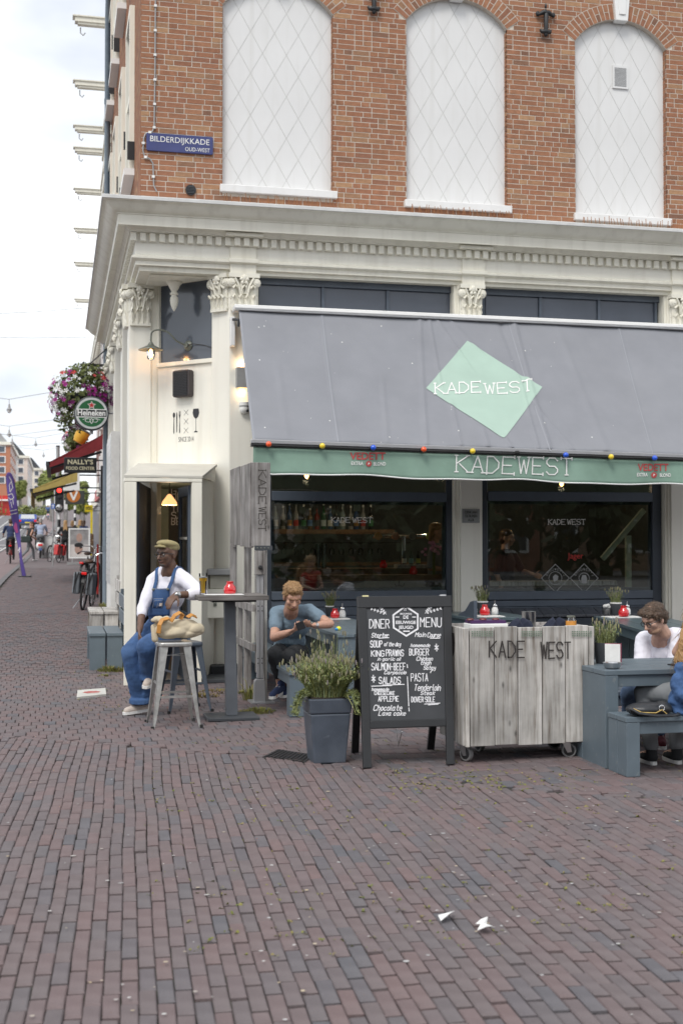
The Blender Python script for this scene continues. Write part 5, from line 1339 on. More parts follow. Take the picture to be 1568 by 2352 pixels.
for s, x0_, x1_, y in (('KADE', 1122, 1202, 1510), ('WEST', 1240, 1308, 1512)):
    write(mb, s, 37, 3.2, wf, ((x0_+x1_)/2, -y), fit=x1_-x0_, serif=.5, adv=1.3, jit=.1)
Wp('burnt_lettering', mb, burn)
gp = MB()
for x0_, x1_ in ((1080, 1131), (1195, 1243), (1310, 1357)):
    for i in range(9):
        for j in range(3):
            x = x0_+(x1_-x0_)*(i+.5)/9; gp.add([wf(x+dx*2.1, -(1451+j*4.6)+dy*1.8, .001) for dx, dy in ((-1, -1), (.8, -1), (1, 1), (-.8, .7))], [(0, 1, 2, 3)])
Wp('stencil_print', gp, mat('faded_green_print', (.2,.25,.2), .9, var=.4, scale=40))
xs_ = w0-.0075
ss = lambda y, z: Vector((xs_, y, z))
gm = MB(); yc = WY+.3; zc = zw0+(zw1-zw0)*.82
gm.add([ss(yc+dy, zc+dz) for dy, dz in ((-.06, .1), (.06, .1), (.075, .03), (.06, -.04), (.02, -.08), (-.02, -.08), (-.06, -.04), (-.075, .03))], [tuple(range(8))])
gm.add([ss(yc-.006, zc-.08), ss(yc+.006, zc-.08), ss(yc+.006, zc-.28), ss(yc-.006, zc-.28)], [(0, 1, 2, 3)]); gm.add([ss(yc-.05, zc-.29), ss(yc+.05, zc-.29), ss(yc+.006, zc-.272), ss(yc-.006, zc-.272)], [(0, 1, 2, 3)])
Wp('wineglass_stencil', gm, burn)
zt_ = zw1-.03
def on_w(px, y): return Vector((FX(px, y), y, zt_))
# things on the trolley
p = on_w(1116, WY+.12); t = thing('menu_stack', 'stack of white menu cards lying on the trolley top', 'menus', p)
O('card', MB().box(-.145, .145, -.07, .1, 0, .052), M['print'], t, bevel=.004); O('cover', MB().box(-.13, .14, -.04, .11, .0525, .075), mat('purple_cover', (.06,.02,.09), .5), t)
for k in range(3): O('corner', MB().ell((-.12+.1*k, .02, .08), (.03, .03, .012), 8, 6), mat('dark_red_card', (.12,.01,.015), .4), t)
for i, (x, r, lb_) in enumerate(((1180, .3, 'dark navy folded napkin beside the white menus on the trolley'), (1203, -.2, 'dark navy folded napkin in front of the steel pot on the trolley'), (1262, .5, 'dark navy rolled napkin between the steel pot and the jar'), (1285, 0, 'dark navy folded napkin leaning at the jar on the trolley'))):
    p = on_w(x, WY+.14+.04*(i % 2)); t = MB()
    t.add([(-.07, -.05, 0), (.07, -.05, 0), (.08, .05, 0), (-.07, .05, 0), (-.02, -.01, .075+.02*(i % 2)), (.055, .02, .095-.03*(i % 2)), (.02, -.04, .06)], [(3,2,1,0), (0,1,6), (1,5,6), (1,2,5), (2,3,4,5), (3,0,4), (0,6,4), (4,6,5)])
    o = O('napkin', t, M['navy'] if i else mat('navy_napkin', (.012,.016,.035), .9), label=lb_, cat='napkin', group='napkins on the trolley', bevel=.01); o.location = p; o.rotation_euler = (0, 0, r)
    if i: o.data.materials[0] = bpy.data.materials['navy_napkin']
def cyl(name, label, cat, p, prof, m, n=20, group=None, world=False):
    t = thing(name, label, cat, p, 0, group); O('body', MB().lathe(prof, (0, 0, 0), n), m, t, smooth=40); return t
p = on_w(1213, WY+.26); t = cyl('steel_pot', 'shiny steel cutlery pot on the trolley', 'pot', p, [(.05, 0), (.053, .005), (.053, .125), (.055, .128), (.05, .127), (.049, .02), (.001, .02)], M['steel'])
O('spoon', MB().tube([(.01, 0, .03), (.03, 0, .12)], .005, 6), M['steel'], t)
p = on_w(1310, WY+.12); t = cyl('glass_jar', 'glass jar with an orange label on the trolley', 'jar', p, [(.036, 0), (.039, .008), (.039, .065), (.03, .078), (.03, .088), (.027, .088), (.027, .078), (.036, .064), (.036, .01)], M['clear'])
O('label_band', MB().lathe([(.0395, .018), (.0398, .02), (.0398, .06), (.0395, .062)], (0, 0, 0), 20), mat('orange_label', (.65,.28,.05), .6, var=.3, scale=40), t); O('lid', MB().lathe([(.032, .0885), (.032, .1)], (0, 0, 0), 20), M['brass'], t)

# ---------------------------------------------------------------- tables and benches on the right
gl_ = G(1390, 1767); TX = gl_.x
hT = .70; hB = .41
tR = plank_furniture('terrace_table', 'long blue grey plank table nearest the camera behind the trolley', 'table', (TX, gl_.y, 0), 0, 1.75, .82, hT, 4, along='x', group='blue grey plank tables')
bR = plank_furniture('terrace_bench', 'blue grey plank bench with a black handbag in front of the nearest table', 'bench', (TX+.005, gl_.y-.325, 0), 0, 1.75, .3, hB, 2, along='x', group='blue grey plank benches')
bR2 = plank_furniture('terrace_bench', 'dark blue grey bench behind the nearest table under the man in white', 'bench', (TX+.01, gl_.y+1.2, 0), 0, 1.75, .34, hB-.02, 2, along='x', group='blue grey plank benches', mt=M['frame2'])
a, b = G(1356, 1413, .73), G(1479, 1449, .73)
an = math.atan2((a-b).x, (a-b).y)
t3 = plank_furniture('terrace_table', 'dark blue grey table under the second window with a pot plant and a red candle', 'table', (b.x, b.y, 0), -an, .8, min((a-b).length, 2.5), .73, 4, group='blue grey plank tables', mt=mat('dark_blue_grey_paint', (.085,.12,.135), .28, var=.12))
a2 = G(1076, 1419.6, .75)
t2 = plank_furniture('terrace_table', 'dark blue grey table behind the trolley with a pot plant and a red candle', 'table', (a2.x, a2.y, 0), 0, .8, 14.85-a2.y, .75, 4, group='blue grey plank tables', mt=bpy.data.materials['dark_blue_grey_paint'])
bq = plank_furniture('terrace_bench', 'dark slate wall bench with a curved end behind the chalkboard', 'bench', (FX(1000, 13.9), 13.4, 0), 0, .36, 1.5, .43, 2, group='blue grey plank benches', mt=M['frame2'])
O('arm_end', MB().prism([(0, .43), (0, .95), (.05, .93), (.12, .82), (.25, .74), (.36, .72), (.36, .43)], lambda u, v, w: (w, .1+u*2.6, v), .33, .37), M['frame2'], bq)
# left terrace table and bench
tl1 = G(775, 1457, .71)
t1 = plank_furniture('terrace_table', 'blue grey table with a marker cap where the man in the blue tee leans', 'table', (tl1.x, tl1.y, 0), 0, .72, 14.8-tl1.y, .71, 4, group='blue grey plank tables')
bl1 = G(663, 1648)
b1 = plank_furniture('terrace_bench', 'blue grey plank bench under the man in the blue tee', 'bench', (bl1.x, bl1.y, 0), 0, .36, 14.7-bl1.y, .42, 2, group='blue grey plank benches', legw=.15)

# small things on the tables
def candle(label, p, s=1.0, m=None):
    t = thing('candle_jar', label, 'candle jar', p, 0, 'red glass candle jars')
    O('glass', MB().lathe([(.034, 0), (.05, .008), (.056, .035), (.05, .065), (.034, .085), (.03, .1), (.036, .112), (.033, .113), (.027, .1), (.03, .085), (.046, .064), (.051, .035), (.03, .012), (.001, .01)], (0, 0, 0), 20), m or M['redglass'], t, smooth=True)
    O('wax', MB().lathe([(.03, .0125), (.044, .03), (.044, .038), (.001, .039)], (0, 0, 0), 14), mat('pink_wax', (.8,.3,.3), .6) if 'pink_wax' not in bpy.data.materials else bpy.data.materials['pink_wax'], t, smooth=40)
    t.scale = (s, s, s); return t
def shaker(label, p):
    t = thing('sugar_shaker', label, 'shaker', p, 0, 'sugar shakers')
    O('sugar', MB().lathe([(.036, 0), (.042, .01), (.04, .055), (.026, .085)], (0, 0, 0), 16), M['print'], t, smooth=40)
    O('top', MB().lathe([(.027, .0855), (.03, .092), (.024, .115), (.007, .122), (.007, .165), (.004, .166)], (0, 0, 0), 16), M['chrome'], t, smooth=40); return t
def potplant(label, p, r, hh, white=True, seed=1):
    t = thing('pot_plant', label, 'pot plant', p, 0, 'small potted lavenders')
    O('pot', MB().lathe([(r*.78, 0), (r*.8, .004), (r, hh*.86), (r, hh), (r*.93, hh), (r*.9, hh*.9), (.001, hh*.9)], (0, 0, 0), 20), M['darkgrey'], t, smooth=40)
    if white: O('rim_band', MB().lathe([(r*1.015, hh*.9), (r*1.03, hh*.9), (r*1.03, hh*1.01), (r*.97, hh*1.01)], (0, 0, 0), 20), M['print'], t, smooth=40)
    f = MB(); g = blades(130, (0, 0, hh*.9), r*.8, .2, .0022, .5, flower=f, leafy=4)
    O('foliage', g, M['lav'], t); O('flower_heads', f, M['lavflower'], t, kind='stuff'); return t
def tray(p, w, d):
    t = thing('menu_board', 'white menu sheet under the condiments', 'menu', p); O('sheet', MB().box(-w/2, w/2, -d/2, d/2, 0, .008), M['print'], t); return t
def onp(x, y, z): return G(x, y, z)
p = G(757, 1414, .71); potplant('small lavender in a white rimmed grey pot on the left terrace table', p, .055, .12)
p = G(767, 1422, .71); y1_ = tray(p+Vector((.03, -.02, .0005)), .28, .2); y1_['label'] = 'white menu sheet under the condiments on the left terrace table'
candle('red candle jar beside the sugar shaker on the left terrace table', G(769, 1420, .72)); shaker('white sugar shaker on the left terrace table', G(786, 1418, .72))
p = G(775, 1448, .711); t = thing('marker_cap', 'yellow and blue plastic toy lying at the left table edge', 'toy', p)
O('yellow_part', MB().ell((.012, 0, .02), (.026, .022, .022), 10, 8), mat('yellow_plastic', (.75,.75,.05), .4), t, smooth=True); O('blue_part', MB().ell((-.014, -.01, .013), (.018, .018, .014), 10, 8), mat('blue_plastic', (.02,.25,.6), .4), t, smooth=True)
z2 = .75
potplant('small lavender in a white rimmed grey pot on the table behind the trolley', G(1107, 1409, z2), .07, .15)
p = tray(G(1116, 1416, z2)+Vector((0, 0, .001)), .36, .3); p['label'] = 'menu sheet under the condiments on the table behind the trolley'
candle('red candle jar on the table behind the trolley', G(1113, 1413.5, z2+.01), 1.1); shaker('sugar shaker on the table behind the trolley', G(1136, 1411, z2+.01))
cyl('steel_cup', 'small steel ashtray cup on the table behind the trolley', 'cup', G(1086, 1412, z2), [(.055, 0), (.06, .07), (.056, .07), (.05, .01), (.001, .01)], M['steel'])
z3 = .73
potplant('small lavender in a white rimmed grey pot on the table under the second window', G(1414, 1412, z3), .07, .15)
p = tray(G(1428, 1418, z3)+Vector((0, 0, .001)), .42, .26); p['label'] = 'white paper sheet under the candle on the table under the second window'
candle('red candle jar on the table under the second window', G(1432, 1417, z3+.01), 1.15); shaker('sugar shaker behind the red candle under the second window', G(1440, 1412, z3+.01))
t = cyl('steel_cup', 'steel cup stuffed with white tissues on the table under the second window', 'cup', G(1393, 1412, z3), [(.05, 0), (.055, .07), (.05, .07), (.046, .01), (.001, .01)], M['steel'])
tm = MB()
for k in range(8): tm.ell((random.uniform(-.03, .03), random.uniform(-.03, .03), .08+random.uniform(0, .04)), (.025, .02, .022), 6, 5)
O('tissue', tm, M['print'], t)
# near table: pot plant, menu book, steel bowl
p = G(1390, 1536, hT); p = Vector((TX+.09, gl_.y+.42, hT)); potplant('lavender in a plain grey pot at the near table edge behind the trolley', F(1388, 1527, 8.75)*1.0, .085, .16, False)
for o in [o for o in bpy.data.objects if o.get('label', '').startswith('lavender in a plain')]: o.location.z = hT; o.location.x = FX(1388, 8.75); o.location.y = 8.75
p = Vector((FX(1411, 8.62), 8.62, hT)); t = thing('menu_book', 'open white menu book with a dark red cover standing on the near table', 'menu', p, -.5)
t.scale = (.75, .75, .75)
O('page', MB().box(-.1, .05, -.012, -.0065, 0, .21), M['print'], t); O('cover', MB().box(-.1, .06, -.006, -.002, 0, .215).box(.052, .056, -.014, .11, 0, .21), mat('red_cover', (.25,.02,.06), .5), t); O('second_page', MB().box(.0, .05, .001, .005, 0, .2), M['print'], t)
p = Vector((FX(1404, 8.38), 8.38, hT)); cyl('steel_bowl', 'round steel ashtray bowl on the near table corner', 'bowl', p, [(.045, 0), (.06, .012), (.066, .04), (.07, .045), (.062, .044), (.054, .014), (.001, .012)], M['steel'], 24)
p = Vector((FX(1552, 8.5), 8.5, hT)); t = thing('phone', 'dark phone lying on the near table at the photo edge', 'phone', p); O('body', MB().box(-.06, .06, -.035, .035, 0, .01), M['black'], t, bevel=.003)
# handbag
p = Vector((FX(1490, 7.98), 7.98, hB)); hb = thing('handbag', 'black leather handbag with gold zip lying on the front bench', 'handbag', p)
bl_ = mat('black_leather', (.02,.022,.026), .38, bump=.3, bscale=30)
O('bag_body', MB().ell((-.02, .02, .045), (.15, .1, .05), 20, 10).ell((.09, .0, .05), (.07, .08, .05), 14, 8), bl_, hb, smooth=True)
O('strap', MB().tube([(-.15, -.03, .03), (-.17, -.05, .06), (-.12, -.08, .03), (0, -.1, .012), (.12, -.1, .012), (.19, -.06, .012), (.18, .02, .03), (.12, .05, .06)], .011, 6), bl_, hb, smooth=True)
O('zip', MB().tube([(-.15, -.05, .06), (-.1, -.075, .035), (0, -.085, .03), (.05, -.08, .05), (.08, -.09, .02)], .0045, 6), mat('gold_metal', (.6,.42,.15), .3, metal=1), hb, smooth=True)
O('ring', MB().tube([(.05+.02*math.cos(a), -.075, .06+.02*math.sin(a)) for a in [i*PI/6 for i in range(13)]], .004, 6), M['chrome'], hb, smooth=True)
# bar table items
zt1 = hz_+.004
p = Vector((FX(465, bc.y), bc.y-.05, zt1)); t = thing('beer_glass', 'tall glass of yellow beer with foam on the bar table', 'beer', p)
O('glass', MB().lathe([(.028, 0), (.03, .01), (.028, .05), (.032, .1), (.038, .17), (.038, .195), (.0365, .195), (.0365, .17), (.0305, .1), (.0265, .05), (.027, .014), (.001, .012)], (0, 0, 0), 20), M['clear'], t, smooth=True)
O('beer', MB().lathe([(.026, .015), (.0262, .05), (.03, .1), (.0355, .152), (.001, .153)], (0, 0, 0), 20), mat('beer', (.95,.58,.03), .15, var=.05), t, smooth=40)
O('foam', MB().lathe([(.0356, .1535), (.036, .165), (.001, .168)], (0, 0, 0), 20), M['print'], t, smooth=40)
candle('red candle jar standing on the tall bar table', Vector((FX(528, bc.y), bc.y, zt1)), 1.05)
p = Vector((FX(505, bc.y), bc.y-.08, zt1)); t = thing('paper_menu', 'white paper menu lying flat on the tall bar table', 'menu', p); O('sheet', MB().box(-.16, .2, -.1, .08, 0, .004), M['print'], t)

# ---------------------------------------------------------------- things seen through the shop windows
cnt = thing('bar_counter', 'dark wooden bar counter with white tiles behind the first window', 'bar counter', (3.6, Y0+1.6, 0))
cy = Y0+1.45; zc1 = FZ(820, 1306, cy); zc0 = FZ(820, 1324, cy)
O('top', MB().box(FX(672, cy), 6.0, cy, cy+.6, zc0, zc1), M['woodbar'], cnt, world=True)
ti = None; x = FX(690, cy)
while x < 5.8:
    for k in range(4):
        m = MB().box(x, x+.147, cy+.03, cy+.045, zc0-.16*(k+1)+.004, zc0-.16*k-.002)
        ti = O('tile', m, M['tile'], cnt, world=True)
    x += .15
O('body', MB().box(FX(672, cy), 6.0, cy+.0455, cy+.55, 0, zc0-.001), M['darkgrey'], cnt, world=True)
for x in (812, 916, 775, 980):
    p = F(x, 1330 if x in (812, 980) else 1345, cy+.02); O('hook', MB().tube([p+Vector((0, 0, .08)), p, p+Vector((-.05, -.03, -.01)), p+Vector((-.07, -.03, .03))], .007, 6).tube([p, p+Vector((.05, -.03, -.01)), p+Vector((.07, -.03, .03))], .007, 6), M['blackm'], cnt, world=True)
ly = Y0+.62; lt = thing('window_ledge_table', 'dark curved wooden ledge just inside the first window', 'ledge', (FX(860, ly), ly, 0))
O('top', MB().prism([(FX(706, ly), FZ(700, 1322, ly)), (5.2, FZ(700, 1322, ly)), (5.2, FZ(700, 1336, ly)), (FX(725, ly), FZ(700, 1336, ly)), (FX(708, ly), FZ(700, 1330, ly))], lambda u, v, w: (u, w, v), ly+.35, ly), M['woodbar'], lt, world=True)
O('pedestal', MB().lathe([(.5, FZ(760, 1337, ly)), (.3, FZ(760, 1344, ly)), (.1, FZ(760, 1356, ly)), (.06, FZ(760, 1366, ly)), (.06, 0)], (FX(757, ly), ly+.18, 0), 20), M['blackm'], lt, world=True, smooth=40)
shf = Y0+3.2
bs_ = thing('bottle_shelf', 'dark wooden back bar shelf carrying bottles behind the first window', 'shelf', (3.6, shf, 0))
zs1 = FZ(760, 1216, shf)
O('board', MB().box(2.2, FX(900, shf), shf-.15, shf+.2, zs1-.07, zs1), M['woodbar'], bs_, world=True); O('lower_board', MB().box(2.2, 6.0, shf-.1, shf+.2, zs1-.55, zs1-.5), M['woodbar'], bs_, world=True)
O('glass_rail', MB().box(2.2, 5.2, shf-.3, shf-.25, zs1-.21, zs1-.19), M['blackm'], bs_, world=True); O('bracket', MB().box(2.2, 2.25, shf-.05, shf+.2, .6, zs1-.071).box(5.9, 5.95, shf-.05, shf+.2, .6, zs1-.56), M['blackm'], bs_, world=True)
bc_ = [('clear', (.5,.6,.62)), ('white', (.65,.65,.62)), ('blue', (.1,.2,.45)), ('white', (.6,.6,.6)), ('dark', (.05,.05,.05)), ('amber', (.3,.16,.04)), ('red', (.45,.05,.04)), ('green', (.05,.2,.08)), ('blue', (.1,.2,.4)), ('dark', (.06,.05,.05))]
lab_ = ['pale', 'tall white', 'blue', 'white', 'dark', 'amber', 'red labelled', 'green', 'blue', 'black']
for i in range(15):
    x = 634+i*15.5+random.uniform(-2, 2); p = Vector((FX(x, shf), shf, zs1)); s = random.uniform(.85, 1.15); k = i % 10
    nm = lab_[k]
    t = thing('bottle', f'{nm} bottle on the back bar shelf, {["first","second","third","fourth","fifth","sixth","seventh","eighth","ninth","tenth","eleventh","twelfth","thirteenth","fourteenth","fifteenth"][i]} from the plank screen side', 'bottle', p, 0, 'bottles on the back bar shelf')
    O('body', MB().lathe([(.036, 0), (.038, .01), (.038, .2*s), (.03, .235*s), (.014, .26*s), (.013, .32*s), (.015, .335*s)], (0, 0, 0), 10), mat('bottle_'+str(i), tuple(.45*c for c in bc_[k][1]), .12, coat=.5), t, smooth=40)
    O('label_band', MB().lathe([(.0385, .05), (.0388, .052), (.0388, .14), (.0385, .142)], (0, 0, 0), 10), mat('bottle_label_'+str(i), bc_[(k+3) % 10][1], .6), t)
    O('stopper', MB().lathe([(.014, .336*s), (.014, .37*s)], (0, 0, 0), 8), M['print'] if i % 3 else M['blackm'], t)
for i in range(12):
    x = 630+i*22; p = Vector((FX(x, shf-.28), shf-.28, zs1-.3))
    t = thing('wine_glass', f'{["first","second","third","fourth","fifth","sixth","seventh","eighth","ninth","tenth","eleventh","twelfth"][i]} upside down wine glass under the back bar shelf, counted from the plank screen', 'glass', p, 0, 'wine glasses hanging under the back bar shelf')
    O('bowl', MB().lathe([(.03, -.08), (.04, -.04), (.035, 0), (.006, .02), (.005, .08), (.035, .09), (.035, .093)], (0, 0, 0), 12), M['clear'], t, smooth=True)
for x, y, yy, lb_ in ((880, 1306, cy+.2, 'red candle jar on the bar counter behind the first window'), (1001, 1306, cy+.25, 'red candle jar at the far end of the bar counter'), (949, 1332, ly+.1, 'red candle jar on the ledge just inside the first window')):
    p = F(x, y, yy); p.z = zc1 if yy > cy else FZ(700, 1322, ly); candle(lb_, p, 1.0)
p = F(1118, 1336, Y0+.7); led = thing('inner_ledge', 'pale wooden ledge just inside the second window', 'ledge', p)
O('board', MB().box(-.1, 1.9, 0, .3, -.06, 0), M['woodl'], led); O('leg', MB().box(.6, .66, .1, .2, -p.z, -.061).box(1.7, 1.76, .1, .2, -p.z, -.061), M['blackm'], led)
candle('red candle jar on the ledge inside the second window', p+Vector((.02, .1, 0)), 1.1)
tp = thing('beer_tap', 'chrome beer tap tower with round badges on the bar counter', 'beer tap', Vector((FX(925, cy+.3), cy+.3, zc1)))
O('tower', MB().tube([(0, 0, 0), (0, 0, .45)], .04, 12).tube([(-.45, 0, .45), (.5, 0, .45)], .035, 12), M['chrome'], tp, smooth=40)
for k, c in enumerate(((.6,.25,.03), (.6,.3,.2), (.3,.3,.28), (.45,.5,.1))): O('badge', MB().lathe([(.055, 0), (.055, -.02)], (-.37+.25*k, -.05, .45), 14, Matrix.Rotation(PI/2, 3, 'X')), mat('badge_%d' % k, c, .3), tp)
for k in range(3):
    p = Vector((FX(928+k*16, cy+.12), cy+.12, zc1+.05)); t = thing('small_bottle', ('white', 'blue', 'yellow')[k]+' labelled small bottle on the wooden block on the bar', 'bottle', p, 0, 'small bottles on the bar block')
    O('body', MB().lathe([(.03, 0), (.032, .1), (.014, .15), (.013, .19)], (0, 0, 0), 10), M['blackm'], t, smooth=40); O('label_band', MB().lathe([(.0325, .02), (.0328, .025), (.0328, .08), (.0325, .085)], (0, 0, 0), 10), mat('sb%d' % k, ((.6,.6,.55), (.25,.45,.5), (.5,.5,.1))[k], .5), t)
p = Vector((FX(943, cy+.12), cy+.12, zc1)); t = thing('wooden_block', 'pale wooden tray block under small bottles on the bar', 'tray', p); O('block', MB().box(-.22, .22, -.08, .1, 0, .05), M['woodl'], t)
for k in range(2):
    p = Vector((FX(730+k*14, cy+.2), cy+.2, zc1)); t = thing('tall_glass', ('stack of tall clear glasses on the bar, nearer the plank screen', 'stack of tall clear glasses on the bar, nearer the beer tap')[k], 'glass', p, 0, 'tall glasses on the bar'); O('glass', MB().lathe([(.03, 0), (.038, .34), (.035, .34), (.028, .01)], (0, 0, 0), 12), glassmat('tumbler', (.75,.78,.77), 2.5) if k == 0 else bpy.data.materials['tumbler'], t, smooth=40)
# window lettering, stickers, leaning beam
mb = MB(); yg1 = B1[2]
wfn = lambda x, y, w=0: F(x, -y, yg1-.004-w)
write(mb, 'KADE', 11.5, 1.25, wfn, (782, -1200), fit=42, serif=.5, adv=1.2); write(mb, 'WEST', 11.5, 1.25, wfn, (832, -1200.5), fit=44, serif=.5, adv=1.2)
write(mb, 'KADE', 11.5, 1.25, wfn, (1278, -1204.5), fit=38, serif=.5, adv=1.2); write(mb, 'WEST', 11.5, 1.25, wfn, (1323, -1204.5), fit=41, serif=.5, adv=1.2)
C('window_lettering', mb, M['print'])
mr = MB(); typeset(mr, 'Jager', 14, wfn, (1321, -1283), fit=36, fith=13, off=0); C('window_print', mr, M['red'])
ds = MB()
def outline(c, rx, ry, w, m):
    q = [(c[0], c[1]-ry), (c[0]+rx, c[1]), (c[0], c[1]+ry), (c[0]-rx, c[1])]
    for a, b in zip(q, q[1:]+q[:1]): ribbon(m, [(a[0], -a[1]), (b[0], -b[1])], w, wfn, .001+.0003*random.random())
outline((1275, 1328), 32, 32, 1.6, ds); outline((1341, 1328), 32, 33, 1.6, ds)
for c, r in (((1275, 1328), 15), ((1341, 1328), 12)):
    ribbon(ds, [(c[0]+r*math.cos(a), -c[1]+r*math.sin(a)) for a in [i*PI/10 for i in range(21)]], 1.4, wfn, .002)
ds.add([wfn(1275+dx, -1328+dy, .003) for dx, dy in ((-4, -8), (5, -5), (7, 4), (0, 9), (-6, 3))], [tuple(range(5))])
ds.add([wfn(1341+dx, -1330+dy, .003) for dx, dy in ((-5, -10), (5, -10), (7, 0), (4, 9), (-4, 9), (-7, 0))], [tuple(range(6))])
for cx, rot in ((1275, 0), (1341, 0)):
    for k, ch in enumerate('BROUWERIJ'):
        a = PI*.86-k*PI*.72/8; write(ds, ch, 5, .8, wfn, (cx+20*math.cos(a), -1328+20*math.sin(a)-2), rot=a-PI/2)
C('window_sticker', ds, mat('frosted_print', (.3,.31,.31), .7))
a, b = F(1383, 1284, Y0+.55), F(1478, 1172, Y0+.55)
lb2 = thing('leaning_beam', 'pale leaning wooden beam on a post behind the second window', 'beam', a)
O('beam', MB().beam(a, b, .05, .07), mat('pale_green_wood', (.42,.47,.36), .7), lb2, world=True)
O('post', MB().box(FX(1437, Y0+.6), FX(1449, Y0+.6), Y0+.59, Y0+.64, 0, FZ(1440, 1230, Y0+.6)), bpy.data.materials['pale_green_wood'], lb2, world=True)
pw = MB(); a, b = F(812, 1152, yg1+.03), F(827, 1174, yg1+.03)
t = thing('posted_note', 'small cream paper note taped inside the first window', 'note', a); O('sheet', MB().box(a.x, b.x, a.y, a.y+.003, b.z, a.z), mat('note_paper', (.5,.5,.4), .8), t, world=True)
for px, yy, zz, lb_ in ((704, Y0+1.8, 2.55, 'dim warm bulb hanging inside the upper first window'), (1010, Y0+1.8, 2.6, 'dim warm bulb hanging near the far end of the first window'), (1290, Y0+2.2, 2.5, 'dim warm bulb hanging inside the second window')):
    t = thing('hanging_bulb', lb_, 'lamp', (FX(px, yy), yy, zz), 0, 'hanging bulbs in the bar'); O('bulb', MB().ell((0, 0, 0), (.03, .03, .04), 10, 8), M['orangelight'], t, smooth=True); O('cord', MB().tube([(0, 0, .04), (0, 0, 3.6-zz)], .004, 5), M['blackm'], t)
    ld = bpy.data.lights.new('bulb_light', 'POINT'); ld.energy = 9; ld.color = (1, .75, .5); ld.shadow_soft_size = .05; lo = bpy.data.objects.new('bulb_light', ld); COL.objects.link(lo); lo.parent = t; lo.location = (0, 0, -.08)
# ---------------------------------------------------------------- people
TEXN = {}
def solid(name, mb, m, parent, vox=.008, sm=5, fold=0, fs=.09, keep=None, label=None):
    """one closed surface grown over overlapping limb volumes"""
    me = bpy.data.meshes.new(name); me.from_pydata(mb.v, [], mb.f); me.update()
    o = bpy.data.objects.new(name, me); COL.objects.link(o)
    r = o.modifiers.new('r', 'REMESH'); r.mode = 'VOXEL'; r.voxel_size = vox
    s = o.modifiers.new('s', 'SMOOTH'); s.factor = .5; s.iterations = sm
    if fold:
        if fs not in TEXN:
            tx = bpy.data.textures.new('folds', 'CLOUDS'); tx.noise_scale = fs; tx.noise_depth = 3; TEXN[fs] = tx
        d = o.modifiers.new('d', 'DISPLACE'); d.texture = TEXN[fs]; d.strength = fold; d.mid_level = .5
    dg = bpy.context.evaluated_depsgraph_get()
    me2 = bpy.data.meshes.new_from_object(o.evaluated_get(dg))
    bpy.data.objects.remove(o); bpy.data.meshes.remove(me)
    l = rootloc(parent)
    me2.transform(Matrix.Translation(-l)); me2.name = name
    me2.materials.clear(); me2.materials.append(m)
    me2.polygons.foreach_set('use_smooth', [True]*len(me2.polygons))
    o = link(name, me2, parent)
    return tag(o, label)
def frame(f, tilt_up=(0,0,1)):
    y = Vector(f).normalized(); x = y.cross(Vector(tilt_up)).normalized(); z = x.cross(y)
    return Matrix((x, y, z)).transposed()
def head_mb(mb, c, R, s=1.0, lips=True):
    c = Vector(c); P = lambda x, y, z: c+R @ Vector((x, y, z))*s
    el = lambda p, r: mb.ell(P(*p), tuple(s*k for k in r), 16, 12, R)
    el((0, -.015, .035), (.074, .094, .094)); el((0, .02, -.035), (.06, .068, .07)); el((0, .05, -.078), (.034, .034, .03))
    el((0, .058, -.03), (.046, .034, .05)); el((0, .06, .035), (.06, .03, .035))
    mb.cap(P(0, .086, .012), P(0, .11, -.028), .009*s, .0135*s); el((-.011, .097, -.033), (.0095,)*3); el((.011, .097, -.033), (.0095,)*3)
    for sx in (-1, 1):
        el((sx*.04, .056, -.018), (.024, .026, .024)); mb.cap(P(sx*.012, .087, .03), P(sx*.05, .07, .03), .009*s, .008*s)
        el((sx*.076, -.01, -.005), (.01, .02, .032)); el((sx*.076, -.006, -.025), (.008, .012, .014))
    if lips: mb.cap(P(-.02, .083, -.056), P(.02, .083, -.056), .0085*s, .0085*s)
    mb.cap(P(0, -.02, -.05), P(0, -.035, -.15), .052*s, .056*s)
    return P
def face(parent, P, R, s, skin, shut=False, brow=None, lip=(.3,.12,.1), mouth=True):
    l = rootloc(parent); em = MB(); im = MB(); lm_ = MB()
    nm = 'brow_hair_%d' % (int(1000*sum(brow)) if brow else 0); bmt = bpy.data.materials.get(nm) or mat(nm, brow or (.02,.015,.012), .8)
    for sx in (-1, 1):
        bm_ = MB(); bm_.tube([P(sx*.014, .094, .024)-l, P(sx*.032, .09, .03)-l, P(sx*.05, .074, .024)-l], [.003*s, .0042*s, .002*s], 6); O('eyebrow', bm_, bmt, parent, smooth=True)
        if shut: im.tube([P(sx*.018, .088, .002)-l, P(sx*.031, .0905, -.002)-l, P(sx*.045, .082, .002)-l], [.0012*s, .0022*s, .0012*s], 5); continue
        em.ell(P(sx*.031, .0795, .006)-l, (.011*s, .0075*s, .0048*s), 10, 8, R); im.ell(P(sx*.031, .0855, .006)-l, (.0052*s, .004*s, .0048*s), 8, 6, R)
    lm_.tube([P(-.021, .0855, -.058)-l, P(-.008, .0925, -.0565)-l, P(.008, .0925, -.0565)-l, P(.021, .0855, -.058)-l], [.002*s, .005*s, .005*s, .002*s], 6)
    if em.v: O('eyes', em, M['eyew'], parent, smooth=True)
    O('irises' if em.v else 'eyelashes', im, M['blackm'], parent, smooth=True)
    if mouth:
        nm = 'lips_%d' % int(1000*sum(lip)); O('mouth', lm_, bpy.data.materials.get(nm) or mat(nm, lip, .5), parent, smooth=True)
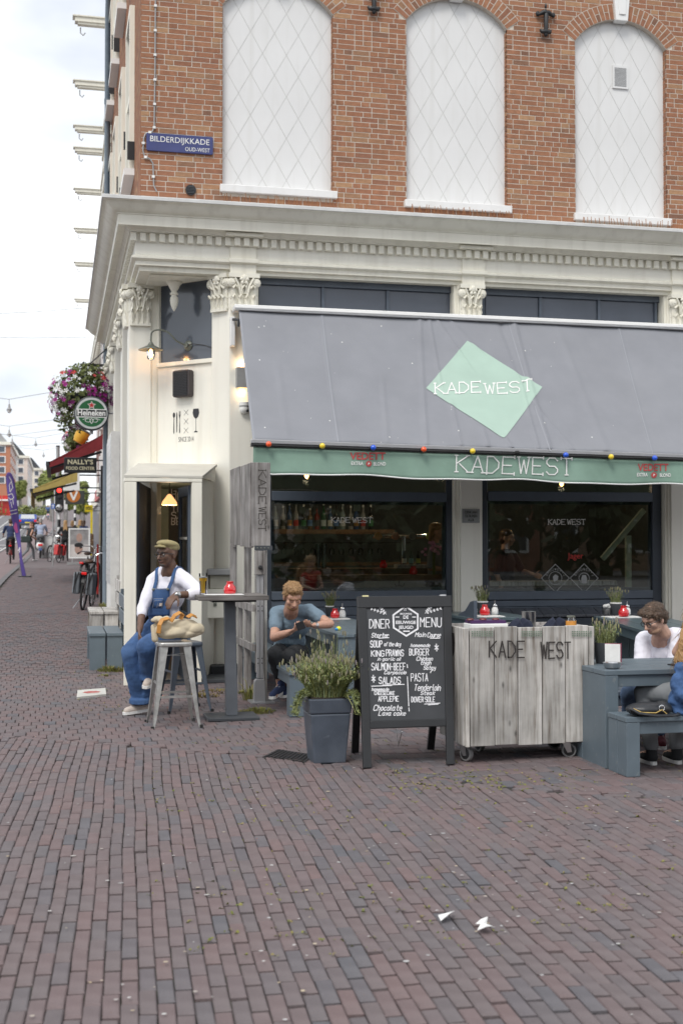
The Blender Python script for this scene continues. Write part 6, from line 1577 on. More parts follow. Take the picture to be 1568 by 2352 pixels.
def strands(parent, o, n, ln, c, m, R, seed=1):
    q = random.Random(seed); me = o.data; b = MB(); fs = me.polygons; cl = Vector(c)-rootloc(parent); bk = -(R.col[1]); N_ = len(fs)
    for i in range(n):
        f = fs[q.randrange(N_)]; p = f.center.copy(); nr = f.normal.copy()
        d = (bk*.6+Vector((0, 0, -.6))+Vector((q.gauss(0, .22), q.gauss(0, .22), q.gauss(0, .2)))+R.col[0]*.35); d = (d-nr*d.dot(nr)).normalized(); sd = nr.cross(d).normalized()*q.uniform(.0012, .0028); L_ = ln*q.uniform(.5, 1.2)
        a = p-nr*.002; m1 = p+d*L_*.5+nr*.005; e = p+d*L_+nr*q.uniform(-.005, .006)
        b.add([a-sd, a+sd, m1+sd, m1-sd, e], [(0, 1, 2, 3), (3, 2, 4)])
    O('hair_strands', b, m, parent, kind='stuff')
def glasses(parent, P, s, m):
    l = rootloc(parent); g = MB()
    for sx in (-1, 1):
        pts = [P(sx*.033+.025*math.copysign(abs(math.cos(a))**.7, math.cos(a)), .1-.006*abs(math.cos(a)), .004+.0175*math.copysign(abs(math.sin(a))**.7, math.sin(a)))-l for a in [i*PI/10 for i in range(21)]]
        g.tube(pts, .0032*s, 6, cap=False)
        g.tube([P(sx*.058, .095, .012)-l, P(sx*.078, .05, .012)-l, P(sx*.08, -.01, .008)-l], .0032*s, 6)
    g.tube([P(-.009, .1, .01)-l, P(.009, .1, .01)-l], .0028*s, 6)
    O('glasses', g, m, parent, smooth=True)
def hand_mb(mb, w, d, n, side, curl=.5, s=1.0, spread=.0):
    w, d, n = Vector(w), Vector(d).normalized(), Vector(n); n = (n-d*n.dot(d)).normalized(); wv = d.cross(n)*side
    offs = (.03, .0105, -.0095, -.029)
    for k, o_ in enumerate(offs): mb.cap(w+wv*o_*.55*s, w+d*.082*s+wv*o_*s, .0155*s, .0125*s, 8)
    for k, o_ in enumerate(offs):
        p = w+d*.084*s+wv*o_*s; dr = (d+wv*spread*(1.5-k)).normalized(); L_ = (.9, 1, .95, .75)[k]
        for i, ln in enumerate((.042, .027, .021)):
            dr = (dr*math.cos(curl*(.8+.1*k))+n*math.sin(curl*(.8+.1*k))).normalized(); q = p+dr*ln*L_*s
            mb.cap(p, q, (.0095-.0009*i)*s, (.0088-.0009*i)*s, 8); p = q
    p = w+d*.018*s+wv*.026*s; dr = (d*.75+wv*.75+n*.35).normalized()
    for i, ln in enumerate((.04, .033, .024)):
        q = p+dr*ln*s; mb.cap(p, q, (.0125-.0015*i)*s, (.0115-.0015*i)*s, 8); p = q; dr = (dr+d*.35+n*.2*curl).normalized()
def shoe(parent, heel, toe, mu, ms, w=.043, h=.075, up_=(0,0,1)):
    heel, toe = Vector(heel), Vector(toe); l = rootloc(parent); d = toe-heel; L_ = d.length; d /= L_; x = d.cross(Vector(up_)).normalized(); z = x.cross(d)
    f = lambda a, b, c: heel+d*a+x*b+z*c-l
    so = MB(); pts = []
    for i in range(24):
        a = i*2*PI/24; u = L_/2-L_/2*math.cos(a); ww = w*(.82+.25*u/L_)*abs(math.sin(a))**.55*math.copysign(1, math.sin(a)); pts.append((u, ww))
    so.prism(pts, lambda u, v, q: f(u, v, q), 0, .026)
    O('sole', so, ms, parent, smooth=40)
    mb = MB(); mb.cap(f(.05, 0, .05), f(L_*.62, 0, .04), .045, .042).cap(f(L_*.6, 0, .038), f(L_-.045, 0, .032), .04, .036).cap(f(.05, 0, .05), f(.055, 0, h+.02), .042, .04)
    v = [Vector(q)+l for q in mb.v]
    mb.v = [tuple(q if (q-heel).dot(z) > .022 else q-z*((q-heel).dot(z)-.022)) for q in v]
    sh = solid('shoe', mb, mu, parent, .006, 3)
    la = MB()
    for k in range(4): la.beam(f(L_*.42+k*.022, -.022, .083-k*.006), f(L_*.42+k*.022, .022, .083-k*.006), .006, .005)
    O('laces', la, ms, parent)
def limb(mb, pts, rs):
    for i in range(len(pts)-1): mb.cap(pts[i], pts[i+1], rs[i], rs[i+1], 14)
def torso(mb, pel, wai, che, sL, sR, g=0, hipw=.1, k=1.0):
    ax = (Vector(sL)-Vector(sR)).normalized(); upv = (Vector(che)-Vector(pel)).normalized(); fz = upv.cross(ax).normalized(); ax2 = fz.cross(upv)
    R = Matrix((ax2, fz, upv)).transposed()
    mb.ell(pel, ((.165+g)*k, (.125+g)*k, (.12+g)*k), 18, 12, R); mb.ell(wai, ((.145+g)*k, (.11+g)*k, (.16+g)*k), 18, 12, R); mb.ell(che, ((.165+g)*k, (.115+g)*k, (.17+g)*k), 18, 12, R)
    mid = (Vector(sL)+Vector(sR))/2; mb.cap(sL, sR, (.058+g)*k, (.058+g)*k, 12)
    mb.cap(mid+upv*.03, Vector(che), (.06+g)*k, (.09+g)*k, 12)
    return R
W = lambda x, y, Y: F(x, y, Y)

# --- man in dungarees on the stool
root = G(318, 1640); mn = thing('person', 'seated man in blue dungarees, white sweater, glasses and khaki flat cap beside the bar table', 'person', (root.x, root.y, 0))
hd = W(384, 1274.5, 11.74); Rf = frame((-rt*.6-fw*.8)+Vector((0, 0, -.02)))
J = dict(neck=W(389, 1306, 11.82), sR=W(352, 1333, 11.95), sL=W(424, 1331, 11.7), che=W(387, 1362, 11.87), wai=W(377, 1412, 11.93), pel=W(373, 1446, 11.98),
    eR=W(327, 1400, 11.82), wR=W(321, 1448, 11.62), eL=W(463, 1364, 11.5), wL=W(404, 1367, 11.36),
    hR=W(350, 1452, 11.98), hL=W(394, 1454, 11.86), kR=W(302, 1500, 11.66), aR=W(324, 1607, 11.78), kL=W(338, 1486, 11.42), aL=W(345, 1553, 11.66))
mb = MB(); P = head_mb(mb, hd, Rf, 1.06); torso(mb, J['pel'], J['wai'], J['che'], J['sL'], J['sR'], -.02)
mb.cap(P(0, -.03, -.09), J['neck']+Vector((0, 0, -.04)), .062, .085)
limb(mb, [J['sR'], J['eR'], J['wR']], [.05, .042, .028]); limb(mb, [J['sL'], J['eL'], J['wL']], [.05, .044, .029])
limb(mb, [J['hR'], J['kR'], J['aR']], [.075, .05, .04]); limb(mb, [J['hL'], J['kL'], J['aL']], [.075, .05, .04])
mb.cap(J['aR'], W(322, 1628, 11.8), .034, .028); mb.cap(J['aL'], W(344, 1568, 11.64), .034, .028)
hand_mb(mb, J['wR'], W(319, 1475, 11.5)-J['wR'], rt*.8+fw*.2, -1, .35, 1.02)
hand_mb(mb, J['wL'], W(386, 1384, 11.28)-J['wL'], Vector((0, 0, -1))-rt*.2+fw*.3, 1, .55, 1.02)
solid('body', mb, M['skin1'], mn, .0065, 3)
face(mn, P, Rf, 1.06, None, lip=(.16,.07,.055)); glasses(mn, P, 1.06, M['blackm'])
b = MB(); b.ell(P(0, .062, -.085), (.032, .026, .018), 12, 8, Rf); b.tube([P(-.026, .094, -.046), P(0, .1, -.043), P(.026, .094, -.046)], [.003, .005, .003], 6); solid('beard', b, mat('grey_stubble', (.07,.06,.055), .9), mn, .004, 2)
b = MB(); Ct = Rf @ Matrix.Rotation(.18, 3, 'X')
b.ell(P(0, -.012, .092), (.094, .122, .042), 20, 12, Ct).ell(P(0, -.03, .068), (.089, .098, .055), 20, 12, Rf).ell(P(0, .088, .074), (.066, .05, .011), 16, 8, Ct).ell(P(0, -.09, .06), (.07, .035, .035), 14, 8, Rf)
solid('flat_cap', b, M['khaki'], mn, .006, 4, .006, .03)
b = MB(); torso(b, J['pel'], J['wai'], J['che'], J['sL'], J['sR'], .012)
limb(b, [J['sR'], J['eR'], J['eR'].lerp(J['wR'], .18)], [.068, .056, .05]); limb(b, [J['sL'], J['eL'], J['eL'].lerp(J['wL'], .42)], [.072, .062, .052])
b.cap(J['eR'].lerp(J['wR'], .05), J['eR'].lerp(J['wR'], .2), .054, .052); b.cap(J['eL'].lerp(J['wL'], .3), J['eL'].lerp(J['wL'], .44), .057, .055)
for sh in ('sR', 'sL'): b.cap(J['neck']+Vector((0, 0, .0)), J[sh], .062, .07)
solid('sweater', b, M['wtee'], mn, .008, 5, .016, .12)
b = MB(); ax = (J['sL']-J['sR']).normalized()
RT = torso(MB(), J['pel'], J['wai'], J['che'], J['sL'], J['sR']); fz = RT.col[1]
if fz.dot(fw) > 0: fz = -fz
b.ell(J['pel'], (.182, .142, .135), 18, 12, RT); b.ell(J['wai']-Vector((0, 0, .03)), (.162, .128, .12), 18, 12, RT)
limb(b, [J['hR'], J['kR'], J['kR'].lerp(J['aR'], .5), J['aR']+Vector((0, 0, .055))], [.112, .1, .098, .1]); limb(b, [J['hL'], J['kL'], J['kL'].lerp(J['aL'], .55), J['aL']+Vector((0, 0, .03))], [.11, .098, .09, .088])
def creases(b, pts, n, r, hgt, seed):
    q = random.Random(seed)
    for i in range(n):     # soft cross folds round a limb
        t = q.uniform(.08, .95); a, c = Vector(pts[0]), Vector(pts[1]); m = a.lerp(c, t); d = (c-a).normalized(); u = (-fw).cross(d).normalized(); k = q.uniform(-.5, .5)
        b.cap(m-u*r*.85-fw*r*.45+d*k*.07, m+u*r*.5-fw*r*.8-d*k*.07, hgt*.6, hgt, 8)
creases(b, (J['hR'], J['kR']), 6, .1, .02, 3); creases(b, (J['kR'], J['aR']), 7, .094, .016, 5); creases(b, (J['hL'], J['kL']), 5, .1, .018, 7); creases(b, (J['kL'], J['aL']), 4, .085, .014, 9)
for a_, r_ in (('aR', .098), ('aL', .085)): b.lathe([(r_, -.02), (r_+.014, -.018), (r_+.014, .03), (r_, .034)], J[a_]+Vector((0, 0, -.02)), 18)
solid('trousers', b, M['denim'], mn, .008, 3, .013, .07)
def onchest(u, v, d=.0):   # point in front of the chest, u across, v up from chest centre
    p = J['che']+ax*u+RT.col[2]*v
    r = math.sqrt(max(0, 1-(u/.19)**2-(v/.22)**2)) if v > -.1 else math.sqrt(max(0, 1-(u/.19)**2-.1))
    return p+fz*(.138*r+.006+d)
b = MB(); n = 12
for i in range(n+1):
    for j in range(n+1):
        u = (i/n-.5)*(.19+.07*(1-j/n)); v = .07-.28*(1-j/n); b.v.append(tuple(onchest(u, v)))
b.f = [(j*1+i*(n+1), j+1+i*(n+1), j+1+(i+1)*(n+1), j+(i+1)*(n+1)) for i in range(n) for j in range(n)]
o = O('bib', b, M['denim'], mn, world=True, smooth=True); s_ = o.modifiers.new('s', 'SOLIDIFY'); s_.thickness = .012; s_.offset = 0
b = MB()
for i in range(5):
    for j in range(4): b.v.append(tuple(onchest((i/4-.5)*.11, -.03-.09*(1-j/3), .008)))
b.f = [(j+i*4, j+1+i*4, j+5+i*4, j+4+i*4) for i in range(4) for j in range(3)]
o = O('bib_pocket', b, M['denim2'] if False else M['denim'], mn, world=True, smooth=True); s_ = o.modifiers.new('s', 'SOLIDIFY'); s_.thickness = .006
b = MB()
for q in (((-.055, -.03), (.055, -.03)), ((-.055, -.12), (-.055, -.03)), ((.055, -.12), (.055, -.03)), ((-.1, .066), (.1, .066)), ((-.055, -.055), (0, -.045)), ((0, -.045), (.055, -.055)), ((0, -.12), (0, -.045))):
    b.tube([onchest(*q[0], .013), onchest((q[0][0]+q[1][0])/2, (q[0][1]+q[1][1])/2, .013), onchest(*q[1], .013)], .0018, 5)
O('stitching', b, mat('pale_stitching', (.4,.38,.36), .8), mn, world=True)
b = MB(); pts = [onchest(u, v, .014) for u, v in ((.022, -.105), (.05, -.105), (.05, -.075), (.022, -.075))]; b.add(pts+[p+fz*.003 for p in pts], [(3,2,1,0), (4,5,6,7)]); O('patch', b, mat('tan_patch', (.5,.42,.36), .8), mn, world=True)
for sg, sh in ((-1, 'sR'), (1, 'sL')):
    top = J[sh].lerp(J['neck'], .42)+Vector((0, 0, .078)); pts = [onchest(sg*.085, .06, .008), onchest(sg*.092, .13, .012), top+fz*.05-Vector((0, 0, .012)), top, top-fz*.06+Vector((0, 0, -.03))]
    b = MB(); q = []
    for i in range(len(pts)-1):
        for k in range(4): q.append(pts[i].lerp(pts[i+1], k/4))
    q.append(pts[-1])
    for a_, b2 in zip(q, q[1:]): b.beam(a_, b2, .034, .007, fz)
    O('strap', b, M['denim'], mn, world=True)
    O('buckle', MB().ell(onchest(sg*.085, .062, .018), (.014, .006, .014), 10, 6), M['brass'], mn, world=True, smooth=True)
b = MB(); c = J['wL'].lerp(J['eL'], .06); dr = (J['eL']-J['wL']).normalized(); q = dr.to_track_quat('Z', 'Y').to_matrix()
O('watch', b.lathe([(.034, -.012), (.036, -.012), (.036, .012), (.034, .012)], c, 18, q).ell(c-fw*.036+Vector((0, 0, .006)), (.021, .009, .021), 14, 8), M['steel'], mn, world=True, smooth=40)
shoe(mn, W(346, 1632, 11.85), W(283, 1643, 11.72)+Vector((0, 0, 0)), M['shoe'], M['sole'])
shoe(mn, W(352, 1562, 11.72)-Vector((0, 0, .02)), W(332, 1583, 11.5), M['shoe'], M['sole'], up_=Vector((0, 0, 1))-fw*.3)
O('cigarette', MB().cap(W(318, 1487, 11.5), W(325, 1483, 11.42), .004, .004), M['print'], mn, world=True)
# canvas bag on the metal stool
bp = Vector((sc_.x, sc_.y+.2, hs)); bg_ = thing('canvas_bag', 'beige canvas bag with tan leather handles lying on the galvanised stool', 'bag', bp)
b = MB(); A0, A1 = W(349, 1454, bp.y-.03), W(470, 1452, bp.y+.02); NU, NT = 64, 56; axb = (A1-A0)
rg = lambda x, k=.45: 1-abs(math.sin(x))**k
for i in range(NU+1):
    u = i/NU; e = max(0., 1-abs(2*u-1)**3.2)**.5; hh = (.092+.026*math.sin(u*2.6+.5))*e+.002; dd = (.125+.015*math.sin(u*5))*e+.002
    for j in range(NT):
        th = j*2*PI/NT; c, s_ = math.cos(th), math.sin(th); flat = .62 if s_ < 0 else 1
        k = 1.05-.2*rg(1.5*th+5*u+.6*math.sin(7*u), .7)-.17*rg(8*u+1.0*th+1.1, .7)-.13*rg(4*u-2*th+.4, .7)*(.3+u)+.03*math.sin(11*u+3*th)
        q = A0+axb*u+Vector((0, 0, .012)); b.v.append((q.x+.2*hh*s_*(u-.5), q.y+dd*c*k, q.z+hh*s_*flat*k))
b.f = [(i*NT+j, (i+1)*NT+j, (i+1)*NT+(j+1) % NT, i*NT+(j+1) % NT) for i in range(NU) for j in range(NT)]
b.cap(W(352, 1440, bp.y-.07), W(356, 1468, bp.y-.09), .022, .03); b.cap(W(352, 1440, bp.y-.06), W(374, 1426, bp.y-.09), .02, .026)
O('bag_body', b, M['canvas'], bg_, world=True, smooth=True)
b = MB(); b.ell(W(366, 1424, bp.y-.1), (.07, .05, .03), 12, 8).cap(W(352, 1425, bp.y-.08), W(384, 1420, bp.y-.06), .02, .026); solid('flap', b, M['canvas'], bg_, .008, 3, .03, .06)
for pts in (((364, 1455, -.16), (366, 1436, -.175), (372, 1424, -.165), (386, 1420, -.13)), ((392, 1428, -.12), (401, 1414, -.125), (413, 1407, -.1), (420, 1411, -.07), (415, 1421, -.08)), ((430, 1418, -.06), (440, 1412, -.03), (450, 1417, .0))):
    q = [W(x, y, bp.y+d) for x, y, d in pts]; b = MB()
    for a_, b2 in zip(q, q[1:]): b.beam(a_, b2+(b2-a_).normalized()*.006, .04, .01, fw*-.6+Vector((0, 0, .8)))
    O('handle', b, M['leather'], bg_, world=True, bevel=.003)

# --- man in the blue grey tee with a phone
rt2 = G(632, 1612); m2 = thing('person', 'seated man in a blue grey tee and dark jeans typing on a phone', 'person', (rt2.x, rt2.y, 0))
hd = W(672, 1372, 12.02); Rf = frame(-fw*.82+rt*.22+Vector((0, 0, -.42)))
J = dict(neck=W(669, 1400, 12.26), sR=W(636, 1408, 12.3), sL=W(710, 1404, 12.2), che=W(671, 1434, 12.34), wai=W(667, 1470, 12.46), pel=W(664, 1492, 12.55),
    eR=W(630, 1464, 12.08), wR=W(666, 1452, 11.86), eL=W(757, 1433, 11.98), wL=W(722, 1437, 11.86),
    hR=W(646, 1497, 12.5), hL=W(688, 1497, 12.48), kR=W(630, 1502, 12.0), aR=W(644, 1573, 12.12), kL=W(664, 1508, 11.98), aL=W(658, 1580, 12.2))
mb = MB(); P = head_mb(mb, hd, Rf, 1.1); torso(mb, J['pel'], J['wai'], J['che'], J['sL'], J['sR'], -.02)
mb.cap(P(0, -.03, -.1), J['neck']+Vector((0, 0, -.04)), .062, .09)
limb(mb, [J['sR'], J['eR'], J['eR'].lerp(J['wR'], .4), J['wR']], [.056, .046, .043, .029]); limb(mb, [J['sL'], J['eL'], J['eL'].lerp(J['wL'], .4), J['wL']], [.056, .046, .043, .029])
limb(mb, [J['hR'], J['kR'], J['aR']], [.07, .05, .038]); limb(mb, [J['hL'], J['kL'], J['aL']], [.07, .05, .038])
mb.cap(J['aR'], W(630, 1600, 11.85), .035, .03)
hand_mb(mb, J['wR'], W(686, 1442, 11.76)-J['wR'], rt*.3-fw*.3+Vector((0, 0, 1)), -1, .6); hand_mb(mb, J['wL'], W(700, 1439, 11.74)-J['wL'], -rt*.3-fw*.3+Vector((0, 0, .8)), 1, .6)
solid('body', mb, M['skin2'], m2, .0065, 3)
face(m2, P, Rf, 1.1, None, shut=True, brow=(.2,.12,.05), lip=(.42,.2,.17))
b = MB(); b.ell(P(0, -.022, .064), (.093, .108, .078), 16, 12, Rf).ell(P(0, -.05, .015), (.088, .076, .095), 16, 12, Rf).ell(P(0, .03, .105), (.07, .066, .04), 14, 10, Rf).ell(P(-.03, .05, .1), (.035, .04, .03), 12, 8, Rf).ell(P(.03, .055, .095), (.03, .035, .028), 12, 8, Rf)
for sx in (-1, 1): b.ell(P(sx*.068, -.005, .035), (.016, .04, .035), 10, 8, Rf)
hb_ = solid('hair', b, M['hairblond'], m2, .006, 2, .025, .03); strands(m2, hb_, 1500, .032, hd, mat('sandy_strand', (.3,.17,.075), .5, rnd2=((.42,.26,.12), (.2,.11,.05))), Rf)
b = MB(); b.ell(P(0, .035, -.072), (.0605, .06, .042), 16, 10, Rf).ell(P(0, .045, -.078), (.04, .046, .036), 16, 10, Rf); solid('beard', b, mat('short_beard', (.3,.17,.09), .9, var=.3, scale=60), m2, .005, 2)
b = MB(); torso(b, J['pel'], J['wai'], J['che'], J['sL'], J['sR'], .013)
limb(b, [J['sR'], J['sR'].lerp(J['eR'], .55)], [.074, .07]); limb(b, [J['sL'], J['sL'].lerp(J['eL'], .5)], [.074, .07])
solid('tee', b, M['tee'], m2, .008, 4, .028, .09)
b = MB(); b.ell(J['pel'], (.18, .145, .11), 16, 10); limb(b, [J['hR'], J['kR'], J['aR']+Vector((0, 0, .06))], [.095, .075, .062]); limb(b, [J['hL'], J['kL'], J['aL']+Vector((0, 0, .06))], [.095, .075, .062])
solid('jeans', b, M['dark'], m2, .009, 4, .025, .08)
O('phone_in_hand', MB().beam(W(681, 1441, 11.74), W(699, 1434, 11.7), .075, .012, fw), M['black'], m2, world=True, bevel=.003).name = 'phone_body'
c = J['wL'].lerp(J['eL'], .08); q = (J['eL']-J['wL']).to_track_quat('Z', 'Y').to_matrix()
O('watch', MB().lathe([(.033, -.01), (.035, -.01), (.035, .01), (.033, .01)], c, 16, q).ell(c-fw*.034, (.017, .008, .019), 12, 8), M['steel'], m2, world=True, smooth=40)
b = MB(); mid = J['neck'].lerp(J['che'], .3)
shoe(m2, W(650, 1590, 12.12)*1, W(622, 1607, 11.8), M['navy'], M['sole'])
shoe(m2, W(664, 1592, 12.25), W(648, 1604, 12.0), M['navy'], M['sole'])

# --- man in the white tee with glasses
r3 = Vector((W(1510, 1600, 9.6).x, 9.5, 0)); m3 = thing('person', 'seated man in a white tee with dark glasses looking down behind the near table', 'person', r3)
hd = W(1502, 1423, 9.38); Rf = frame(-rt*.85-fw*.42+Vector((0, 0, -.5)))
J = dict(neck=W(1515, 1460, 9.5), sR=W(1480, 1470, 9.62), sL=W(1556, 1462, 9.42), che=W(1518, 1502, 9.58), wai=W(1515, 1545, 9.63), pel=W(1512, 1580, 9.66),
    eR=W(1472, 1532, 9.52), wR=W(1455, 1562, 9.3), eL=W(1552, 1535, 9.35), wL=W(1508, 1568, 9.18), hR=W(1492, 1588, 9.6), hL=W(1538, 1588, 9.55), kR=W(1446, 1594, 9.2), aR=W(1450, 1680, 9.3), kL=W(1522, 1604, 9.08), aL=W(1512, 1690, 9.12))
mb = MB(); P = head_mb(mb, hd, Rf, 1.02); torso(mb, J['pel'], J['wai'], J['che'], J['sL'], J['sR'], -.02)
mb.cap(P(0, -.03, -.1), J['neck']+Vector((0, 0, -.04)), .056, .08)
limb(mb, [J['sR'], J['eR'], J['wR']], [.052, .042, .028]); limb(mb, [J['sL'], J['eL'], J['wL']], [.052, .042, .028])
limb(mb, [J['hR'], J['kR'], J['aR']], [.07, .05, .038]); limb(mb, [J['hL'], J['kL'], J['aL']], [.07, .05, .038])
hand_mb(mb, J['wR'], W(1449, 1590, 9.18)-J['wR'], rt*.8+fw*.3, -1, .25, 1.05, .12); hand_mb(mb, J['wL'], W(1478, 1586, 9.1)-J['wL'], -rt*.1+fw*.6+Vector((0, 0, -.6)), 1, .2, 1.05, .12)
solid('body', mb, M['skin3'], m3, .0065, 3)
face(m3, P, Rf, 1.02, None, brow=(.1,.06,.03), lip=(.45,.2,.18)); glasses(m3, P, 1.02, M['blackm'])
b = MB(); b.ell(P(0, -.022, .06), (.083, .1, .072), 18, 12, Rf).ell(P(0, -.058, .01), (.077, .06, .09), 16, 12, Rf).ell(P(.02, .045, .09), (.055, .05, .028), 14, 10, Rf).ell(P(-.04, .042, .08), (.034, .046, .028), 12, 8, Rf)
for sx in (-1, 1): b.ell(P(sx*.074, -.008, .04), (.018, .05, .042), 10, 8, Rf)
hb_ = solid('hair', b, M['hairbrown'], m3, .006, 2, .02, .035); strands(m3, hb_, 1800, .035, hd, mat('brown_strand', (.06,.034,.02), .45, rnd2=((.1,.06,.034), (.04,.024,.015))), Rf)
b = MB(); b.ell(P(0, .036, -.074), (.0595, .058, .038), 16, 10, Rf); solid('beard', b, mat('light_stubble', (.36,.22,.15), .9, var=.2, scale=60), m3, .005, 2)
b = MB(); torso(b, J['pel'], J['wai'], J['che'], J['sL'], J['sR'], .015)
limb(b, [J['sR'], J['sR'].lerp(J['eR'], .8)], [.072, .074]); limb(b, [J['sL'], J['sL'].lerp(J['eL'], .8)], [.072, .074])
b.cap(J['neck']+Vector((0, 0, -.02)), J['che'], .078, .11); b.cap(J['neck']+Vector((0, 0, -.03)), J['sR'], .06, .06); b.cap(J['neck']+Vector((0, 0, -.03)), J['sL'], .06, .06)
solid('tee', b, M['wtee'], m3, .008, 4, .025, .1)
b = MB(); b.ell(J['pel'], (.18, .145, .11), 16, 10); limb(b, [J['hR'], J['kR'], J['aR']+Vector((0, 0, .05))], [.095, .078, .062]); limb(b, [J['hL'], J['kL'], J['aL']+Vector((0, 0, .05))], [.095, .078, .062])
solid('jeans', b, M['denim2'], m3, .009, 4, .02, .08)
c = J['wL'].lerp(J['eL'], .1); q = (J['eL']-J['wL']).to_track_quat('Z', 'Y').to_matrix()
O('watch', MB().lathe([(.033, -.012), (.036, -.012), (.036, .012), (.033, .012)], c, 16, q).ell(c-fw*.034, (.02, .009, .02), 12, 8), M['blackm'], m3, world=True, smooth=40)
mar = mat('maroon_suede', (.1,.012,.02), .9)
for nm, (x, y, Y) in (('aL', (1514, 1716, 9.12)), ('aR', (1450, 1706, 9.3))):
    p = J[nm].copy(); p.z = 0; shoe(m3, p+fw*.06+rt*.02, p-fw*.2-rt*.02, mar, M['sole']); 

# --- woman on the front bench, mostly beyond the photo edge
px_ = W(1622, 1640, 8.1); m4 = thing('person', 'woman with long blonde hair and a denim jacket on the front bench', 'person', (px_.x, 8.1, 0))
X4 = px_.x; V = Vector
J = dict(pel=V((X4, 8.1, .53)), wai=V((X4, 8.1, .72)), che=V((X4, 8.12, .9)), sL=V((X4-.09, 8.14, 1.0)), sR=V((X4+.17, 8.13, 1.03)), neck=V((X4, 8.14, 1.08)))
hd = V((X4+.02, 8.18, 1.24)); Rf = frame((.1, 1, -.05))
mb = MB(); P = head_mb(mb, hd, Rf, .95); torso(mb, J['pel'], J['wai'], J['che'], J['sL'], J['sR'], -.03); mb.cap(P(0, -.03, -.1), J['neck'], .05, .06)
eL, wL_ = V((X4-.14, 8.27, .82)), V((X4-.0, 8.5, .76)); eR, wR_ = V((X4+.22, 8.25, .8)), V((X4+.1, 8.47, .74))
limb(mb, [J['sL'], eL, wL_], [.042, .036, .024]); limb(mb, [J['sR'], eR, wR_], [.042, .036, .024]); hand_mb(mb, wL_, (.5, .8, 0), (0, 0, -1), -1, .3, .9); hand_mb(mb, wR_, (-.5, .8, 0), (0, 0, -1), 1, .3, .9)
for sx in (-1, 1): limb(mb, [V((X4+sx*.09, 8.12, .52)), V((X4+sx*.13-.2, 8.42, .5)), V((X4+sx*.1-.2, 8.36, .1))], [.065, .045, .035]); mb.cap(V((X4+sx*.1-.2, 8.36, .08)), V((X4+sx*.1-.2, 8.52, .04)), .032, .026)
solid('body', mb, M['skin3'], m4, .009, 3); face(m4, P, Rf, .95, None, brow=(.2,.12,.05), lip=(.5,.15,.15))
b = MB(); b.ell(P(0, -.02, .06), (.088, .102, .075), 16, 12, Rf).ell(P(0, -.07, -.02), (.085, .06, .13), 16, 12, Rf)
for k in range(14):
    u = -.12+.02*k; b.cap(P(u*.6, -.08, -.05), V((X4+u*1.25-.03, 8.04-.02*math.sin(k*2), .86-.05*math.sin(k*1.7))), .03, .022, 8)
for k in range(4): b.cap((X4-.06-.03*k, 8.05, 1.16), (X4-.14-.025*k, 8.02, .92), .04, .03, 8)
for k in range(6): b.cap((X4-.1-.02*k, 8.06-.01*k, 1.12-.03*k), (X4-.2-.012*k, 7.99+.012*k, .8+.03*math.sin(k*2)), .032, .02, 8)
hb_ = solid('hair', b, M['hairlong'], m4, .008, 2, .03, .05); strands(m4, hb_, 2500, .12, hd, mat('blonde_strand', (.4,.24,.1), .45, rnd2=((.55,.36,.18), (.3,.17,.07))), Rf)
b = MB(); torso(b, J['pel'], J['wai'], J['che'], J['sL'], J['sR'], .0); solid('top', b, M['red'], m4, .01, 3, .015, .08)
b = MB()
for sx in (-1, 1): limb(b, [V((X4+sx*.09, 8.12, .53)), V((X4+sx*.13-.2, 8.42, .52)), V((X4+sx*.1-.2, 8.36, .14))], [.09, .068, .055])
solid('trousers', b, M['greyc'], m4, .01, 3, .015, .08)
b = MB(); b.ell((X4-.12, 7.99, .6), (.2, .1, .16), 16, 10).ell((X4-.24, 8.0, .5), (.11, .1, .1), 14, 10).cap((X4-.3, 7.96, .66), (X4-.27, 7.93, .56), .05, .07).cap((X4-.25, 7.98, .72), (X4-.2, 7.94, .52), .055, .06).cap((X4-.2, 7.94, .5), (X4-.02, 7.93, .44), .06, .06).ell((X4-.16, 7.96, .43), (.17, .08, .04), 14, 8)
solid('denim_jacket', b, M['denim'], m4, .008, 3, .06, .1)
for sx in (-1, 1): shoe(m4, V((X4+sx*.1-.2, 8.3, 0)), V((X4+sx*.1-.2, 8.54, 0)), M['dark'], M['sole'])

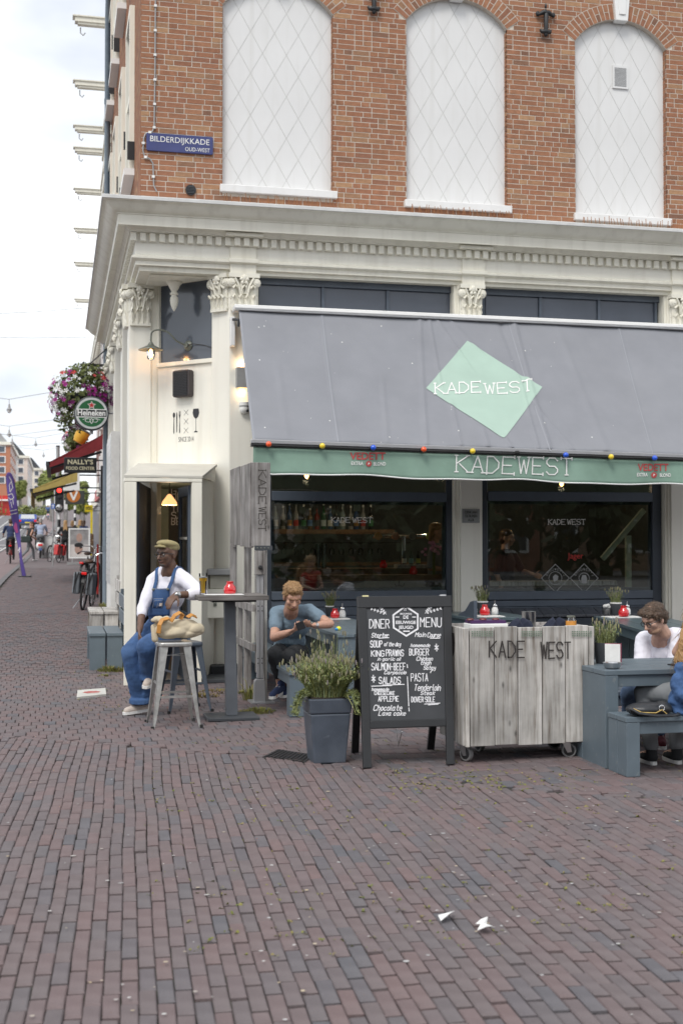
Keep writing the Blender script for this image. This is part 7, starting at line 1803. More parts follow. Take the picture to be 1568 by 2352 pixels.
# --- simple standing, walking and riding figures for the street and the bar
def figure(label, loc, head_dir, h=1.72, skin='skin2', top='dark', legs='dark', hair='hairbrown', feet='dark', pose=None, longhair=0, sleeve=.45, group=None, vox=.02, hairlen=0, s2=None):
    """pose maps joint name to (right, forward, up) for a 1.72 m figure"""
    k = h/1.72; loc = Vector(loc); f = Vector((head_dir[0], head_dir[1], 0)).normalized(); r = f.cross(Vector((0, 0, 1)))
    pz = dict(pel=(0, 0, .93), wai=(0, 0, 1.08), che=(0, .0, 1.25), sL=(-.18, 0, 1.39), sR=(.18, 0, 1.39), neck=(0, -.01, 1.46), head=(0, .02, 1.6), eL=(-.24, -.03, 1.12), wL=(-.25, .06, .88), eR=(.24, -.03, 1.12), wR=(.25, .06, .88),
        hL=(-.09, 0, .9), hR=(.09, 0, .9), kL=(-.1, .03, .5), kR=(.1, .03, .5), aL=(-.1, -.02, .09), aR=(.1, -.02, .09), look=(0, 1, -.05))
    pz.update(pose or {})
    look = pz.pop('look'); Jx = {n: loc+(r*q[0]+f*q[1]+Vector((0, 0, q[2])))*k for n, q in pz.items()}
    t = thing('person', label, 'person', loc, 0, group)
    Rf = frame(r*look[0]+f*look[1]+Vector((0, 0, look[2])))
    mb = MB(); P = head_mb(mb, Jx['head'], Rf, k*.97); torso(mb, Jx['pel'], Jx['wai'], Jx['che'], Jx['sL'], Jx['sR'], -.025, k=k*.95); mb.cap(P(0, -.03, -.1), Jx['neck'], .05*k, .06*k)
    for sd, sg in (('L', -1), ('R', 1)):
        limb(mb, [Jx['s'+sd], Jx['e'+sd], Jx['w'+sd]], [.045*k, .038*k, .026*k]); dr = Jx['w'+sd]-Jx['e'+sd]; hand_mb(mb, Jx['w'+sd], dr, -r*sg+f*.2, sg, .3, k)
        limb(mb, [Jx['h'+sd], Jx['k'+sd], Jx['a'+sd]], [.07*k, .047*k, .034*k])
    solid('body', mb, M[skin], t, vox*.55, 2)
    b = MB(); torso(b, Jx['pel'], Jx['wai'], Jx['che'], Jx['sL'], Jx['sR'], .004, k=k*.97)
    if sleeve:
        for sd in 'LR':
            e = min(1, sleeve*2); limb(b, [Jx['s'+sd], Jx['s'+sd].lerp(Jx['e'+sd], e)]+([Jx['e'+sd].lerp(Jx['w'+sd], sleeve*2-1)] if sleeve > .5 else []), [.062*k, .056*k]+([.046*k] if sleeve > .5 else []))
    solid('top', b, M[top], t, vox*.7, 2)
    b = MB(); b.ell(Jx['pel'], (.165*k, .13*k, .12*k), 14, 10)
    for sd in 'LR': limb(b, [Jx['h'+sd], Jx['k'+sd], Jx['a'+sd]+Vector((0, 0, .03))], [.09*k, .066*k, .05*k])
    solid('trousers', b, M[legs], t, vox*.7, 2)
    b = MB()
    for sd in 'LR':
        a_ = Jx['a'+sd]; b.cap(a_+f*-.03*k+Vector((0, 0, -.045*k)), a_+f*.16*k+Vector((0, 0, -.05*k)), .042*k, .035*k)
    solid('shoes', b, M[feet], t, vox*.6, 2)
    b = MB(); b.ell(P(0, -.022, .062), (.086*k, .1*k, .072*k), 14, 10, Rf).ell(P(0, -.055, 0), (.08*k, .065*k, .095*k), 14, 10, Rf)
    if hairlen:
        for q in range(5): u = -.07+.035*q; b.cap(P(u*.7, -.07, -.02), P(u, -.085, -hairlen), .035*k, .025*k, 8)
    solid('hair', b, M[hair], t, vox*.6, 2)
    return t, Jx, f, r
bm = F(1000, 1222, Y0+1.0)
figure('dim barmaid with tied hair behind the first window holding pink flowers', (bm.x, Y0+1.0, bm.z-1.62), (.8, -.4), 1.74, 'skin2', 'greyc', 'dark', 'hairblond', pose=dict(wL=(-.12, .25, 1.1), wR=(.12, .25, 1.1)), hairlen=.12)
p = F(996, 1260, Y0+.68); t = thing('flower_bunch', 'bunch of pink flowers just inside the first window', 'flowers', p)
b = MB()
for k in range(26): b.ell((random.gauss(0, .05), random.gauss(0, .04), random.gauss(.02, .05)), (.025, .022, .02), 6, 5)
O('petals', b, mat('pink_petal', (.6,.25,.42), .7, rnd2=((.7,.4,.52), (.5,.15,.32))), t); O('stems', MB().tube([(0, 0, -.4), (0, 0, 0)], .02, 6), M['leaf'], t)
bm = F(1162, 1255, Y0+1.6); figure('dark shirted barman standing deep behind the second window', (bm.x, Y0+1.6, .0), (.7, -.7), 1.8, 'skin3', 'dark', 'dark', 'hairbrown', pose=dict(eL=(-.2, .15, 1.15), wL=(-.1, .38, 1.1)))
# ---------------------------------------------------------------- the street on the left
PF = lambda Y: .955 if Y < 24 else .955+.0178*(Y-24)+.2
# windows, pipe and tiled pier on the side of the corner cafe
for row, (z0, z1) in enumerate(((6.55, 8.75), (9.7, 11.6))):
    for k, y in enumerate((16.5, 18.7, 20.9, 22.9)):
        w = bpy.data.objects.new('side_window', None); COL.objects.link(w); w.parent = cafe; w.location = (0, y-Y0, z0)
        O('frame', MB().box(X0-.07, X0+.02, y, y+.09, z0, z1).box(X0-.07, X0+.02, y+.91, y+1.0, z0, z1).box(X0-.07, X0+.02, y+.0901, y+.9099, z1-.1, z1).box(X0-.05, X0+.02, y+.0901, y+.9099, (z0+z1)/2-.04, (z0+z1)/2+.04), M['cream'], w, world=True)
        O('pane', MB().box(X0-.025, X0-.015, y+.09, y+.91, z0, z1-.1), M['transom'], w, world=True)
        O('sill', MB().box(X0-.14, X0+.02, y-.06, y+1.06, z0-.09, z0-.001), M['white'], w, world=True)
        O('shutter_hook', MB().box(X0-.1, X0-.0, y-.11, y-.08, z0+.1, z0+.34), M['blackm'], w, world=True); O('shutter_hook', MB().box(X0-.09, X0, y+1.07, y+1.1, z0+.6, z0+.85), M['blackm'], w, world=True)
pipe = thing('drainpipe', 'blue grey drainpipe down the side wall at the end of the corner cafe', 'drainpipe', (.86, 23.8, 0))
O('pipe', MB().tube([(0, 0, T(24)), (0, 0, 11.6), (.0, -.3, 12.0), (.1, -.5, 12.2)], .055, 10), mat('pipe_paint', (.17,.21,.25), .5), pipe, smooth=True)
for z in (1.5, 4.6, 6.4, 8.2, 10): O('collar', MB().lathe([(.064, -.05), (.064, .05)], (0, 0, z), 10), mat('pipe_collar', (.14,.17,.2), .5) if z == 1.5 else bpy.data.materials['pipe_collar'], pipe, smooth=40)
tpz = thing('tiled_pier', 'narrow white glazed tile pier with dark joints on the cafe side wall', 'pier', (X0, 21.0, 0))
O('pier', MB().box(X0-.135, X0+.0, 20.2, 21.9, 0, 3.4), mat('tile_joint', (.7,.69,.66), .8), tpz, world=True)
tm_ = MB().box(-.007, .007, -.262, .262, -.066, .066); tmo = None
for i in range(3):
    for j in range(22):
        if tmo is None: tmo = O('tile', tm_, M['tile'], tpz); o = tmo
        else: o = link('tile', tmo.data, tpz)
        o.location = (-.14, -.8+.28+i*.565, 1.0+j*.108+.065*0)
        o.scale = (1, 1, .76)
def bench2(label, y, m, x0=.42):
    t = thing('street_bench', label, 'bench', (x0, y, T(y+.3)), 0, 'benches along the cafe side wall')
    h = FZ(240, 1452, 16.0)-.02 if y < 17 else .5
    for i in range(2): O('seat_board', MB().box(.215*i, .215*i+.2, -.02, 1.35, h-.04, h), m, t, bevel=.005); O('end_board', MB().box(.215*i+.005, .215*i+.195, 0, .05, -.2, h-.041), m, t, bevel=.004); O('end_board', MB().box(.215*i+.005, .215*i+.195, 1.28, 1.33, -.2, h-.041), m, t, bevel=.004)
    for k in range(2): O('back_board', MB().box(.425, .445, 0, 1.35, h+.08+k*.2, h+.25+k*.2), m, t, bevel=.004)
    for y_ in (.0, 1.29): O('back_post', MB().box(.4455, .49, y_, y_+.05, -.2, h+.5), m, t, bevel=.004)
bench2('blue grey two board bench with a back against the cafe side wall', 15.75, M['bluegrey'], FX(206, 15.75))
bench2('pale weathered bench behind the blue grey one on the side wall', 18.6, M['woodl'], .45)

# terraced houses running down the street
BY = [24.05, 29.3, 32.9, 35.5, 38.6, 43.3, 48.7, 55.3, 63, 78]
BEAM = [(40, 27.4), (187, 31.2), (290, 34.6), (340, 36.5), (434, 40.8), (525, 45.9), (603, 51.5), (687, 59.2)]
hcol = [(.22,.085,.06), (.16,.075,.06), (.28,.13,.09), (.13,.06,.055), (.24,.1,.07), (.3,.2,.14), (.19,.09,.07), (.26,.14,.1), (.2,.1,.08)]
hword = ['dark red', 'deep brown', 'orange brown', 'purple brown', 'rust red', 'sandy brown', 'chestnut', 'pale brown', 'last reddish']
for i in range(9):
    a, b = BY[i]+.01, BY[i+1]-.01; xf = PF((a+b)/2)+.25; zt = 12.4
    t = thing('terraced_house', f'{hword[i]} brick terraced house with a white eave, number {["one","two","three","four","five","six","seven","eight","nine"][i]} past the corner cafe', 'house', (xf, a, T(a)), 0, 'terraced houses down the street')
    Hs = lambda n, mb, m, p=t, **k: O(n, mb, m, p, world=True, **k)
    bm_ = mat('house_brick_%d' % i, hcol[i], .9, var=.2, scale=3, bump=.3, bscale=30)
    Hs('wall', MB().box(xf, xf+8, a, b, -.5, zt), bm_)
    y = a+.02; cs = MB()
    Hs('cornice', MB().box(xf-.42, xf-.001, a+.001, b-.001, zt-.35, zt-.0).box(xf-.46, xf, a, b, zt+.001, zt+.12).box(xf-.1, xf-.001, a+.001, b-.001, zt-.8, zt-.351), M['cream'])
    n = max(2, int((b-a)/.7))
    for k in range(n): Hs('corbel', MB().box(xf-.34, xf-.101, a+(k+.4)*(b-a)/n, a+(k+.75)*(b-a)/n, zt-.65, zt-.3505), M['cream'])
    Hs('roof', MB().prism([(xf-.2, zt+.121), (xf+8, zt+.121), (xf+6.5, zt+2.8), (xf+1.5, zt+2.8)], lambda u, v, w: (u, w, v), a, b), M['darkgrey'])
    for z in (4.6, 7.2, 9.7):
        for k in range(2 if b-a < 4.5 else 3):
            y = a+(k+.5)*(b-a)/(2 if b-a < 4.5 else 3)-.5
            f = Hs('window', MB().box(xf-.05, xf-.0005, y, y+.1, z, z+1.8).box(xf-.05, xf-.0005, y+.9, y+1.0, z, z+1.8).box(xf-.05, xf-.0005, y+.101, y+.899, z+1.7, z+1.8).box(xf-.12, xf-.0005, y-.05, y+1.05, z-.1, z-.001), M['white'])
            O('pane', MB().box(xf-.03, xf-.01, y+.101, y+.899, z, z+1.7), M['transom'], f, world=True)
    Hs('shopfront', MB().box(xf-.16, xf-.0005, a+.1, b-.1, T(a)-.3, 3.6), (M['frame2'], M['cream'], M['darkgrey'], M['greymetal'])[i % 4]); Hs('shop_window', MB().box(xf-.18, xf-.1605, a+.5, b-.5, T(a)+.6, 3.0), M['transom'])
    Hs('fascia', MB().box(xf-.3, xf-.0005, a+.05, b-.05, 3.601, 4.1), (M['cream'], M['frame'], M['cream'], M['red'])[i % 4])
    if i < 8:
        yb, Yb = BEAM[i]; p = F(172, yb, Yb); m = Hs('hoist_beam', MB().box(p.x, xf+.3, Yb-.1, Yb+.1, p.z-.1, p.z).box(p.x-.05, xf+.2, Yb-.13, Yb+.13, p.z+.001, p.z+.03).box(p.x+.06, xf+.2, Yb-.07, Yb+.07, p.z-.15, p.z-.1005), M['cream'])
        O('hook', MB().tube([(p.x+.12, Yb, p.z-.2), (p.x+.12, Yb, p.z-.32), (p.x+.18, Yb, p.z-.37), (p.x+.22, Yb, p.z-.31)], .014, 6), M['greymetal'], m, world=True)
        Hs('gable', MB().box(xf+.05, xf+.6, Yb-.6, Yb+.6, zt+.12, p.z+.5), bm_)
# posts, pipes and boards beside the shopfronts
for px, w, y0_, y1_, Y, mt_, lb in ((253, 3, 1150, 1455, 22.9, 'greymetal', 'grey service pipe low on the side wall past the tiled pier'), (233, 6, 1070, 1400, 26.3, 'blackm', 'black downpipe on the first terraced house'), (224, 4, 1250, 1335, 28.5, 'red', 'thin red painted post on the shopfront'), (243, 7, 1300, 1435, 24.8, 'frame', 'dark green shutter post beside the parked bicycle')):
    p = F(px, y1_, Y); t = thing('shop_post', lb, 'post', (p.x, Y, T(Y)), 0, None)
    O('shaft', MB().box(-w*Y/5700, w*Y/5700, -.05, .05, 0, F(px, y0_, Y).z-T(Y)), M[mt_], t); O('foot', MB().box(-w*Y/5000, w*Y/5000, -.06, .06, -.1, .08), M['blackm'], t)
# --- signs
Y = 22.4; c = F(210, 950, Y); R_ = 38.5*Y/FPX*1.0
hk = thing('beer_sign', 'round green and white projecting beer sign with a red star under the flower basket', 'sign', c)
RX = Matrix.Rotation(PI/2, 3, 'X')
O('rim', MB().lathe([(R_*.93, -.07), (R_, -.06), (R_, .06), (R_*.93, .07)], (0, 0, 0), 40, RX), M['darkgrey'], hk, smooth=40)
O('face_plate', MB().lathe([(R_*.92, -.075), (R_*.92, .075)], (0, 0, 0), 40, RX), mat('silver_face', (.55,.57,.56), .4), hk, smooth=40)
sf = planefn((0, -.0755, 0), (1,0,0), (0,0,1)); g = MB(); g.add([sf(u, v, .001) for u, v in ngon(40, R_*.79)], [tuple(range(40))]); O('green_disc', g, mat('beer_green', (.012,.11,.035), .4), hk)
b = MB(); b.add([sf(u, v, .002) for u, v in ((-R_*.86, -R_*.2), (R_*.86, -R_*.2), (R_*.86, R_*.2), (-R_*.86, R_*.2))], [(0,1,2,3)]); O('name_band', b, M['black'], hk)
w = MB()
for s in (-1, 1): w.add([sf(u, v, .0021) for u, v in ((-R_*.86, s*R_*.2), (R_*.86, s*R_*.2), (R_*.86, s*R_*.25), (-R_*.86, s*R_*.25))], [(0,1,2,3) if s > 0 else (3,2,1,0)])
typeset(w, 'Heineken', .14, sf, (0, -R_*.13), bold=.004, fit=R_*1.6, fith=R_*.34, off=.006); O('lettering', w, M['print'], hk)
st_ = MB(); st_.add([sf((.2 if i % 2 == 0 else .085)*R_*math.sin(i*PI/5), R_*.47+(.2 if i % 2 == 0 else .085)*R_*math.cos(i*PI/5), .004) for i in range(10)], [tuple(range(10))[::-1]]); 
wst = MB(); wst.add([sf((.26 if i % 2 == 0 else .12)*R_*math.sin(i*PI/5), R_*.47+(.26 if i % 2 == 0 else .12)*R_*math.cos(i*PI/5), .003) for i in range(10)], [tuple(range(10))[::-1]]); O('star_outline', wst, M['print'], hk); O('star', st_, M['red'], hk)
hp_ = MB()
for sg in (-1, 1):
    ribbon(hp_, [(sg*R_*(.2+.16*math.cos(a)), R_*(-.42+.1*math.sin(a))) for a in [k*PI/6 for k in range(-5, 7)]], .008, sf, .003+.0003*sg)
    ribbon(hp_, [(sg*R_*.12, -R_*.34), (sg*R_*.3, -R_*.3), (sg*R_*.5, -R_*.38)], .008, sf, .004+.0003*sg)
ribbon(hp_, [(0, -R_*.3), (R_*.1, -R_*.4), (R_*.05, -R_*.54), (0, -R_*.6), (-R_*.05, -R_*.54), (-R_*.1, -R_*.4), (0, -R_*.3)], .009, sf, .005)
O('hop_emblem', hp_, M['print'], hk)
O('bracket', MB().tube([(R_, 0, .02), (.96-c.x+.0, 0, .02)], .02, 8).tube([(0, 0, -R_), (0, 0, -R_-.06)], .03, 8), M['greymetal'], hk)
def projsign(name, label, px, Y, mt_, lines, txt=None, depth=.12, xwall=None, font=None):
    (xa, ya), (xb, yb) = px; c = F((xa+xb)/2, (ya+yb)/2, Y); w = (FX(xb, Y)-FX(xa, Y))/2; h = (F(xa, ya, Y).z-F(xa, yb, Y).z)/2
    t = thing(name, label, 'sign', c); O('board', MB().box(-w, w, -depth/2, depth/2, -h, h), mt_, t, bevel=.008)
    b = MB()
    for s, v, fit, fh in lines: typeset(b, s, .2, planefn((0, -depth/2-.002, 0), (1,0,0), (0,0,1)), (0, v*h), fit=fit*w, fith=fh*h, bold=.004)
    if lines: O('lettering', b, txt or M['print'], t)
    if xwall: O('bracket', MB().box(w+.001, xwall-c.x, -.02, .02, h*.6, h*.75).box(w+.001, xwall-c.x, -.02, .02, -h*.75, -h*.6), M['blackm'], t)
    return t
projsign('shop_sign', 'black projecting food shop sign with cream letters under the red awning', ((147, 1051), (222, 1086)), 25.2, M['black'], (("NALLY\u2018S", .12, 1.55, .62), ('FOOD CENTER', -.62, 1.75, .42)), mat('cream_letters', (.62,.58,.4), .5), xwall=.98)
projsign('banner_sign', 'plain white hanging shop banner above the orange ring sign', ((145, 1084), (183, 1127)), 44, M['white'], (('SOCIAL FOOD', .1, 1.3, .12), ('COFFEE LUNCH', -.15, 1.2, .08)), M['ink'], .04, 1.4)
t = projsign('ring_sign', 'dark sign board with a white letter in an orange ring', ((150, 1127), (194, 1158)), 46, mat('dark_board', (.05,.055,.05), .5), (), None, .06, 1.45)
b = MB(); f_ = planefn((-.05, -.032, 0), (1,0,0), (0,0,1)); b.add([f_(u, v, .003) for u, v in ngon(24, .24, 0, (0, .06))], [tuple(range(24))]); O('ring', b, mat('orange_print', (.5,.16,.03), .5), t)
b = MB(); ribbon(b, [(-.12, .2), (0, -.08), (.12, .2)], .07, f_, .006); O('lettering', b, M['print'], t)
t = projsign('lottery_sign', 'yellow tilted shop sign with dark lettering low on the shopfront', ((195, 1160), (213, 1176)), 40, mat('yellow_board', (.75,.6,.02), .5), (('otto.', -.3, 1.7, 1.0),), M['ink'], .05, 1.3)
projsign('house_number_sign', 'small white and orange sign beside the traffic light', ((147, 1149), (155, 1170)), 46, M['white'], (), None, .03)
projsign('arrow_sign', 'small blue square traffic sign with a white arrow on a thin pole', ((118, 1157), (126, 1169)), 48, mat('traffic_blue', (.03,.12,.5), .4), (), None, .03)
for o in [o for o in bpy.data.objects if o.get('label', '').startswith('small blue square')]:
    b = MB(); f_ = planefn((0, -.017, 0), (1,0,0), (0,0,1)); b.add([f_(u, v) for u, v in ((-.015, -.07), (.015, -.07), (.015, .02), (.05, .02), (0, .08), (-.05, .02), (-.015, .02))], [tuple(range(7))]); O('arrow', b, M['print'], o)
    O('pole', MB().tube([(0, .03, .1), (0, .03, T(48)-o.location.z)], .025, 8), M['greymetal'], o)
# --- awnings seen edge on
def side_awning(label, a, b, Y, dy, mt_, valance):
    p, q = F(a[0], a[1], Y), F(b[0], b[1], Y); t = thing('shop_awning', label, 'awning', p, 0, 'awnings over the shops down the street')
    m = MB(); n = 8
    for k in range(n+1):
        u = k/n; c = p.lerp(q, u)+Vector((0, 0, -.06*math.sin(PI*u)))
        m.v += [tuple(c), (c.x, c.y+dy, c.z)]
        if k: m.f.append((2*k-2, 2*k, 2*k+1, 2*k-1))
    o = O('cloth', m, mt_, t, world=True, smooth=True); s = o.modifiers.new('s', 'SOLIDIFY'); s.thickness = .01
    O('front_bar', MB().box(q.x-.05, q.x+.03, Y, Y+dy, q.z-.06, q.z+.02), M['darkgrey'], t, world=True)
    if valance: O('valance', MB().box(q.x-.02, q.x-.01, Y, Y+dy, q.z-.06-valance, q.z-.061), mt_, t, world=True)
    O('arm', MB().beam(p+Vector((-.02, .1, -.35)), q+Vector((.05, .1, -.1)), .04, .05).beam(p+Vector((-.02, dy-.1, -.35)), q+Vector((.05, dy-.1, -.1)), .04, .05), M['darkgrey'], t, world=True)
    O('side_cloth', MB().add([p, q, q+Vector((.03, 0, -.1)), p+Vector((0, 0, -.3))], [(0, 1, 2, 3)]), mt_, t, world=True)
side_awning('dark red shop awning with grey underside above the black food sign', (236, 998), (111, 1062), 26.0, 5.0, mat('dark_red_cloth', (.2,.02,.025), .85), 0)
side_awning('yellow and brown striped awning hanging lower down the street', (178, 1080), (73, 1124), 34, 5.0, mat('yellow_cloth', (.42,.32,.1), .85), .35)
p = F(186, 1003, 27.5); t = thing('yellow_lantern', 'big tilted yellow tub shaped shop ornament above the red awning', 'ornament', p, 0); t.rotation_euler = (0, .5, 0)
O('tub', MB().lathe([(.0, -.14), (.11, -.14), (.14, -.05), (.145, .0), (.15, .02), (.15, .14), (.0, .15)], (0, 0, 0), 18), mat('yellow_tub', (.65,.36,.03), .5, var=.15), t, smooth=40); O('rim', MB().lathe([(.158, .12), (.16, .16), (.15, .16)], (0, 0, 0), 18), M['brass'], t, smooth=40)
# --- hanging flower baskets
def leafball(mb, c, r, n, s, sq=(1, 1, 1)):
    for i in range(n):
        d = Vector((random.gauss(0, 1), random.gauss(0, 1), random.gauss(0, 1))).normalized(); q = random.uniform(.55, 1.05)
        p = Vector(c)+Vector((d.x*r*sq[0], d.y*r*sq[1], d.z*r*sq[2]))*q; a = Vector((random.gauss(0, 1), random.gauss(0, 1), random.gauss(0, 1))).normalized(); n_ = (d+Vector((0, 0, .3))+a*.7).normalized(); b = n_.cross(a).normalized(); a = b.cross(n_)
        L_ = s*random.uniform(.6, 1.3); mb.add([p-a*L_, p+b*L_*.5, p+a*L_, p-b*L_*.5], [(0, 1, 2, 3)])
def flower_mesh(m, name):
    b = MB(); n = 5
    for k in range(n):
        a = k*2*PI/n; b.add([(0, 0, 0), (.026*math.cos(a-.45), .026*math.sin(a-.45), .012), (.042*math.cos(a), .042*math.sin(a), .006), (.026*math.cos(a+.45), .026*math.sin(a+.45), .012)], [(0, 1, 2, 3)])
    me = bpy.data.meshes.new('flower'); me.from_pydata(b.v, [], b.f); me.materials.append(m); return me
FL = [flower_mesh(mat('white_petal', (.75,.75,.72), .7, var=0), 'w'), flower_mesh(mat('magenta_petal', (.38,.01,.26), .7, var=0), 'm'), flower_mesh(mat('coral_petal', (.6,.07,.08), .7, var=0), 'c'), flower_mesh(mat('plum_petal', (.16,.0,.12), .7, var=0), 'p')]
def basket(label, px, Y, r, nfl, sc, xwall, zbar):
    c = F(*px, Y); t = thing('flower_basket', label, 'flower basket', c, 0, 'hanging flower baskets')
    b = MB(); leafball(b, (0, 0, .12*r), r, int(2600*r), .05, (1, .9, .82)); leafball(b, (-.3*r, 0, -.5*r), r*.6, int(1000*r), .045, (1, 1, 1.1)); leafball(b, (.1*r, -.1, .75*r), r*.55, int(700*r), .045, (1.2, 1, .55))
    O('foliage', b, M['leaf'], t); O('bowl', MB().lathe([(.02, -.35*r), (.4*r, -.25*r), (.55*r, .05), (.5*r, .05), (.3*r, -.15*r)], (0, 0, 0), 16), M['darkgrey'], t, smooth=True)
    for i in range(nfl):
        a = random.uniform(-PI, 0) if random.random() < .8 else random.uniform(0, PI); v = random.uniform(-1.15, .75)
        d = Vector((math.cos(a)*math.sqrt(max(.1, 1-min(abs(v), 1)**2)), math.sin(a)*math.sqrt(max(.1, 1-min(abs(v), 1)**2))*.95, v*.9)); p = Vector((d.x*r*1.02, d.y*r, d.z*r+.05*r))
        if d.x < -.05 and v < .55: k = random.choice((0, 0, 0, 0, 1, 3))
        elif v > .45: k = random.choice((2, 2, 0, 1))
        else: k = random.choice((1, 1, 3, 0, 3))
        if -.05 < d.x < .5 and random.random() < .6: continue
        o = link('flower', FL[k], t); o.location = p*random.uniform(.97, 1.08); o.rotation_euler = (d+Vector((0, -.3, .2))).to_track_quat('Z', 'Y').to_euler(); s = random.uniform(.8, 1.35)*sc; o.scale = (s, s, s)
    if zbar:
        z = F(200, 838, Y).z-c.z
        O('bracket', MB().beam((-.05, 0, z), (xwall-c.x, 0, z), .03, .05).tube([(.1, 0, z), (xwall-c.x, 0, z+.45)], .014, 6), M['blackm'], t); O('chain', MB().tube([(0, 0, z), (.0, 0, .5*r)], .01, 6).tube([(0, 0, z), (.35*r, 0, .1)], .008, 5).tube([(0, 0, z), (-.35*r, 0, .1)], .008, 5), M['blackm'], t)
basket('huge hanging basket of white, magenta and coral petunias above the round beer sign', (190, 912), 23.6, .6, 270, 1.15, 1.0, True)
basket('smaller hanging basket of pink petunias behind the yellow ornament', (172, 1014), 31.5, .3, 60, 1.2, 1.1, False)

# --- street furniture
def trafficlight():
    Y = 57; c = F(136, 1146, Y); zb = T(Y)
    t = thing('traffic_light', 'traffic light showing red on a black and white striped pole', 'traffic light', (c.x, Y, zb)); k = Y/FPX
    O('backplate', MB().prism([(11.5*k*math.cos(a), (21*k if math.sin(a) > 0 else -21*k)+11.5*k*math.sin(a)) for a in [i*PI/10 for i in range(20)]], lambda u, v, w: (u, w, v+c.z-zb), .06, .04), M['white'], t)
    O('housing', MB().prism([(9.6*k*math.cos(a), (21*k if math.sin(a) > 0 else -21*k)+9.6*k*math.sin(a)) for a in [i*PI/10 for i in range(20)]], lambda u, v, w: (u, w, v+c.z-zb), .0395, -.1), M['black'], t, bevel=.01)
    rd = mat('red_signal', (1,.03,.02), .3, emit=2.5)
    for dz, m_, r in ((19*k, rd, 5*k), (4*k, M['blackm'], 5*k), (-19*k, M['chrome'], 7.5*k)): O('lens', MB().lathe([(r, -.12), (r*.9, -.135), (.01, -.15)], (0, 0, c.z-zb+dz), 18, None).xf(Matrix.Translation((0, 0, c.z-zb+dz)) @ Matrix.Rotation(PI/2, 4, 'X') @ Matrix.Translation((0, 0, -(c.z-zb+dz))) if False else Matrix.Identity(4)) if False else MB().lathe([(r, .1), (r*.85, .13), (.01, .14)], (0, 0, c.z-zb+dz), 18, Matrix.Rotation(PI/2, 3, 'X')), m_, t, smooth=40)
    h = c.z-zb+.5; n = 9
    for i in range(n): O('pole_band', MB().tube([(0, .1, h*i/n), (0, .1, h*(i+1)/n-.001)], .07, 10), M['white'] if i % 2 else M['black'], t, smooth=40)
trafficlight()
Y = 66; t = thing('striped_post', 'black and white striped sign post beyond the traffic light', 'post', (FX(172, Y), Y, T(Y)))
for i in range(12): O('pole_band', MB().tube([(0, 0, i*.2), (0, 0, i*.2+.199)], .06, 10), M['white'] if i % 2 else M['black'], t, smooth=40)
# feather flag
Y = 39.7; pts = [(70,190),(82,155),(100,140),(130,150),(165,220),(180,300),(190,380),(203,500),(215,600),(230,760),(240,900),(252,1040),(265,1170),(295,1300),(320,1430),(275,1490),(262,1380),(240,1230),(225,1100),(210,1000),(185,900),(160,800),(140,700),(120,600),(105,500),(90,400),(78,290)]
dp = lambda x, y: (x/5.171, 1056.3+y/5.171)
b0 = F(57, 1352, Y); zg_ = T(Y); t = thing('feather_flag', 'tall purple feather flag with white scribble print at the kerb', 'flag', (b0.x, Y, zg_))
q = [F(*dp(x, y), Y) for x, y in pts]; sh = zg_-b0.z
cl = mat('purple_cloth', (.11,.075,.3), .8, var=.15, scale=2)
def fw_(p, d=0): return (p.x, Y+d+.06*math.sin(p.z*4)+.05*math.sin(p.x*9), p.z)
m = MB(); n = len(q); L_ = q[:15]; R2 = [q[0]]+q[:14:-1]
k2 = 40
def along(pl, u):
    ds = [0]
    for a, b in zip(pl, pl[1:]): ds.append(ds[-1]+(b-a).length)
    s = u*ds[-1]
    for i in range(len(pl)-1):
        if s <= ds[i+1]+1e-9: return pl[i].lerp(pl[i+1], (s-ds[i])/max(ds[i+1]-ds[i], 1e-9))
    return pl[-1]
for i in range(k2+1):
    a, b = along(R2, i/k2), along(L_, i/k2)
    for j in range(5): m.v.append(fw_(a.lerp(b, j/4)))
    if i:
        for j in range(4): s = i*5+j; m.f.append((s-5, s-4, s+1, s))
o = O('cloth', m, cl, t, world=True, smooth=True); s = o.modifiers.new('s', 'SOLIDIFY'); s.thickness = .006
pr = MB(); ff = lambda x, y, w=0: Vector(fw_(F(*dp(x, -y), Y), -.012-w))
for l in (((110,200),(135,250),(150,330),(120,380),(110,300),(130,260)), ((95,420),(140,400),(165,450),(130,470),(100,450)), ((120,480),(150,460),(160,530)), ((130,500),(145,570)), ((118,610),(200,590)), ((125,650),(205,630)), ((215,1080),(235,1040),(230,1100))): ribbon(pr, [(x, -y) for x, y in l], 7, ff, .001, 3)
O('print', pr, M['print'], t, world=True)
pk = MB(); pk.add([ff(x, y, .001) for x, y in ((160,-800),(180,-740),(200,-760),(215,-860),(190,-870))], [tuple(range(5))]); O('pink_print', pk, mat('pink_print', (.5,.1,.3), .8), t, world=True)
O('pole', MB().tube([Vector(fw_(p, .02)) for p in R2[::-1]][1:]+[], .012, 6).tube([(b0.x, Y, zg_), Vector(fw_(R2[-1], .02))], .016, 6), M['blackm'], t, world=True); O('base', MB().box(b0.x-.2, b0.x+.2, Y-.2, Y+.2, zg_-.02, zg_+.03), M['blackm'], t, world=True)
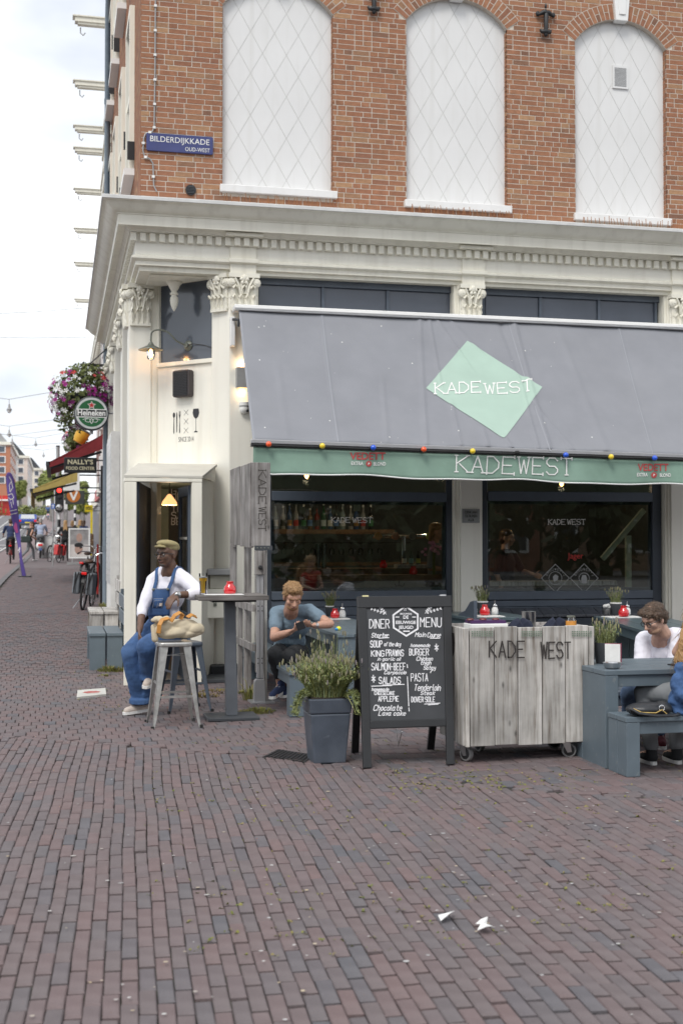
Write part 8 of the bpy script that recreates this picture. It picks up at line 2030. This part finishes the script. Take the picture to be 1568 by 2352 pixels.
# poster stand and white sandwich board
def stand(name, label, x0, x1, y0_, y1_, Y, mt_, poster):
    a, b = F(x0, y1_, Y), F(x1, y0_, Y); zb = T(Y); t = thing(name, label, 'sign board', ((a.x+b.x)/2, Y, zb)); w = (b.x-a.x)/2; h = b.z-a.z
    O('frame', MB().box(-w, -w+.06, -.03, .03, .25, h).box(w-.06, w, -.03, .03, .25, h).box(-w+.0601, w-.0601, -.03, .03, h-.06, h).box(-w+.0601, w-.0601, -.03, .03, .25, .31), mt_, t)
    O('poster', MB().box(-w+.06, w-.06, -.01, .01, .311, h-.061), mat('poster_print', (.3,.29,.29), .6, var=.5, scale=3) if poster else M['white'], t)
    if poster:
        fc = MB(); fc.ell((-.02, -.012, h*.42), (w*.38, .004, h*.14), 14, 8).ell((.0, -.012, h*.74), (w*.28, .004, h*.12), 14, 8); O('portrait_print', fc, mat('portrait_tone', (.42,.27,.22), .7), t)
        hr = MB(); hr.ell((-.02, -.0125, h*.53), (w*.42, .0045, h*.07), 14, 8); O('portrait_hair', hr, M['blackm'], t)
        lo = MB(); lo.add([(-w+.07, -.0115, .32), (w-.07, -.0115, .32), (w-.07, -.0115, h*.55), (-w+.07, -.0115, h*.55)], [(0,1,2,3)]); O('lower_print', lo, mat('pale_print', (.6,.56,.54), .7), t)
        O('base', MB().box(-w-.05, w+.05, -.3, .3, 0, .09).box(-w*.7, -w*.6, -.04, .04, .0905, .249).box(w*.6, w*.7, -.04, .04, .0905, .249), M['greymetal'], t)
    else:
        O('leg', MB().box(-w, -w+.05, -.03, .03, 0, .249).box(w-.05, w, -.03, .03, 0, .249), mt_, t); O('back_board', MB().add([(-w, .4, 0), (w, .4, 0), (w, .031, h), (-w, .031, h)], [(0,1,2,3)]), mt_, t)
stand('poster_stand', 'white framed street poster stand with two portrait photos', 157, 207, 1216, 1300, 50, M['white'], True)
stand('sandwich_board', 'blank white sandwich board beside the red panniers', 93, 126, 1228, 1278, 58, M['white'], False)
# --- bicycles
def wheel(mb, c, r, n=22):
    mb.tube([(c[0], c[1]+r*math.cos(i*2*PI/n), c[2]+r*math.sin(i*2*PI/n)) for i in range(n+1)], .021, 6, cap=False)
def bicycle(label, loc, rz, frame_m, lean=.06, pannier=None, light=True):
    t = thing('bicycle', label, 'bicycle', loc, rz, 'bicycles in the side street'); t.rotation_euler = (0, lean, rz)
    R_ = .34
    for y in (-.53, .55):
        w = MB(); wheel(w, (0, y, R_), R_); wo = O('wheel', w, M['rubber'], t, smooth=True)
        s = MB()
        for k in range(10): s.tube([(0, y, R_), (0, y+R_*math.cos(k*PI/5), R_+R_*math.sin(k*PI/5))], .003, 3)
        O('spokes', s, M['chrome'], wo)
        g = MB(); a0 = (.15, 2.6); n = 12
        for k in range(n):
            a, b = a0[0]+(a0[1]-a0[0])*k/n, a0[0]+(a0[1]-a0[0])*(k+1)/n; rr = R_+.035; g.add([(sx*.03, y+rr*math.cos(q), R_+rr*math.sin(q)) for q in (a, b) for sx in (-1, 1)], [(0, 1, 3, 2)])
        O('mudguard', g, M['blackm'], t)
    f = MB()
    for p, q, r in (((0, -.1, .3), (0, -.26, .86), .018), ((0, -.1, .3), (0, .38, .78), .02), ((0, -.22, .72), (0, .37, .88), .016), ((0, .36, .92), (0, .41, .7), .02), ((.05, -.53, R_), (0, -.1, .3), .012), ((-.05, -.53, R_), (0, -.1, .3), .012), ((.04, -.53, R_), (0, -.22, .75), .01), ((-.04, -.53, R_), (0, -.22, .75), .01), ((.05, .55, R_), (.03, .43, .7), .013), ((-.05, .55, R_), (-.03, .43, .7), .013)): f.tube([p, q], r, 7)
    O('frame', f, frame_m, t, smooth=True)
    O('handlebar', MB().tube([(-.3, .16, 1.06), (-.27, .26, 1.1), (-.1, .38, 1.1), (0, .37, 1.04), (.1, .38, 1.1), (.27, .26, 1.1), (.3, .16, 1.06)], .012, 7).tube([(0, .36, .9), (0, .37, 1.05)], .013, 7), M['chrome'], t, smooth=True)
    O('grip', MB().tube([(-.305, .08, 1.05), (-.3, .18, 1.065)], .017, 7).tube([(.305, .08, 1.05), (.3, .18, 1.065)], .017, 7), M['rubber'], t, smooth=True)
    O('saddle', MB().ell((0, -.3, .93), (.09, .12, .045), 12, 8).ell((0, -.17, .935), (.035, .1, .03), 10, 6), mat('brown_saddle', (.1,.06,.045), .6) if 'brown_saddle' not in bpy.data.materials else bpy.data.materials['brown_saddle'], t, smooth=True)
    O('rack', MB().box(-.07, .07, -.78, -.3, .735, .75).tube([(.06, -.7, .735), (.05, -.53, R_)], .007, 5).tube([(-.06, -.7, .735), (-.05, -.53, R_)], .007, 5), M['blackm'], t)
    O('rear_light', MB().box(-.05, .05, -.81, -.78, .68, .735), mat('rear_light', (.8,.02,.02), .2, emit=.0) if 'rear_light' not in bpy.data.materials else bpy.data.materials['rear_light'], t, bevel=.01)
    O('crank', MB().tube([(-.09, -.1, .3), (.09, -.1, .3)], .02, 8).tube([(.08, -.1, .3), (.09, -.02, .16)], .01, 6).tube([(-.08, -.1, .3), (-.09, -.18, .44)], .01, 6).box(.08, .18, -.06, .03, .145, .165).box(-.18, -.08, -.22, -.13, .43, .45), M['steel'], t)
    O('kickstand', MB().tube([(-.03, -.3, .3), (-.2, -.42, .0)], .01, 6), M['steel'], t)
    if pannier is not None:
        for s in (-1, 1):
            b = MB(); x = s*.13; b.add([(x-.07, -.8, .3), (x+.07, -.8, .3), (x+.07, -.42, .3), (x-.07, -.42, .3), (x-.06, -.84, .72), (x+.06, -.84, .72), (x+.06, -.36, .72), (x-.06, -.36, .72)], [(3,2,1,0), (4,5,6,7), (0,1,5,4), (1,2,6,5), (2,3,7,6), (3,0,4,7)])
            O('pannier', b, pannier, t, bevel=.03)
            O('pannier_strap', MB().beam((x-.02, -.846, .33), (x-.02, -.855, .72), .025, .008, (0, 1, 0)).beam((x+.04, -.85, .73), (x-.04, -.81, .4), .02, .008, (0, 1, 0)), M['blackm'], t)
    return t
Y = 24.6; bx_ = F(196, 1398, Y)
bicycle('black city bicycle with grey panniers leaning by the cafe side wall', (FX(199, Y)+.02, Y+.5, T(Y+.3)), -.18, M['blackm'], .1, mat('grey_pannier', (.17,.19,.21), .5, var=.1, coat=.2))
Y = 31; bicycle('dark bicycle parked just beyond the one with grey panniers', (FX(206, Y), Y+.5, T(Y)), -.3, M['blackm'], .05, None)
Y = 53; bicycle('city bicycle with bright red panniers by the sandwich board', (FX(124, Y), Y, T(Y)), .35, M['blackm'], .08, mat('red_pannier', (.55,.03,.03), .5))
Y = 75; bicycle('small far black bicycle standing behind the traffic light', (FX(117, Y), Y, T(Y)), .9, M['blackm'], .05, None)
# --- people in the street
Y = 54; x = FX(66, Y)
figure('woman in grey leggings and dark top striding across the cycle path with a shoulder bag', (x, Y, T(Y)), (.75, .55), 1.68, 'skin2', 'dark', 'greyc', 'hairbrown', 'sole', dict(hL=(-.09, .02, .9), kL=(-.1, .28, .55), aL=(-.1, .34, .1), hR=(.09, -.02, .9), kR=(.1, -.12, .5), aR=(.1, -.48, .16), eL=(-.24, .08, 1.14), wL=(-.18, .3, 1.05), eR=(.24, -.08, 1.13), wR=(.2, .16, 1.0), che=(0, .08, 1.25), sL=(-.17, .1, 1.39), sR=(.17, .1, 1.39), neck=(0, .1, 1.46), head=(0, .15, 1.6), look=(-.2, -1, -.05)), sleeve=0, hairlen=.16)
p = Vector((x-.12, Y-.28, T(Y)+.95)); t = thing('shoulder_bag', 'dark green shoulder bag hanging on the striding woman', 'bag', p); O('bag_body', MB().box(-.2, .2, -.06, .06, -.15, .12), mat('dark_green_bag', (.03,.045,.04), .6), t, bevel=.03); O('strap', MB().tube([(-.15, 0, .12), (.02, .1, .42), (.18, 0, .12)], .012, 6), M['blackm'], t)
def rider(label, x, Y, top, legs, hair, dirn, seat=1.0, hl=0): return figure(label, (x, Y, T(Y)), dirn, 1.76, 'skin2', top, legs, hair, 'dark', dict(pel=(0, -.25, .98), wai=(0, -.2, 1.13), che=(0, -.12, 1.3), sL=(-.19, -.08, 1.43), sR=(.19, -.08, 1.43), neck=(0, -.08, 1.5), head=(0, -.03, 1.64), eL=(-.27, .05, 1.2), wL=(-.27, .3, 1.1), eR=(.27, .05, 1.2), wR=(.27, .3, 1.1), hL=(-.09, -.22, .95), hR=(.09, -.22, .95), kL=(-.11, .1, .75), kR=(.11, .1, .62), aL=(-.12, -.02, .42), aR=(.12, -.08, .22)), sleeve=.45, hairlen=hl)
Y = 52; x = FX(24, Y); rider('cyclist in a navy tee riding away along the cycle path', x, Y, 'navy', 'dark', 'hairbrown', (-.05, 1))
bicycle('red framed bicycle ridden by the man in navy', (x, Y, T(Y)), .02, M['red'], 0, None)
Y = 54.5; figure('woman with long blonde hair and black clothes seen from behind on the pavement', (FX(150, Y), Y, T(Y)), (.05, 1), 1.74, 'skin2', 'dark', 'dark', 'hairlong', 'dark', dict(kL=(-.1, .1, .5), aL=(-.08, -.1, .1), eL=(-.3, -.05, 1.16), wL=(-.2, .2, 1.1)), hairlen=.36)
Y = 58; figure('woman with short fair hair in a black coat beside the poster stand', (FX(166, Y), Y, T(Y)), (.1, 1), 1.7, 'skin2', 'dark', 'dark', 'hairlong', 'dark', hairlen=.1, sleeve=1)
M['sky'] = mat('pale_blue_shirt', (.33,.38,.5), .9); M['hairgrey'] = mat('grey_hair', (.35,.33,.31), .7); M['midblue'] = mat('mid_blue_jacket', (.1,.17,.38), .9)
def scooter(label, x, Y, m_):
    t = thing('motor_scooter', label, 'scooter', (x, Y, T(Y)), 0, 'scooters in the street')
    for y in (-.5, .55):
        w = MB(); w.tube([(0, y+.19*math.cos(i*PI/10), .23+.19*math.sin(i*PI/10)) for i in range(21)], .045, 8, cap=False); O('wheel', w, M['rubber'], t, smooth=True)
    b = MB(); b.ell((0, -.4, .55), (.19, .42, .2), 14, 10).cap((0, .5, .3), (0, .42, .95), .12, .1).cap((0, -.1, .3), (0, .45, .3), .12, .12); O('bodywork', b, m_, t, smooth=True)
    O('seat', MB().ell((0, -.35, .78), (.16, .42, .07), 12, 8), M['blackm'], t, smooth=True); O('handlebar', MB().tube([(-.33, .3, 1.02), (0, .4, 1.05), (.33, .3, 1.02)], .02, 8), M['blackm'], t, smooth=True)
    O('tail_light', MB().box(-.1, .1, -.83, -.78, .55, .64), bpy.data.materials['rear_light'], t, bevel=.01); O('plate', MB().box(-.07, .07, -.84, -.82, .35, .46), M['midblue'], t)
Y = 58; x = FX(93, Y); scooter('white motor scooter ridden by the grey haired man', x, Y, M['white']); rider('grey haired man in a pale blue shirt riding a white scooter', x, Y-.1, 'sky', 'greyc', 'hairgrey', (.02, 1))
Y = 70; x = FX(87, Y); figure('dark haired person in black just ahead of the white scooter', (x, Y, T(Y)), (0, 1), 1.76, 'skin2', 'dark', 'dark', 'hairbrown', 'dark')
Y = 155; x = FX(110, Y); scooter('far white motor scooter coming over the bridge', x, Y, M['white']); rider('far rider in blue on a scooter at the bridge', x, Y-.1, 'midblue', 'dark', 'hairbrown', (.02, -1))
for px, Y, tp, hr, lb in ((184, 62, 'khaki', 'hairlong', 'far shopper with reddish hair at the produce stall'), (192, 60, 'navy', 'hairbrown', 'far shopper in navy at the produce stall')):
    figure(lb, (FX(px, Y), Y, T(Y)), (.6, .8), 1.7, 'skin2', tp, 'dark', hr, 'dark', hairlen=.15)
Y = 57; c = F(197, 1205, Y); t = thing('produce_stall', 'brown wooden produce stall with stacked crates in front of the shop', 'stall', (c.x, Y, T(Y)))
for k in range(3): O('crate', MB().box(-.35, .35, -.25+.1*k, .25+.1*k, .3+.28*k, .55+.28*k), M['woodbar'], t, bevel=.01); O('produce', MB().ell((0, .1*k, .56+.28*k), (.3, .2, .05), 12, 6), (M['leaf'], M['red'], M['leaf'])[k], t, smooth=True)
O('stand', MB().box(-.33, -.28, -.2, .3, -.1, .3).box(.28, .33, -.2, .3, -.1, .3), M['wood'], t)
Y = 61; c = F(210, 1190, Y); t = thing('yellow_doorway', 'tall yellow shop door frame beyond the parked bicycles', 'door frame', (c.x, Y, T(Y))); O('post', MB().box(-.05, .05, -.05, .05, -.1, F(210, 1163, Y).z-T(Y)), bpy.data.materials['yellow_board'], t)
# blue car
Y = 128; xc = FX(63, Y); cz = T(Y); car = thing('parked_car', 'blue hatchback car seen from behind far down the road', 'car', (xc, Y, cz))
cb_ = mat('blue_car_paint', (.02,.06,.28), .25, coat=.8)
pf_ = [(-.0, .35), (.0, .95), (.35, 1.0), (.75, 1.48), (2.2, 1.5), (2.9, 1.0), (4.1, .85), (4.2, .35)]
O('body', MB().prism(pf_, lambda u, v, w: (w, u, v), -.88, .88), cb_, car, bevel=.08)
O('rear_window', MB().add([(-.7, .32, 1.03), (.7, .32, 1.03), (.62, .71, 1.45), (-.62, .71, 1.45)], [(0,1,2,3)]), mat('car_glass', (.45,.47,.48), .1), car); O('side_window', MB().box(-.892, -.885, .8, 2.3, 1.02, 1.42).box(.885, .892, .8, 2.3, 1.02, 1.42), M['blackm'], car)
for s in (-1, 1):
    O('tail_light', MB().box(s*.75-.12, s*.75+.12, -.03, .0, .72, .92), bpy.data.materials['rear_light'], car)
    for y in (.7, 3.4): O('wheel', MB().lathe([(.32, -.1), (.32, .1)], (s*.82, y, .32), 18, Matrix.Rotation(PI/2, 3, 'Y')), M['rubber'], car, smooth=40)
O('bumper', MB().box(-.86, .86, -.08, -.001, .36, .58), M['darkgrey'], car, bevel=.03); O('plate', MB().box(-.26, .26, -.1, -.081, .6, .7), bpy.data.materials['yellow_board'], car)
# --- far side of the street: buildings and trees
def block(label, x1, Y0_, Y1_, zt, m_, floors, nb, roofm, zb=None):
    zb = T(Y0_)-.5 if zb is None else zb; t = thing('street_building', label, 'building', (x1-5, Y0_, T(Y0_)), 0, 'buildings across the street')
    Hb = lambda n, mb, m, p=t: O(n, mb, m, p, world=True)
    Hb('wall', MB().box(x1-12, x1, Y0_, Y1_, zb-3, zt), m_); Hb('cornice', MB().box(x1-12.2, x1+.35, Y0_-.35, Y1_, zt, zt+.5), M['cream']); Hb('roof', MB().prism([(x1-11, zt+.5), (x1-.4, zt+.5), (x1-2.5, zt+3), (x1-9, zt+3)], lambda u, v, w: (u, w, v), Y0_+.5, Y1_-.5), roofm)
    fh = (zt-zb-4)/floors
    for f in range(floors):
        z = zb+4+f*fh+.3*fh
        for k in range(nb):
            y = Y0_+(k+.5)*(Y1_-Y0_)/nb; w = Hb('window', MB().box(x1+.001, x1+.1, y-.75, y+.75, z-.1, z+fh*.62), M['white']); O('pane', MB().box(x1+.101, x1+.11, y-.55, y+.55, z, z+fh*.55), M['transom'], w, world=True)
        for k in range(3):
            x = x1-1.3-k*2.2; w = Hb('window', MB().box(x-.6, x+.6, Y0_-.1, Y0_-.001, z-.1, z+fh*.62), M['white']); O('pane', MB().box(x-.45, x+.45, Y0_-.11, Y0_-.101, z, z+fh*.55), M['transom'], w, world=True)
    Hb('shopfront', MB().box(x1+.001, x1+.2, Y0_+.5, Y1_-.5, zb, zb+3.4), M['white'])
bw_ = mat('hazed_white_stone', (.8,.76,.7), .8);  # far wall colours lightened here and below to stand in for haze
block('orange red brick corner building far across the bridge', FX(22, 205), 205, 232, F(20, 1022, 205).z, mat('hazed_red_brick', (.46,.2,.12), .9), 4, 5, M['greymetal'])
block('white gabled building beside the orange brick one', FX(33, 236), 236, 252, F(33, 1040, 236).z, bw_, 4, 3, M['greymetal'])
block('long pale terrace building far down the street', FX(62, 256), 256, 300, F(62, 1052, 256).z, mat('hazed_pale_brick', (.7,.6,.54), .8), 4, 8, M['darkgrey'])
block('last cream building before the trees down the street', FX(96, 305), 305, 380, F(96, 1080, 305).z, mat('hazed_cream', (.78,.72,.62), .8), 4, 8, M['darkgrey'])
def tree(label, px, Y, ytop, ybot, wpx, n, leafs):
    zb = T(Y); c0 = F(px, ytop, Y).z; h = c0-zb; x = FX(px, Y); r = wpx*Y/FPX/2; t = thing('street_tree', label, 'tree', (x, Y, zb), 0, 'trees along the far street')
    O('trunk', MB().tube([(0, 0, -.5), (.1, 0, h*.3), (0, .1, h*.7)], [.28, .22, .08], 8).tube([(.05, 0, h*.35), (r*.5, 0, h*.65)], [.12, .04], 6).tube([(.05, 0, h*.4), (-r*.5, .2, h*.7)], [.12, .04], 6), M['wood'], t, smooth=True)
    b = MB()
    for k in range(7):
        leafball(b, (random.uniform(-.55, .55)*r, random.uniform(-.5, .5)*r, h*random.uniform(.42, .82)), r*random.uniform(.4, .62), n//7, leafs)
    leafball(b, (0, 0, h*.66), r*.8, n//3, leafs)
    O('crown', b, M['leafl'], t)
M['leafl'] = mat('light_foliage', (.16,.19,.045), .7, var=.3, scale=1, rnd2=((.2,.23,.06), (.13,.17,.04), (.25,.26,.08)))
tree('green tree in front of the white far building', 44, 175, 1088, 1150, 34, 2600, .28)
tree('tall yellow green tree right of the far buildings', 118, 150, 1048, 1180, 58, 3600, .26)
tree('second yellow green tree behind the traffic light', 148, 120, 1092, 1190, 44, 3000, .22)
tree('low green tree beyond the shop signs', 186, 95, 1085, 1190, 40, 2600, .18)
tree('bushy tree behind the far scooter', 100, 200, 1110, 1165, 40, 2200, .3)
Y = 170; t = thing('red_kiosk', 'row of small red shop fronts far across the bridge', 'kiosk', (FX(8, Y), Y, T(Y)))
for k in range(3): O('front', MB().box(-3+k*1.4, -1.7+k*1.4, -.1, .4, -1, F(8, 1138, Y).z-T(Y)), M['red'], t); O('awning', MB().box(-3+k*1.4, -1.7+k*1.4, -.6, -.101, 1.9, 2.1), M['white'], t)
hd_ = MB()
for k in range(26): leafball(hd_, (FX(6+k*4.2, 172)+random.gauss(0, .4), 172+random.gauss(0, 1), T(172)+.4), .9, 60, .2)
O('hedge', hd_, M['leafl'], kind='stuff', label='low green planting along the far bridge road')
# overhead wires with hanging lamps and a grey lamp post
for i, (px, py, Y, s) in enumerate(((21, 940, 52, 1), (21, 997, 66, .9), (28, 1016, 76, 1), (82, 1020, 84, .9), (100, 1046, 100, .9))):
    p = F(px, py, Y); t = thing('hanging_street_lamp', f'grey street lamp hanging on a wire over the road, {["nearest and highest","second, just below the nearest","third, lowest beside the orange building","fourth, alone over the road","farthest, above the trees"][i]}', 'street lamp', p, 0, 'lamps hanging over the street'); t.scale = (.55, .55, .75)
    O('canopy', MB().lathe([(.02, .3), (.06, .28), (.1, .08), (.2, .0), (.2, -.05), (.14, -.06)], (0, 0, 0), 14), M['greymetal'], t, smooth=40); O('bowl', MB().lathe([(.17, -.061), (.15, -.14), (.06, -.2), (.01, -.21)], (0, 0, 0), 14), M['white'], t, smooth=True); O('hanger', MB().tube([(0, 0, .3), (0, 0, .55)], .02, 6), M['greymetal'], t)
    a, b = Vector((PF(Y)+.3, Y, p.z+1.2)), Vector((p.x-9, Y, p.z+1.3)); w = thing('overhead_wire', f'thin span wire carrying {["the nearest","the second","the third","the fourth","the farthest"][i]} hanging street lamp', 'wire', a, 0, 'wires over the street')
    O('wire', MB().tube([a, p+Vector((0, 0, .41)), b], .012, 5), M['greymetal'], w, world=True)
for i, (y0_, y1_, Y) in enumerate(((722, 706, 40), (774, 774, 46), (1030, 1012, 60))):
    a, b = F(-60, y0_, Y), F(206, y1_, Y); w = thing('overhead_wire', ('thin slanting tram wire high over the road', 'thin level tram wire over the road', 'thin lower tram wire above the far lamps')[i], 'wire', a, 0, 'wires over the street'); O('wire', MB().tube([a, a.lerp(b, .5)+Vector((0, 0, -.03)), b], .008, 5), M['darkgrey'], w, world=True)
p = F(133, 1026, 62); t = thing('lamp_post', 'plain grey steel pole rising above the trees', 'pole', (p.x, 62, T(62))); O('shaft', MB().tube([(0, 0, 0), (0, 0, p.z-T(62))], .09, 10), M['greymetal'], t, smooth=40); O('cap', MB().lathe([(.1, 0), (.1, .06)], (0, 0, p.z-T(62)), 10), M['darkgrey'], t)
# trees along the opposite quay, seen only as reflections in the shop windows
b = MB()
for k in range(90): leafball(b, (random.uniform(-30, 45), random.uniform(-27, -22), random.uniform(.5, 6.3)), random.uniform(1.5, 2.6), 120, .55)
O('treeline', b, mat('dark_foliage', (.03,.045,.015), .8, var=.4, scale=1), kind='stuff', label='dark row of trees on the opposite quay behind the viewer')
for i in range(7):  # unseen houses added so the shop glass reflects dark fronts, not sky
    x = -34+i*12.2; t = thing('added_house', 'unseen brown house added behind the viewer to fill the reflection in the shop windows', 'house', (x+6, -36, 0), 0, 'houses added for the window reflections')
    O('wall', MB().box(x, x+12, -40, -36, -1, 10.5), (M['mortar'], bpy.data.materials['house_brick_%d' % i])[i != 3], t, world=True)
    for k in range(5):
        for z in (1, 4.2, 7.2):
            w = O('window', MB().box(x+.7+k*2.3, x+2.1+k*2.3, -35.999, -35.9, z, z+2), M['white'], t, world=True); O('pane', MB().box(x+.85+k*2.3, x+1.95+k*2.3, -35.899, -35.89, z+.15, z+1.85), M['frame'], w, world=True)
